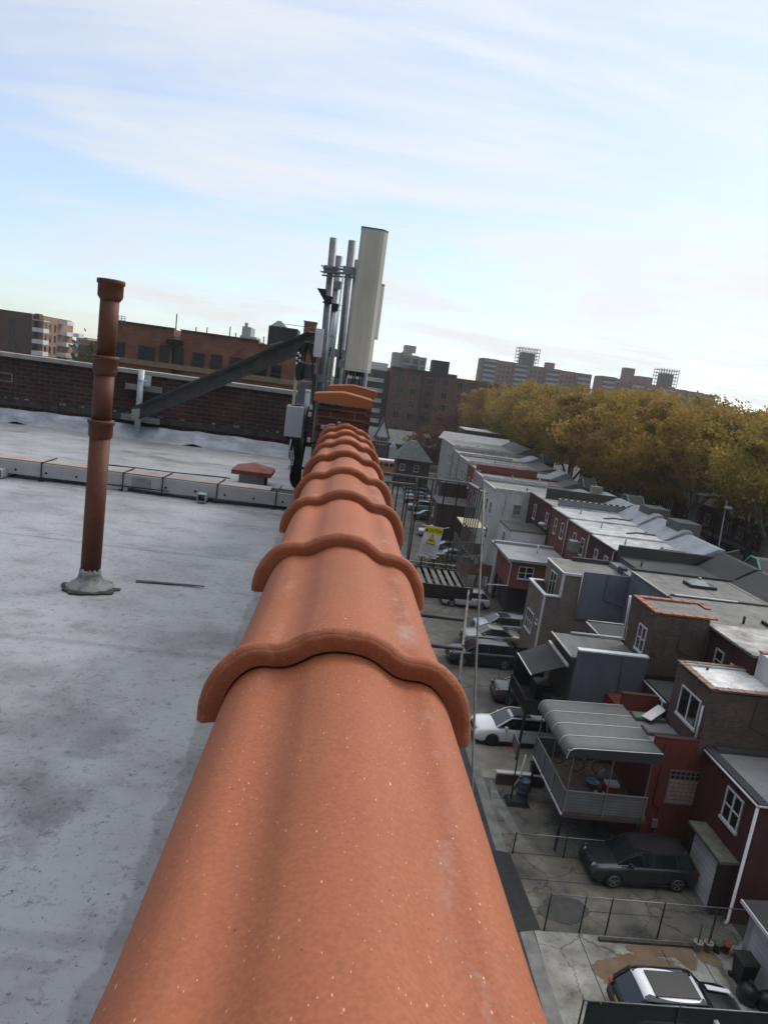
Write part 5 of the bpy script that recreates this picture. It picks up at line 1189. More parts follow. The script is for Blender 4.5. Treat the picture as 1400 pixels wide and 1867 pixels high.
lw=thing('garden_wall','low red brick garden wall with white top behind the basketball hoop','wall',(10.6,30.6,0)); bx('brickwork',brick('low_wall_brick',(.09,.035,.028),(.13,.05,.04),(.1,.09,.08)),lw,9.8,12.3,30.5,30.7,0,.6); bx('cap',offwhite,lw,9.75,12.35,30.46,30.74,.6,.68)
# chain link fences
wire=mat('chain_link_wire',(.16,.16,.155),.6,metal=.2)
def link_fence(label,x0,x1,y,h,posts,mesh=True,base_=.0,m=None):
    t=thing('chain_link_fence',label,'fence',((x0+x1)/2,y,0)); mb=MB(); 
    mb.tube([(x0,y,h),(x1,y,h)],.022,6); mb.build('top_rail',galv if not m else m,t)
    for x in posts: MB().tube([(x,y,0),(x,y,h+.04)],.03,8).build('post',darkmetal,t)
    if mesh:
        mb=MB(); s=.14
        k=x0-h
        while k<x1:
            for sg_ in (1,-1):
                a=(k,0.03) if sg_>0 else (k,h); b=(k+h,h) if sg_>0 else (k+h,.03)
                xa,za=a;xb,zb_=b
                if xa<x0: f_=(x0-xa)/(xb-xa); xa=x0; za=za+(zb_-za)*f_
                if xb>x1: f_=(x1-xa)/(xb-xa); xb=x1; zb_=za+(zb_-za)*f_
                if xb>xa: mb.bar((xa,y,za),(xb,y,zb_),.004)
            k+=s
        mb.build('wire_mesh',wire,t)
    return t
link_fence('chain link fence between the light stained yard and the dark car driveway',9.6,17.3,21.28,1.55,(9.62,10.95,11.95,13.95,16.0,17.3))
link_fence('shorter chain link fence crossing the driveway below the patio deck',9.4,14.6,25.38,1.0,(9.42,11.65,14.2))
f=link_fence('fence covered in dark green screening along the bottom edge of the yard',9.35,18,17.0,1.5,(9.35,12.4,15.5,18),False)
bx('screen',mat('dark_green_screen',(.012,.018,.015),.85,.3,8),f,9.5,18,17.03,17.04,.05,1.48)
MB().bar((9.9,17.0,1.45),(10.35,18.4,.0),.04).build('brace_rail',galv,f)
bx('log',mat('old_timber',(.06,.055,.045),.9,.3,6),f,9.5,10,17.1,17.2,0,.1)
o=MB().box(11.6,15.4,20.95,21.1,.012,.11).build('timber_beam',MT['old_timber'],None,loc=(13.5,21,0)); tag(o,'long grey timber beam lying at the foot of the chain link fence','timber')
# garage shed bottom right
sh=thing('garage','white walled garage with ribbed doors and dark felt roof at the lower right edge','garage',(16.9,19,0))
bx('wall',mat('garage_white_wall',(.3,.3,.3),.8,.2,2),sh,16.9,22,16.2,20.8,0,2.1)
mb=MB(); mb.hexa([(16.6,16,2.1),(22.2,16,2.3),(22.2,21,2.3),(16.6,21,2.1),(16.6,16,2.2),(22.2,16,2.4),(22.2,21,2.4),(16.6,21,2.2)]); mb.build('roof',roofdark,sh); bx('fascia',white,sh,16.55,16.6,16,21,2.08,2.22)
for y0 in (16.4,18.55): bx('garage_door',MT['garage_panels'],sh,16.86,16.898,y0,y0+1.9,.03,1.95)
# buckets and bags
def bucket(c):
    def f(t,p):
        MB().lathe(p,[(.13,0),(.16,.34),(.17,.34),(.17,.37),(.15,.37),(.14,.3),(0,.3)],18).build('pail',mat('pail_'+str(c),c,.5,.1,5),t)
        MB().tube([p+Vector((.16*math.cos(a),0,.36-.05*math.sin(a))) for a in [math.pi*k/8 for k in range(9)]],.006,5).build('handle',darkmetal,t)
    return f
for i,(x,c,lab) in enumerate(((15.3,(.34,.33,.31),'white plastic bucket holding a pole, leftmost of the bucket row'),(15.7,(.3,.29,.28),'second white bucket with a pole from the left of the row'),(16.06,(.05,.12,.06),'bucket with a dark green lid in the middle of the row'),(16.4,(.26,.06,.03),'orange red bucket full of rubble in the row by the fence'))):
    t=put('bucket',lab,'bucket',bucket(c),(x,20.9,.012))
    if i<2:
        o=MB().tube([(x,20.9,.1),(x+.05,21.0,1.0)],.03,7).build('wooden_pole',MT['old_timber'],None,loc=(x,20.9,.1)); tag(o,'wooden pole standing in the '+('leftmost white bucket' if i==0 else 'second white bucket'),'pole')
for x,y,lab in ((16.8,20.7,'pile topping grey plastic bag beside the orange bucket'),(17.15,20.95,'larger pale plastic bag at the right end of the bucket row')):
    put('plastic_bag',lab,'bag',bag,(x,y,.012))
HAZE=.00024
# ================================================================== CARS
chrome=mat('chrome',(.5,.5,.5),.2,metal=1); lampglass=mat('headlamp_glass',(.4,.4,.38),.12,spec=.8); redlamp=mat('tail_lamp_red',(.3,.012,.01),.2); tyre=mat('tyre_rubber',(.015,.015,.015),.8); rimm=mat('alloy_rim',(.3,.3,.31),.35,metal=.8); carglass=mat('car_glass',(.012,.017,.019),.04,spec=.9); plastic=mat('black_trim',(.018,.018,.018),.6); amber=mat('amber_lamp',(.5,.16,.02),.3)
plate=mat('plate_yellow',(.45,.35,.05),.5)
def paint(name,c,metal=.0): return mat('paint_'+name,c,.32,metal=metal,coat=.6,spec=.5)
def car(label,cat,pt,loc,rz=0,L=4.6,W=1.84,H=1.68,kind='suv',roofm_=None,sunroof=False,rails=None,rimmat=None,group='cars parked behind the rowhouses',trim=False):
    t=thing('parked_car',label,cat,loc,group); t.rotation_euler=(0,0,rz); ORG[t.name]=Vector((0,0,0))
    hw=W/2; WR=.35 if kind=='suv' else .32; xf=-L/2+.19*L; xr=L/2-.2*L
    sed=kind=='sedan'
    hood=.60*H if not sed else .62*H; belt=.635*H if not sed else .68*H
    top=[(0,.40),(.012,.46),(.04,hood/H*.93),(.12,hood/H),(.24,belt/H-.015),(.30,belt/H),(.6,belt/H+.01),(.88,belt/H+.015),(.965,belt/H+(0 if not sed else -.02)),(.99,.5),(1,.42)]
    def topz(u):
        for (a,za),(b,zb_) in zip(top,top[1:]):
            if u<=b: return (za+(zb_-za)*(u-a)/(b-a))*H
        return top[-1][1]*H
    def wid(u):
        e=min(u,1-u); return hw*(1-.13*max(0,1-e/.10)**2)
    us=sorted(set([0,.012,.03,.06,.10,.14,.27,.30,.36,.45,.55,.64,.7,.88,.92,.95,.975,.99,1]+[(x+L/2)/L for c in (xf,xr) for x in [c+d*WR*1.12 for d in (-1,-.96,-.8,-.55,-.25,0,.25,.55,.8,.96,1)]]))
    rows=[]
    for u in us:
        x=-L/2+u*L; zb_=.22+ (.05 if u<.05 or u>.95 else 0)
        for c in (xf,xr):
            d=abs(x-c)
            if d<WR*1.12+1e-6: zb_=max(zb_,WR*.95+math.sqrt(max(0,(WR*1.12)**2-d*d)))
        w=wid(u); tz=topz(u); zb_=min(zb_,tz-.08); bz=tz-.07; mid=min(max(zb_+.02,.5*H*.8),bz-.02)
        h=[(w*.93,zb_),(w*.985,zb_+(mid-zb_)*.3),(w,mid),(w*.985,(mid+bz)/2),(w*.95,bz),(w*.88,tz-.01),(w*.5,tz+.015),(0,tz+.022)]
        rows.append([(x,-y,z) for y,z in h]+[(x,y,z) for y,z in h[::-1][1:]])
    mb=MB(); mb.smooth=True; mb.grid(rows,close=True); mb.poly(rows[0][::-1]); mb.poly(rows[-1]); 
    mb.build('body',pt,t,fix=True)
    # cabin
    if sed: bs=[.25,.82];rf=[.41,.66]
    elif kind=='hatch': bs=[.25,.97];rf=[.385,.865]
    else: bs=[.225,.975];rf=[.385,.90]
    bw_=hw*.885; rw=hw*(.70 if kind!='hatch' else .77); zb0=belt-.02; X=lambda u:-L/2+u*L
    def ring(u,z,w): return [(X(u),-w,z),(X(u),w,z)]
    mb=MB(); Bp=[(X(bs[0]),-bw_*.93,zb0),(X(bs[1]),-bw_*.93,zb0),(X(bs[1]),bw_*.93,zb0),(X(bs[0]),bw_*.93,zb0)]; Tp=[(X(rf[0]),-rw,H-.05),(X(rf[1]),-rw,H-.05),(X(rf[1]),rw,H-.05),(X(rf[0]),rw,H-.05)]
    # add mid station so that sides bulge over the doors
    m0=X(.42);m1=X(.8 if not sed else .62)
    def P(x,y,z): return (x,y,z)
    bt=[P(X(bs[0]),bw_*.86,zb0),P(m0,bw_,zb0),P(m1,bw_,zb0),P(X(bs[1]),bw_*.9,zb0)]; tp=[P(X(rf[0]),rw*.95,H-.055),P(m0+.1,rw,H-.03),P(m1,rw,H-.03),P(X(rf[1]),rw*.93,H-.06)]
    neg=lambda p:(p[0],-p[1],p[2])
    for a,b,c,d in zip(bt,bt[1:],tp[1:],tp): mb.poly([b,a,d,c]); mb.poly([neg(a),neg(b),neg(c),neg(d)])
    mb.poly([bt[0],neg(bt[0]),neg(tp[0]),tp[0]]); mb.poly([neg(bt[3]),bt[3],tp[3],neg(tp[3])]); mb.poly([neg(p) for p in tp]+tp[::-1])
    mb.build('windows',carglass,t,fix=True)
    # roof skin
    mb=MB(); mb.smooth=True; rr_=[]
    for k in range(9):
        u=rf[0]+(rf[1]-rf[0])*k/8; e=abs(k/4-1); z=H-.028-.03*e**3; w=rw*(1.03-.06*e**3); rr_.append([(X(u)+(-.02 if k==0 else .03 if k==8 else 0),w*q,z-.035*abs(q)**4+.018*(1-q*q)) for q in (-1,-.85,-.5,0,.5,.85,1)])
    mb.grid(rr_); o=mb.build('roof',roofm_ or pt,t,fix=True); sd=o.modifiers.new('s','SOLIDIFY'); sd.thickness=.035
    if sunroof:
        mb=MB(); s0=X(rf[0]+.03);s1=X(rf[0]+.03+(rf[1]-rf[0])*(.75 if sunroof==2 else .38)); w=rw*.72; mb.box(s0,s1,-w,w,H-.02,H+.006); bevel(mb.build('sunroof',mat('tinted_roof_glass',(.02,.02,.022),.35,spec=.25),o),.01)
    pil=MB(); cpm=pt
    for sg_ in (1,-1):
        q=lambda p:Vector((p[0],p[1]*sg_,p[2]))
        pil.bar(q(bt[0]),q(tp[0]),.07,.05); pil.bar(q(bt[3]),q(tp[3]),.13,.06); pil.bar(q(tp[0]),q(tp[1]),.05); pil.bar(q(tp[1]),q(tp[2]),.05); pil.bar(q(tp[2]),q(tp[3]),.06)
        if not sed:
            a=Vector(bt[2])*.0; 
            b0=Vector((X(.79),bw_*.985*sg_,zb0)); b1=Vector((X(.775),rw*1.0*sg_,H-.04)); pil.bar(b0,b1,.12,.04)
    pil.build('pillars',cpm if not roofm_ else plastic,t)
    bp=MB()
    for sg_ in (1,-1):
        x=X(.545); bp.bar((x,bw_*1.002*sg_,zb0),(x+.02,rw*1.01*sg_,H-.05),.07,.03)
    bp.build('door_pillars',plastic,t)
    tr=MB()
    for sg_ in (1,-1): tr.bar((X(bs[0])+.1,(bw_+.012)*sg_,belt-.0),(X(bs[1])-.25,(bw_+.012)*sg_,belt+.01),.02,.02)
    tr.build('belt_moulding',chrome if trim else plastic,t)
    ds=MB()
    for sg_ in (1,-1):
        for u in (.33,.545,.735): ds.bar((X(u),(hw*1.0)*sg_,.36),(X(u),(hw*.985)*sg_,belt-.07),.012,.008)
        ds.box(X(.24),X(.74),hw*.93*sg_,hw*.985*sg_,.2,.3)
        for u in (.50,.68): ds.box(X(u),X(u)+.16,(hw*.99)*sg_,(hw+.012)*sg_,belt-.15,belt-.12)
    ds.build('door_seams',plastic,t)
    for c in (xf,xr):
        for sg_ in (-1,1):
            o=MB().lathe((c,(hw-.10)*sg_,WR),[(WR-.03,-.11),(WR,-.09),(WR,.09),(WR-.03,.11)],26,'y').build('wheel',tyre,t)
            r=MB(); r.lathe((c,(hw-.10+.113)*sg_,WR),[(WR*.66,-.012),(WR*.64,.004)],22,'y'); r2=r.build('rim',plastic,o)
            r=MB()
            for k in range(5):
                a=2*math.pi*k/5+.3; r.bar((c,(hw+.02)*sg_,WR),(c+WR*.62*math.cos(a),(hw+.02)*sg_,WR+WR*.62*math.sin(a)),.02,.07)
            r.tube([(c+WR*.64*math.cos(a),(hw+.016)*sg_,WR+WR*.64*math.sin(a)) for a in [2*math.pi*k/20 for k in range(21)]],.018,5,False)
            r.build('spokes',rimmat or rimm,o)
    w=wid(.03)
    for sg_ in (1,-1):
        mb=MB(); z=hood*.80
        mb.hexa([(X(.0)-.0,w*.55*sg_,z-.06),(X(.07),(w*1.02)*sg_,z-.03),(X(.075),w*.85*sg_,z-.03),(X(.03),w*.5*sg_,z-.06),(X(.008),w*.55*sg_,z+.06),(X(.09),(w*1.0)*sg_,z+.09),(X(.09),w*.85*sg_,z+.09),(X(.04),w*.5*sg_,z+.07)]); mb.build('headlight',lampglass,t,fix=True)
        mb=MB(); zt_=belt-.22; mb.box(X(.972),X(1.0)-.004,hw*.66*sg_,hw*.9*sg_,zt_-.02,zt_+.13); mb.build('taillight',redlamp,t)
        mb=MB(); mb.hexa([(X(.31),(bw_+.0)*sg_,belt+.02),(X(.31)+.14,(bw_)*sg_,belt+.02),(X(.31)+.14,(bw_+.2)*sg_,belt+.03),(X(.31)+.02,(bw_+.2)*sg_,belt+.03),(X(.31),(bw_)*sg_,belt+.15),(X(.31)+.14,(bw_)*sg_,belt+.15),(X(.31)+.14,(bw_+.2)*sg_,belt+.16),(X(.31)+.02,(bw_+.2)*sg_,belt+.16)]); mb.build('mirror',pt if not roofm_ else roofm_,t,fix=True)
    mb=MB(); mb.box(X(0)-.012,X(.02),-hw*.42,hw*.42,hood*.55,hood*.85); mb.box(X(0)-.015,X(.02),-hw*.8,hw*.8,.28,.42); mb.build('grille',plastic,t)
    mb=MB(); mb.box(X(1)-.02,X(1)+.012,-hw*.8,hw*.8,.3,.48); mb.build('rear_bumper_trim',plastic,t)
    bx('number_plate',plate,t,X(1)+.0125,X(1)+.02,-.16,.16,.62,.74)
    if rails:
        mb=MB()
        for sg_ in (1,-1): mb.tube([(X(rf[0])+.15,rw*.93*sg_,H),(X(rf[0])+.25,rw*.93*sg_,H+.045),(X(rf[1])-.3,rw*.93*sg_,H+.045),(X(rf[1])-.15,rw*.93*sg_,H)],.018,6)
        mb.build('roof_rails',chrome if rails==2 else plastic,t)
    return t
silver=paint('silver',(.38,.40,.42),.4)
car('charcoal compact SUV facing left in front of the white garage door','car',paint('charcoal',(.038,.038,.042),.4),(14.55,24.68,.02),R(1.5),4.5,1.8,1.55)
mc=car('dark green small hatchback with white roof and big glass sunroof','car',paint('deep_green',(.006,.012,.013),.2),(12.95,17.85,.02),R(180),4.1,1.74,1.44,'hatch',paint('roof_white',(.80,.80,.82)),sunroof=2)
mb=MB(); mb.box(-1.75,-.95,-.55,-.32,1.02,1.035); mb.box(-1.75,-.95,.32,.55,1.02,1.035)
st=MB(); 
for sg_ in(1,-1): st.hexa([(-1.9,.32*sg_,.90),(-1.1,.36*sg_,.965),(-1.1,.56*sg_,.955),(-1.9,.5*sg_,.88),(-1.9,.32*sg_,.93),(-1.1,.36*sg_,.995),(-1.1,.56*sg_,.985),(-1.9,.5*sg_,.91)])
st.build('bonnet_stripe',MT['paint_roof_white'],mc,fix=True)
car('bright white large SUV with a black sunroof facing left beyond the patio deck','car',paint('white',(.80,.80,.82)),(11.9,35.15,.02),R(2),5.15,1.92,1.64,'suv',sunroof=1,rimmat=plastic)
car('dark grey car with a red tail light showing from under the black awning deck','car',paint('slate',(.05,.052,.06),.3),(13.9,40.2,.02),R(180),4.6,1.8,1.5,'sedan')
car('black three row SUV with chrome window trim parked nearest the tan house','car',paint('black',(.014,.015,.018),.2),(11.95,45.75,.02),R(2),5.0,1.95,1.68,trim=True,rails=2)
car('champagne sedan parked between the black SUV and the silver crossover','car',paint('champagne',(.27,.26,.23),.4),(13.5,49.6,.02),R(2),4.7,1.8,1.48,'sedan')
car('silver blue crossover with a sunroof parked against the tan house','car',paint('silver_blue',(.34,.38,.42),.4),(14.85,52.2,.02),R(3),4.7,1.85,1.62,'suv',sunroof=1)
car('white hatchback seen under the fire escape landing, facing left','car',paint('pearl',(.45,.45,.46)),(12.95,58.6,.02),R(2),4.4,1.8,1.5,'hatch')
car('blue grey sedan just below and right of the caution sign','car',paint('steel',(.12,.14,.17),.3),(14.2,74.0,.02),R(-3),4.7,1.85,1.45,'sedan')
car('dark saloon parked beside the blue grey sedan, partly behind the railing bars','car',paint('dusk',(.04,.045,.055),.3),(14.0,77.4,.02),R(-3),4.6,1.85,1.45,'sedan')
car('silver car partly hidden behind the top of the caution sign','car',silver,(13.6,85.5,.02),R(0),4.5,1.8,1.5,'hatch')
car('navy blue sedan in the lane above the caution sign','car',paint('navy',(.02,.03,.06),.3),(13.8,96.0,.02),R(0),4.6,1.8,1.45,'sedan')
car('pale blue grey SUV behind the navy sedan','car',paint('haze_blue',(.2,.24,.28),.3),(13.8,102.5,.02),R(0),4.6,1.85,1.65)
car('dark red sedan in the far parking row','car',paint('maroon',(.14,.015,.02),.3),(13.9,108.5,.02),R(0),4.7,1.8,1.46,'sedan')
car('white grey sedan just beyond the dark red one','car',paint('pale',(.3,.32,.34),.3),(14.2,112.0,.02),R(0),4.7,1.8,1.46,'sedan')
car('teal grey car second from the far end of the parking row','car',paint('teal',(.08,.11,.12),.3),(14.4,116.0,.02),R(0),4.6,1.8,1.5,'hatch')
car('black car at the far end of the parking row beside the hip roofed garage','car',paint('ink',(.02,.02,.022),.3),(14.6,120.0,.02),R(0),4.6,1.8,1.5,'hatch')
# ================================================================== BUS, HIP GARAGE, TUDOR ROW
bus=thing('school_bus','orange yellow school bus with white roof on the cross street','bus',(12,139,0))
by=paint('school_bus_orange',(.55,.22,.02))
mb=MB(); mb.box(5.5,15.5,138,140.4,.55,2.7); bevel(mb.build('body',by,bus),.12,3); bevel(bx('roof',white,bus,5.6,15.4,138.02,140.38,2.7,3.05),.12,3); bx('bonnet',by,bus,15.5,17,138.3,140.1,.55,1.6)
for k in range(8): x=6.2+k*1.12; bx('side_window',glass,bus,x,x+.85,137.97,137.999,1.75,2.45)
bx('black_stripe',plastic,bus,5.6,15.4,137.975,137.998,1.35,1.43)
for x in (7.2,15.2): MB().lathe((x,138.1,.48),[(.46,-.14),(.48,-.1),(.48,.1),(.46,.14)],18,'y').build('wheel',tyre,bus)
hg=thing('garage','brick garage with a grey hip roof at the far end of the parking row','garage',(13.8,125,0))
gb_=brick('old_garage_brick',(.06,.032,.026),(.085,.045,.036),(.06,.055,.05)); bx('wall',gb_,hg,10.9,17.0,124.5,131,0,5.2)
mb=MB(); q=[(10.4,124,5.2),(17.5,124,5.2),(17.5,131.5,5.2),(10.4,131.5,5.2)]; ap=[(13.2,127,8.5),(14.4,127,8.5),(14.4,128.6,8.5),(13.2,128.6,8.5)]
mb.hexa(q+ap); mb.build('hip_roof',mat('grey_roof_shingle',(.10,.105,.105),.9,.3,1.5),hg)
for x in (11.3,14.2): bx('garage_door',mat('dark_door',(.04,.035,.03),.8),hg,x,x+2.3,124.44,124.499,.05,2.4)
for x in (12,14.6): win(hg,'S',x,3.1,.9,1.2,124.5,'r')
tu=thing('tudor_house','long Tudor style terrace with a slate roof and a white timbered gable','house',(15,168,0))
tb=brick('tudor_brick',(.10,.035,.026),(.14,.05,.036),(.08,.06,.05)); TY=170
A=atY(712,783,TY);zr_=A.z; ze=atY(712,806,TY-3).z
bx('wall',tb,tu,6,38,TY-3,TY+7,0,ze)
mb=MB(); mb.prism([(5.5,TY-3.6,ze-.2),(5.5,TY+2,zr_),(5.5,TY+7.5,ze-.2)],(33,0,0)); mb.build('slate_roof',mat('mossy_slates',(.08,.085,.08),.9,.35,1.2,c2=(.16,.165,.155)),tu,fix=True)
def gable(x0,x1,z0,z1,m,y=TY-3.3):
    mb=MB(); mb.prism([(x0,y,z0),(x1,y,z0),((x0+x1)/2,y,z1)],(0,4,0)); g=mb.build('gable',m,tu,fix=True)
    mb=MB(); mb.bar((x0-.3,y-.05,z0-.4),((x0+x1)/2,y-.05,z1+.1),.35,.3,up=(0,1,0)); mb.bar((x1+.3,y-.05,z0-.4),((x0+x1)/2,y-.05,z1+.1),.35,.3,up=(0,1,0)); mb.build('barge_board',darkmetal,g); return g
L_=atY(685,795,TY-3.3);R_=atY(708,798,TY-3.3);T_=atY(701,763,TY-3.3); gz=(L_.z+R_.z)/2
gable(L_.x,R_.x,gz,T_.z,white); bx('bay',tb,tu,L_.x,R_.x,TY-3.3,TY-3.0,0,gz)
win(tu,'S',(L_.x+R_.x)/2,gz-1.9,2.6,1.75,TY-3.31,'tr',offwhite)
for px in (741,748): p=atY(px,806,TY-3); win(tu,'S',p.x,ze-1.6,.75,1.3,TY-3.0,'r',offwhite)
for (x0,x1) in ((24.5,27),(27.4,30)): g=gable(x0,x1,ze-.8,ze+2.1,mat('dark_timber_gable',(.05,.04,.035),.9)); 
for x in (25.7,28.7,21,17.5): win(tu,'S',x,ze-2.4,1.1,1.3,TY-3.31 if x>24 else TY-3,'mr',mat('dim_window_frame',(.14,.14,.14),.6))
for x0 in (12.2,15): mb=MB(); mb.prism([(x0,TY-5,3.1),(x0+1.8,TY-5,3.1),(x0+.9,TY-5,4.4)],(0,2,0)); mb.build('porch_gable',white,tu,fix=True); bx('porch',offwhite,tu,x0+.1,x0+1.7,TY-4.9,TY-3.01,0,3.0)
# ================================================================== BLOCKS BEHIND
midred=mat('mid_brick',(.115,.05,.034),.9,.2,.08,c2=(.145,.07,.048)); 
def facade_windows(p,face,plane,cs,zs,w,h,fm,style='m'):
    for c in cs:
        for z in zs: win(p,face,c,z,w,h,plane,style,fm)
dimframe=mat('dim_window_frame',(.14,.14,.14),.6)
# brown block, 6 storeys
b1=thing('apartment_block','brown brick six storey apartment block with a black rooftop tank house behind the Tudor terrace','apartment building',(21,200,0))
A=atY(715,668,200);B=atY(835,690,200); brn=brick('brown_block_brick',(.13,.06,.042),(.165,.08,.055),(.11,.08,.065),w=.6,h=.25,ms=.03)
bx('wall',brn,b1,A.x,31.2,200,226,0,22.6); bx('setback_wall',brn,b1,31.25,46,208,226,0,22.2)
mb=MB(); mb.box(A.x+9.2,A.x+12.9,199.6,199.99,0,22.9); mb.box(A.x-.2,31.3,199.5,199.59,22.1,22.9) ; mb.build('brick_bay',mat('bay_brick',(.06,.034,.03),.9,.2,.5),b1)
cs=[A.x+2.9,A.x+7.0,A.x+16]; zs=[19.2,15.6,12.0,8.4,4.8]
facade_windows(b1,'S',200,cs,zs,1.7,1.9,dimframe); facade_windows(b1,'S',199.6,[A.x+11],zs,2.2,2.0,dimframe,'t'); facade_windows(b1,'S',208,[34,38,42],zs,1.4,1.9,dimframe)
C0=atY(790,656,200);C1=atY(820,684,200); bx('tank_house',mat('black_tank_house',(.03,.032,.035),.8,.15,.3),b1,C0.x,C0.x+4.9,200.4,206,22.6,26.3)
bx('lift_house',brn,b1,A.x+5,A.x+7.5,202,206,22.6,23.8); bx('parapet',stone,b1,A.x-.1,A.x+3,199.8,200,22.91,23.05)
mb=MB()
for k in range(4): mb.bar((C0.x-2+k*.5,200.5,22.6),(C0.x-2+k*.5,200.5,24.3),.06)
mb.bar((C0.x-2,200.5,23.5),(C0.x-.5,200.5,23.5),.06); mb.build('antenna_rods',galv,b1)
# white balcony block
b2=thing('apartment_block','brick block with stacked white balconies directly right of the clay caps','apartment building',(8,205,0))
A=atY(664,672,205);B=atY(713,676,205); bx('wall',brn,b2,A.x-8,B.x-.3,205,222,0,21.4); bx('roof_house',white,b2,A.x+2,A.x+7,208,214,21.4,23.6)
for k in range(6):
    z=19.0-k*2.95; o=bx('balcony',offwhite,b2,A.x-6,B.x-1.8,203.6,204.99,z-1.1,z+.05); 
    mb=MB()
    for i in range(6): mb.box(A.x-5.6+i*2.1,A.x-4.1+i*2.1,204.9,204.995,z+.2,z+1.6)
    mb.build('balcony_window',glass,b2)
# cream tower
b3=thing('tower_block','cream high rise with stepped top far behind the brown block','tower',(28,330,0))
cream=mat('cream_tower_concrete',(.33,.31,.26),.8,.08,.1); cw=lines('cream_tower_windows',(.10,.11,.13),(.28,.27,.24),3.0,w=.35)
A=atY(718,642,330);B=atY(779,647,330)
for (u0,u1,top,y0) in ((0,.28,32.2,332),(.28,.55,33.0,330.5),(.55,.78,31.8,332),(.78,1,31.4,330)): bx('wing',cream,b3,A.x+(B.x-A.x)*u0+.03,A.x+(B.x-A.x)*u1,y0,345,0,top)
bx('top_house',cream,b3,A.x+5,A.x+10.5,333,340,33.01,36.2)
for (u0,u1,y0) in ((.30,.53,330.5),(.82,.97,330)): bx('window_band',cw,b3,A.x+(B.x-A.x)*u0,A.x+(B.x-A.x)*u1,y0-.15,y0-.01,4,31)
bx('window_band',cw,b3,A.x+(B.x-A.x)*.60,A.x+(B.x-A.x)*.75,331.8,331.99,4,30)
# far right slab towers
def slab(label,x0,x1,top,Y=420,step=0,m=None,bands=True,extra=()):
    t=thing('tower_block',label,'tower',((x0+x1)/2,Y,0)); m=m or mat('far_brick',(.24,.14,.105),.9,.15,.05); n=max(2,int((x1-x0)/9)); 
    dk_=lines('far_balcony_bands',(.07,.075,.09),(.34,.33,.31),2.9,w=.55)
    for k in range(n):
        a=x0+(x1-x0)*k/n;b=x0+(x1-x0)*(k+1)/n; tp=top-step*k/n
        bx('wing',m if k%2 else mat('far_brown',(.22,.14,.11),.9,.1,.05),t,a+.05,b,Y+(k%2)*2,Y+14,0,tp)
        if k%2==0 or n<4: bx('balcony_stack',dk_,t,a+1.2,b-1.2,Y+(k%2)*2-.6,Y+(k%2)*2-.01,2,tp-1)
        else:
            mb=MB()
            for i in range(3):
                for j in range(10): mb.box(a+1.3+i*2.6,a+2.6+i*2.6,Y+1.9,Y+1.99,3+j*2.9+(tp-33.5),4.6+j*2.9+(tp-33.5))
            mb.build('windows',mat('far_window',(.05,.055,.065),.3),t)
    return t
def scaffold(parent,x0,x1,y0,y1,z0,z1,core):
    bx('core',core,parent,x0+2.2,x1-2.2,y0+1.5,y1-1.5,z0,z1-2.5)
    mb=MB(); n=7
    for k in range(n+1):
        x=x0+(x1-x0)*k/n
        for y in (y0,y1): mb.bar((x,y,z0),(x,y,z1+.6),.28)
    z=z0
    while z<=z1+.1:
        for y in (y0,y1): mb.bar((x0,y,z),(x1,y,z),.28)
        mb.bar((x0,y0,z),(x0,y1,z),.28); mb.bar((x1,y0,z),(x1,y1,z),.28); z+=2.0
    mb.build('scaffolding',mat('scaffold_steel',(.16,.16,.165),.6),parent)
t=slab('long brick tower block with a scaffolded roof tower, left of the far pair',79.7,148.3,39.6,step=1.2); scaffold(t,102.5,114.8,424,434,39.0,49,mat('far_brown',(.22,.14,.11)))
bx('roof_house',MT['far_brown'],t,121,126,426,432,38.5,42.5)
t=slab('lower stepped brick tower block with two roof towers, right of the far pair',154.7,229.5,38.9,step=2.6); scaffold(t,192.5,204,424,434,38,48.3,MT['far_brown'])
bx('chimney_house',MT['far_brick'],t,169.8,176,424,430,38,45.9); bx('roof_house',MT['far_brick'],t,179,188,424,432,38,42)
# dark brick blocks behind the tree tops
t=thing('apartment_block','long low dark brick block half hidden behind the leftmost golden trees','apartment building',(55,235,0)); bx('wall',brn,t,37.5,70,228,245,0,22.4); facade_windows(t,'S',228,[41+4*i for i in range(7)],[18.5,15,11.5],1.4,1.8,dimframe)
t=thing('brick_house','red brick building with a row of tall white windows below the first golden tree','house',(38,165,0)); A=atY(848,776,150);B=atY(905,790,150); bx('wall',tb,t,A.x,A.x+12,150,160,0,A.z-1); bx('roof',roofwhite,t,A.x+.3,A.x+11.7,150.2,160,A.z-1,A.z-.85)
for k in range(7): win(t,'S',A.x+2+k*1.15,A.z-5,.75,1.7,150,'m',offwhite)
# left side of the skyline
ob=brick('orange_block_brick',(.22,.088,.052),(.28,.115,.07),(.2,.115,.085),w=.42,h=.16,ms=.02)
b4=thing('apartment_block','long orange brown brick apartment block with notched parapet behind the roof wall','apartment building',(-12,55,0))
xs=[atY(px,600,55).x for px in (190,318,331,395,474,590)]
tops=[20.57,20.57,20.68,20.5,20.33]
bx('wall',ob,b4,xs[0],xs[1],55,60,0,20.57); bx('wall',ob,b4,xs[1]+.003,xs[2],55.4,60,0,19.75); bx('wall',ob,b4,xs[2]+.003,xs[4],55,60,0,20.55); bx('wall',ob,b4,xs[4]+.003,xs[5]+1,55,60,0,20.3)
mb=MB(); 
for (a,b,z) in ((xs[0],xs[1],20.57),(xs[2],xs[4],20.55),(xs[4]+.01,xs[5]+1,20.3)): mb.box(a-.05,b+.02,54.9,55.35,z+.002,z+.1)
mb.build('parapet_coping',mat('dark_coping',(.1,.085,.075),.8),b4)
wf=mat('dark_window_frame',(.06,.05,.045),.6)
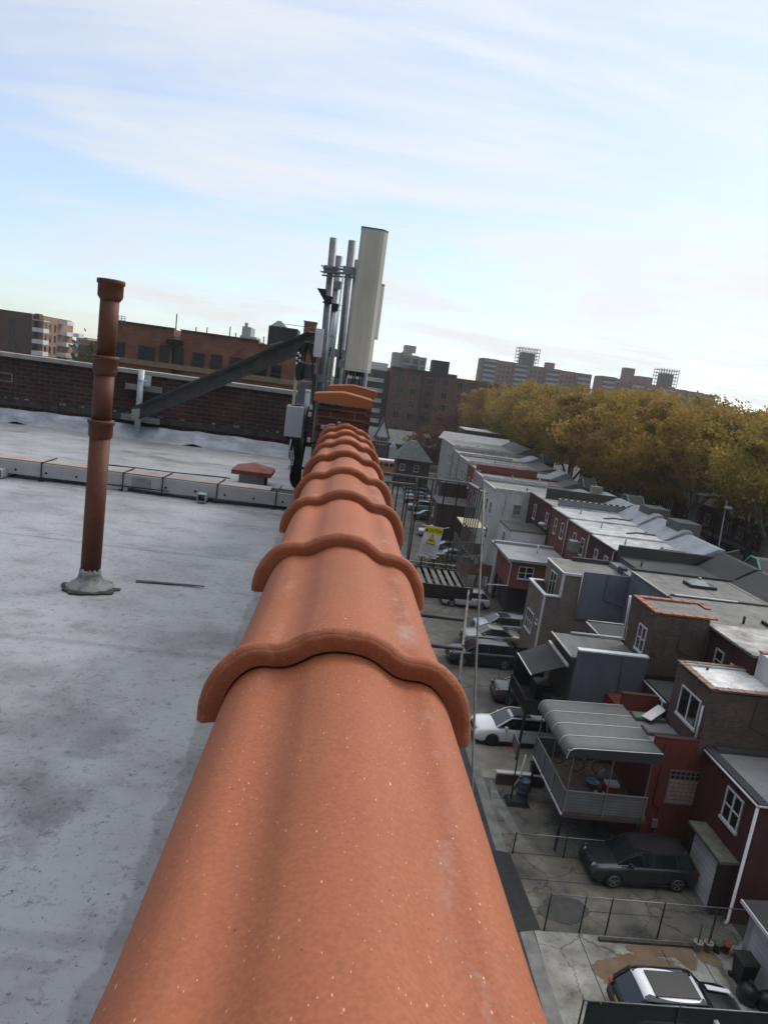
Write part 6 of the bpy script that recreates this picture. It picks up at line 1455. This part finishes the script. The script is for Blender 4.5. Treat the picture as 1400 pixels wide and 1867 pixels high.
for px,py,w in ((268,648,1.3),(300,646,.75),(327,652,.75),(362,660,.95),(395,663,.95),(432,668,1.2),(474,678,1.2),(503,681,.9),(218,640,.9)):
    p=atY(px,py,55); win(b4,'S',p.x,p.z-.75,w,1.45,55,'r',wf)
mb=MB(); 
for px in (210,216,222,228): p=atY(px,590,54.95); mb.bar((p.x,54.95,20.5),(p.x,54.95,21.0),.05)
for z in (20.7,20.85,21.0): mb.bar((atY(205,590,54.95).x,54.95,z),(atY(228,590,54.95).x,54.95,z),.04)
for z in (19.9,20.1,20.3): mb.bar((xs[1],55.2,z),(xs[2],55.2,z),.05)
mb.build('roof_railing',offwhite,b4)
mb=MB()
for px,h in ((321,1.3),(358,.5),(378,.6),(420,.9),(431,.5),(483,.5)): p=atY(px,600,56); mb.bar((p.x,56,19.6),(p.x,56,20.5+h),.07)
mb.build('roof_poles',darkmetal,b4); p=atY(318,623,54.6); bx('fire_ladder_box',darkmetal,b4,p.x-.6,p.x+.6,54.5,54.99,p.z-.2,p.z+.15)
bx('belt_course',mat('tan_belt',(.22,.17,.1),.8,.2,2),b4,xs[0],xs[5]+1,54.85,54.99,17.55,17.95)
b5=thing('water_tank_house','black clad rooftop water tank house above the orange brown block','tank house',(-9,90,0)); A=atY(491,588,90);B=atY(543,600,90); bx('base_wall',ob,b5,A.x-1,B.x+4,90,100,0,20.2); bx('tank_house',mat('black_cladding',(.03,.034,.037),.8,.2,.6),b5,A.x,B.x,90,95,20.2,23.7)
mb=MB(); mb.hexa([(A.x+.2,90.2,23.7),(A.x+2.2,90.2,23.7),(A.x+2.2,94,23.7),(A.x+.2,94,23.7),(A.x+.9,91.5,24.5),(A.x+1.3,91.5,24.5),(A.x+1.3,92.5,24.5),(A.x+.9,92.5,24.5)]); mb.build('peaked_top',mat('verdigris_grey',(.10,.14,.13),.7),b5)
mb=MB(); p=atY(502,610,89.9)
for k in range(3): mb.bar((A.x+.3,89.9,21.2+k*.05),(A.x+2,89.9,21.9+k*.05),.05)
mb.build('ladder',galv,b5)
b6=thing('chimney','square orange brick chimney rising above the end of the diagonal beam','chimney',(-5.5,88,0)); A=atY(555,588,88);B=atY(577,590,88); bx('stack',ob,b6,A.x,B.x,88,90,0,24.6); bx('cap',stone,b6,A.x-.1,B.x+.1,87.9,90.1,24.6,24.75); MB().tube([(A.x-2.5,88,24.0),(B.x+2.5,88,24.0)],.04,6).build('aerial',galv,b6)
b7=thing('tower_block','distant pale stepped tower on the skyline left of the black tank house','tower',(-40,300,0)); 
for (l,r,ty,nm) in ((438,468,611,'lower_tier'),(441,457,594,'upper_tier')): A=atY(l,ty,300);B=atY(r,ty+3,300); bx(nm,mat('far_pale_tower',(.34,.33,.33),.8,.05,.1),b7,A.x,B.x,300+(0 if nm[0]=='l' else 2),315,0,A.z)
A=atY(447,588,303); bx('finial',MT['far_pale_tower'],b7,A.x,A.x+1.2,303,305,A.z-4,A.z)
# left block with balconies
b8=thing('apartment_block','red brick apartment block at the left edge with a sunlit side and white balconies','apartment building',(-84,189,0))
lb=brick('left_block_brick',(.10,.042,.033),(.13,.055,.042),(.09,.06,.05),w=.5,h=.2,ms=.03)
lit=brick('left_block_sunlit_brick',(.28,.14,.085),(.33,.17,.11),(.28,.2,.15),w=.5,h=.2,ms=.03)  # brighter copy of the block's brick, sunlight painted into the colour
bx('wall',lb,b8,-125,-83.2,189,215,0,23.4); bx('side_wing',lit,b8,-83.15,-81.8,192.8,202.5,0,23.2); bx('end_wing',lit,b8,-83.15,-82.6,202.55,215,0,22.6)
for k in range(6):
    z=22.0-k*3.0
    facade_windows(b8,'S',189,[-88,-94.5,-104,-110],[z-1.9],1.6,1.7,wf)
    bx('balcony',white,b8,-83.1,-80.2,189.2,192.7,z-.15,z+.05) if k==0 else bx('balcony',white,b8,-83.1,-80.2,189.2,192.7,z-.1,z+1.0)
    bx('balcony',white,b8,-82.5,-79.6,203,207.5,z-.1,z+1.0); bx('balcony',white,b8,-82.5,-78.6,209,213,z-3.1,z-2.0)
    facade_windows(b8,'E',-81.8,[194.4,197.3,200.3],[z-2.4],1.2,1.9,wf)
    bx('balcony_opening',glass,b8,-83.19,-83.1,189.6,192.3,z+1.1-3,z-.2)
bx('roof_house',lb,b8,-83.1,-81.9,190.5,192.7,22.3,23.6)
b9=thing('apartment_block','small pale rooftop far away between the balcony block and the brown pipe','apartment building',(-85,260,0)); A=atY(140,613,260);B=atY(160,617,260); C=atY(176,622,260)
bx('wall',mat('far_tan_wall',(.3,.25,.19),.8,.1,.1),b9,A.x,B.x,260,275,0,A.z); bx('low_wing',MT['far_brick'],b9,B.x+.05,C.x+2,258,275,0,C.z)
b10=thing('brick_house','dark row of brick roofs seen past the left block','house',(-60,200,0)); A=atY(150,628,200);B=atY(182,634,200); bx('wall',lb,b10,A.x-1,B.x+14,200,215,0,A.z)
# ================================================================== TREES
def leafmat(name,c1,c2,c3):
    m=bpy.data.materials.new(name); m.use_nodes=True; nt=m.node_tree;N=nt.nodes;L=nt.links; b=N['Principled BSDF']; b.inputs['Roughness'].default_value=.7; b.inputs['Specular IOR Level'].default_value=.2
    tc=N.new('ShaderNodeTexCoord'); n=N.new('ShaderNodeTexNoise'); n.inputs['Scale'].default_value=.32; n.inputs['Detail'].default_value=5; n.inputs['Roughness'].default_value=.75; oi=N.new('ShaderNodeObjectInfo')
    v=N.new('ShaderNodeVectorMath'); v.operation='ADD'; mm=N.new('ShaderNodeMath'); mm.operation='MULTIPLY'; mm.inputs[1].default_value=60; L.new(oi.outputs['Random'],mm.inputs[0]); L.new(tc.outputs['Object'],v.inputs[0]); L.new(mm.outputs[0],v.inputs[1]); L.new(v.outputs[0],n.inputs['Vector'])
    r=N.new('ShaderNodeValToRGB'); r.color_ramp.elements.new(.5)
    hs=N.new('ShaderNodeHueSaturation'); mh=N.new('ShaderNodeMapRange'); mh.inputs[3].default_value=.488; mh.inputs[4].default_value=.515; L.new(oi.outputs['Random'],mh.inputs[0]); L.new(mh.outputs[0],hs.inputs['Hue']); hs.inputs['Value'].default_value=.93; hs.inputs['Saturation'].default_value=.93
    for e,(p,c) in zip(r.color_ramp.elements,((.36,c1),(.5,c2),(.64,c3))): e.position=p; e.color=(*c,1)
    L.new(n.outputs['Fac'],r.inputs[0]); L.new(r.outputs[0],hs.inputs['Color']); L.new(hs.outputs[0],b.inputs['Base Color'])
    tr=N.new('ShaderNodeBsdfTranslucent'); L.new(hs.outputs[0],tr.inputs['Color']); mx=N.new('ShaderNodeMixShader'); mx.inputs[0].default_value=.5; L.new(b.outputs[0],mx.inputs[1]); L.new(tr.outputs[0],mx.inputs[2]); L.new(mx.outputs[0],N['Material Output'].inputs[0]); return m
gold=leafmat('golden_plane_leaves',(.22,.145,.025),(.38,.25,.03),(.36,.17,.035))
olive=leafmat('olive_plane_leaves',(.19,.15,.025),(.34,.25,.03),(.33,.18,.032))
rust=leafmat('rust_leaves',(.10,.035,.015),(.15,.05,.02),(.12,.06,.02)); green=leafmat('green_leaves',(.03,.045,.012),(.05,.065,.015),(.08,.08,.02))
bark=mat('plane_bark',(.10,.085,.06),.9,0,1.5,c2=(.19,.17,.13))
def make_tree(seed,H=21,Rad=8.5,zlow=8.5,nclump=105,nleaf=190,ls=.28,trunk=.45):
    r=random.Random(seed); wood=MB(); wood.smooth=True
    tips=[]
    def limb(p,d,L,rad,lev):
        pts=[p];q=p.copy();dd=d.copy();n=4
        for i in range(n):
            dd=(dd+Vector((r.uniform(-.22,.22),r.uniform(-.22,.22),r.uniform(-.02,.2)))).normalized(); q=q+dd*L/n; pts.append(q.copy())
        wood.tube(pts,[rad*(1-.55*i/n) for i in range(n+1)],6 if lev else 9,False); tips.append(q.copy())
        if lev<3:
            for k in range(4 if lev<2 else 3):
                a=r.uniform(0,6.283); sp=r.uniform(.45,.95); side=Vector((math.cos(a),math.sin(a),0)); nd=(dd+side*sp+Vector((0,0,.12))).normalized()
                limb(pts[r.randint(2,n)],nd,L*r.uniform(.55,.8),rad*.42,lev+1)
    wood.tube([Vector((0,0,0)),Vector((.1,0,2)),Vector((.0,.1,zlow*.75))],[trunk*1.15,trunk,trunk*.8],10,False)
    for k in range(5):
        a=k*1.257+r.uniform(-.3,.3); limb(Vector((0,.1,zlow*.72)),Vector((math.cos(a)*.6,math.sin(a)*.6,1)).normalized(),(H-zlow)*.45,trunk*.5,1)
    lf=MB(); cz=(H+zlow)/2
    lob=[(r.uniform(0,6.283),r.uniform(.8,1.18)) for _ in range(7)]
    for c in range(nclump):
        a=r.uniform(0,6.283); u=r.uniform(-1,1); rr_=(.45+.55*r.random()**.45); s=math.sqrt(1-u*u)
        k=1+.18*math.sin(3*a+lob[0][0])+.12*math.sin(5*a+lob[1][0]+3*u)+.12*math.sin(4*u+lob[2][0])
        cen=Vector((s*math.cos(a)*Rad*rr_*k,s*math.sin(a)*Rad*rr_*k,cz+u*(H-zlow)/2*rr_*(1.05 if u>0 else .9)))
        cr=r.uniform(.9,2.3)
        for i in range(nleaf):
            v=Vector((r.gauss(0,1),r.gauss(0,1),r.gauss(0,.7))); v=v.normalized()*cr*(r.random()**.4)
            p=cen+v; nrm=Vector((r.gauss(0,1),r.gauss(0,1),r.gauss(.6,1))).normalized(); t1=nrm.orthogonal().normalized()*ls*r.uniform(.5,1.); t2=nrm.cross(t1).normalized()*ls*r.uniform(.35,.7)
            lf.poly([p-t1,p+t2,p+t1,p-t2])
    return wood.mesh('trunk',bark),lf
def treemeshes(seed,m,**k):
    w,l=make_tree(seed,**k); return w,l.mesh('crown',m)
TM=[treemeshes(1,gold,zlow=8),treemeshes(2,olive,zlow=8),treemeshes(3,gold,Rad=9.2,zlow=8),treemeshes(5,olive,H=20,Rad=8,zlow=12.5,nclump=75)]
def tree(label,k,x,y,s=1,rot=0,group='golden plane trees along the street',name='plane_tree',sz=1):
    t=thing(name,label,'tree',(x,y,0),group); t.rotation_euler=(0,0,rot); t.scale=(s,s,s*sz)
    for me,nm in ((TM[k][0],'trunk'),(TM[k][1],'crown')):
        o=bpy.data.objects.new(nm,me); col.objects.link(o); o.parent=t
tr_=random.Random(9)
tl=[(3,40.5,60,.98,'olive gold plane tree at the right edge of the photo, nearest the camera'),
(3,40,73,1.0,'golden plane tree right behind the street lamp'),
(2,39,86,1.02,'broad golden plane tree beyond the street lamp tree'),
(1,39,99,1.02,'olive tinted plane tree in the middle of the street row'),
(0,39,112,1.03,'golden plane tree behind the white roofs, left of the middle'),
(3,39,125,1.06,'olive plane tree beyond the mossy black parapet'),
(2,39.5,139,1.05,'golden plane tree over the far white roofs'),
(1,40,153,1.03,'yellow olive plane tree below the long scaffolded block'),
(0,38,172,1.0,'rounded golden tree at the left end of the street row'),
(3,51,66,.92,'plane tree across the street at the far right edge'),
(0,52,80,.98,'golden tree across the street behind the lamp post'),
(1,52,95,1.06,'plane tree across the street, third of the rear row'),
(2,53,111,1.08,'wide golden tree across the street below the right far block'),
(0,54,128,1.08,'plane tree across the street under the gap between far blocks'),
(3,56,148,1.1,'rear row plane tree below the scaffold of the long block'),
(1,70,110,1.05,'olive tree behind the rear row towards the right edge'),
(0,75,90,1.0,'lower golden tree behind the rear row at the right edge')]
for k,x,y,s,lab in tl: tree(lab,k,x,y,s,tr_.uniform(0,6.28))
TM.append(treemeshes(8,rust,H=9,Rad=5,zlow=2,nclump=60,nleaf=90,ls=.28,trunk=.2)); TM.append(treemeshes(9,green,H=7,Rad=4,zlow=1.5,nclump=50,nleaf=80,ls=.25,trunk=.2))
g='small autumn trees in front of the Tudor terrace'
tree('rust red tree in front of the Tudor terrace',4,20.5,158,1.0,0,g,'maple_tree'); tree('darker rust tree right of the first, before the small dark gables',4,26.5,156,.95,2,g,'maple_tree'); 
tree('bare looking dark tree beside the brown apartment block',4,36,190,1.7,1,g,'maple_tree')
tree('green shrubby tree below the fire escape sign at the lane edge',5,10.2,62,.45,1,'green shrubs','green_tree')
tree('green hedge like tree in the front garden below the street lamp',5,50.5,60,.9,3,'green shrubs','green_tree'); tree('second green front garden tree at the right edge',5,50.8,53,.8,4,'green shrubs','green_tree')
tree('olive tree beside the left balcony block',5,-48,150,2.6,2,'distant trees','green_tree'); 
# houses across the street
for i in range(9):
    y0=46+i*11.5; h=thing('terrace_house','red brick terrace house across the tree lined street, '+['first','second','third','fourth','fifth','sixth','seventh','eighth','ninth'][i]+' from the right edge','house',(54,y0,0))
    bx('wall',tb,h,54,64,y0,y0+11,0,7.5); mb=MB(); mb.prism([(53.4,y0,7.4),(59,y0,10.5),(64.6,y0,7.4)],(0,11,0)); mb.build('roof',slate,h,fix=True)
    bx('stone_band',stone,h,53.9,53.99,y0,y0+11,3.4,3.9); bx('porch',offwhite,h,52.4,53.89,y0+1,y0+4,0,2.9)
    mb=MB(); mb.prism([(52.8,y0+6,7.2),(52.8,y0+10,7.2),(52.8,y0+8,10.2)],(3,0,0)); g_=mb.build('gable',slate,h,fix=True); mb=MB(); mb.bar((52.75,y0+5.8,7.1),(52.75,y0+8,10.4),.2); mb.bar((52.75,y0+10.2,7.1),(52.75,y0+8,10.4),.2); mb.build('copper_edge',copper,g_)
    for yy in (2.2,5.2,8.2): win(h,'W',y0+yy,4.6,1.4,1.7,54,'m'); win(h,'W',y0+yy+(.8 if yy<3 else 0),1.0,1.3,1.7,54,'m') if yy>3 else None
# far filler on horizon
fw=thing('far_woods','x','woods',(0,900,0)) if False else None
mb=MB(); rf_=random.Random(3)
for k in range(900):
    a=R(rf_.uniform(-52,58)); d=rf_.uniform(520,900); x=d*math.sin(a); y=d*math.cos(a); rr_=rf_.uniform(6,13); h=rf_.uniform(10,17); pts=[]
    b0=[(x+rr_*math.cos(t),y+rr_*math.sin(t)) for t in [k2*1.047 for k2 in range(6)]]
    mb.grid([[(px,py,0) for px,py in b0],[(x+(px-x)*1.1,y+(py-y)*1.1,h*.55) for px,py in b0],[(x+(px-x)*.6,y+(py-y)*.6,h*.9+rf_.uniform(-1,1)) for px,py in b0],[(x+(px-x)*.1,y+(py-y)*.1,h) for px,py in b0]],close=True)
o=mb.build('distant_woods',mat('distant_foliage',(.05,.05,.03),.95,0,.05,c2=(.10,.08,.03)),None); tag(o,'hazy band of far away tree tops along the horizon','woods',kind='stuff')
# street lamp and wires
sl=thing('street_lamp','grey cobra head street lamp with its arm pointing left among the golden trees','street lamp',(35.8,59.5,0))
T=atY(1325,912,59.5); T0=atY(1318,1000,59.5); MB().tube([(T0.x-.15,59.5,0),(T.x,59.5,T.z)],[.1,.06],8).build('pole',galv,sl)
H_=atY(1284,902,60.5); MB().tube([T,T+Vector((-.3,0,.35)),H_+Vector((.5,0,0)),H_],.045,6).build('arm',galv,sl); E_=atY(1327,925,59.3); MB().lathe(E_+Vector((0,0,-.1)),[(.1,-.1),(.38,.0),(.3,.15),(.05,.2)],14).build('lamp_head',offwhite,sl)
mb=MB(); mb.box(H_.x-.5,H_.x+.2,60.4,60.7,H_.z-.08,H_.z+.05); mb.build('cobra_head',galv,sl)
# ================================================================== SKY AND LIGHT
EL=R(36); AZ=R(52)     # azimuth clockwise from +Y towards +X
sd=Vector((math.sin(AZ)*math.cos(EL),math.cos(AZ)*math.cos(EL),math.sin(EL)))
sun=bpy.data.objects.new('sun',bpy.data.lights.new('sun','SUN')); col.objects.link(sun); sun.data.energy=SUN_E if 'SUN_E' in globals() else 2.0; sun.data.angle=R(22); sun.data.color=(1,.93,.84)
sun.rotation_euler=(-sd).to_track_quat('-Z','Y').to_euler(); sun.location=(0,0,60)
w=bpy.data.worlds.new('World'); S.world=w; w.use_nodes=True; nt=w.node_tree;N=nt.nodes;L=nt.links
bg=N['Background']; bg.inputs['Strength'].default_value=.1
sk=N.new('ShaderNodeTexSky'); sk.sky_type='NISHITA'; sk.sun_disc=False; sk.sun_elevation=EL; sk.sun_rotation=AZ; sk.air_density=1; sk.dust_density=.35; sk.ozone_density=1.5
tc=N.new('ShaderNodeTexCoord'); sp=N.new('ShaderNodeSeparateXYZ'); L.new(tc.outputs['Generated'],sp.inputs[0])
def mth(op,a,b=None,c=None):
    x=N.new('ShaderNodeMath'); x.operation=op
    for i,v in enumerate((a,b,c)):
        if v is None: continue
        if isinstance(v,(int,float)): x.inputs[i].default_value=v
        else: L.new(v,x.inputs[i])
    return x.outputs[0]
zz=mth('ADD',mth('MAXIMUM',sp.outputs[2],0.0),.16)
cx=mth('DIVIDE',sp.outputs[0],zz); cy=mth('DIVIDE',sp.outputs[1],zz)
cb_=N.new('ShaderNodeCombineXYZ'); L.new(cx,cb_.inputs[0]); L.new(cy,cb_.inputs[1])
def nz(scale,rot,st,loc,det=9,rg=.55,dist=.6):
    mp=N.new('ShaderNodeMapping'); mp.inputs['Rotation'].default_value=(0,0,R(rot)); mp.inputs['Scale'].default_value=st; mp.inputs['Location'].default_value=loc; L.new(cb_.outputs[0],mp.inputs[0])
    n=N.new('ShaderNodeTexNoise'); n.inputs['Scale'].default_value=scale; n.inputs['Detail'].default_value=det; n.inputs['Roughness'].default_value=rg; n.inputs['Distortion'].default_value=dist; L.new(mp.outputs[0],n.inputs['Vector']); return n.outputs['Fac']
n1=nz(.55,35,(1,1.8,1),(2.2,.4,0)); n2=nz(1.6,35,(.6,3.2,1),(0,3,1),8,.6,.8)
sm=mth('ADD',mth('MULTIPLY',n1,.76),mth('MULTIPLY',n2,.24))
dt=N.new('ShaderNodeVectorMath'); dt.operation='DOT_PRODUCT'; L.new(tc.outputs['Generated'],dt.inputs[0]); dt.inputs[1].default_value=tuple(sd)
glow=mth('MAXIMUM',dt.outputs['Value'],0)
ss=N.new('ShaderNodeMapRange'); ss.interpolation_type='SMOOTHSTEP'; ss.inputs[1].default_value=-.45; ss.inputs[2].default_value=.12; ss.inputs[3].default_value=2.6; ss.inputs[4].default_value=8.2; L.new(dt.outputs['Value'],ss.inputs[0])
sm=mth('ADD',sm,mth('MULTIPLY',mth('SUBTRACT',dt.outputs['Value'],.6),.22)); sm=mth('ADD',sm,mth('MULTIPLY',mth('MAXIMUM',mth('SUBTRACT',sp.outputs[2],.66),0.),.8))
cr=N.new('ShaderNodeValToRGB'); cr.color_ramp.elements[0].position=.37; cr.color_ramp.elements[1].position=.64; cr.color_ramp.interpolation='EASE'; L.new(sm,cr.inputs[0])
cl=N.new('ShaderNodeCombineColor'); br=mth('ADD',mth('MULTIPLY',glow,1.7),ss.outputs[0])
L.new(mth('MULTIPLY',br,.975),cl.inputs[0]); L.new(mth('MULTIPLY',br,.995),cl.inputs[1]); L.new(mth('MULTIPLY',br,1.01),cl.inputs[2])
base_=N.new('ShaderNodeMix'); base_.data_type='RGBA'; base_.inputs['Factor'].default_value=.40; sv=N.new('ShaderNodeVectorMath'); sv.operation='MULTIPLY'; sv.inputs[1].default_value=(1.6,1.84,2.1); L.new(sk.outputs[0],sv.inputs[0]); L.new(sv.outputs[0],base_.inputs['A']); L.new(cl.outputs[0],base_.inputs['B'])
mx=N.new('ShaderNodeMix'); mx.data_type='RGBA'; L.new(cr.outputs[0],mx.inputs['Factor']); L.new(base_.outputs['Result'],mx.inputs['A']); L.new(cl.outputs[0],mx.inputs['B']); dm=N.new('ShaderNodeMapRange'); dm.interpolation_type='SMOOTHSTEP'; dm.inputs[1].default_value=-.5; dm.inputs[2].default_value=.25; dm.inputs[3].default_value=.24; dm.inputs[4].default_value=1.; L.new(dt.outputs['Value'],dm.inputs[0])  # sky away from the sun dimmed to darken faces turned to the camera
zt_=N.new('ShaderNodeMapRange'); zt_.interpolation_type='SMOOTHSTEP'; zt_.inputs[1].default_value=.70; zt_.inputs[2].default_value=.93; zt_.inputs[3].default_value=1.; zt_.inputs[4].default_value=1.75; L.new(sp.outputs[2],zt_.inputs[0]); dmz=mth('MULTIPLY',dm.outputs[0],zt_.outputs[0])  # unseen zenith brightened to add light on ground and roofs
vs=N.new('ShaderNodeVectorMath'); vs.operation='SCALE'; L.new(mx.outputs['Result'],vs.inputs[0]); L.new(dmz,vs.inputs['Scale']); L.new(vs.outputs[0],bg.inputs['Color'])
if HAZE:
    hb=MB().box(-1150,1150,-320,1280,-1,58).build('haze',None.__class__ and mat('haze_air',(1,1,1)),None); tag(hb,kind='stuff'); hm=MT['haze_air']; hn=hm.node_tree
    hn.nodes.remove(hn.nodes['Principled BSDF']); pv=hn.nodes.new('ShaderNodeVolumePrincipled'); pv.inputs['Color'].default_value=(.93,.96,1,1); pv.inputs['Density'].default_value=HAZE; pv.inputs['Anisotropy'].default_value=.3
    hn.links.new(pv.outputs[0],hn.nodes['Material Output'].inputs['Volume'])
S.view_settings.view_transform='Standard'; S.view_settings.look='None'; S.view_settings.gamma=1; S.view_settings.exposure=0; S.view_settings.use_curve_mapping=False
S.cycles.max_bounces=6; S.cycles.use_denoising=True
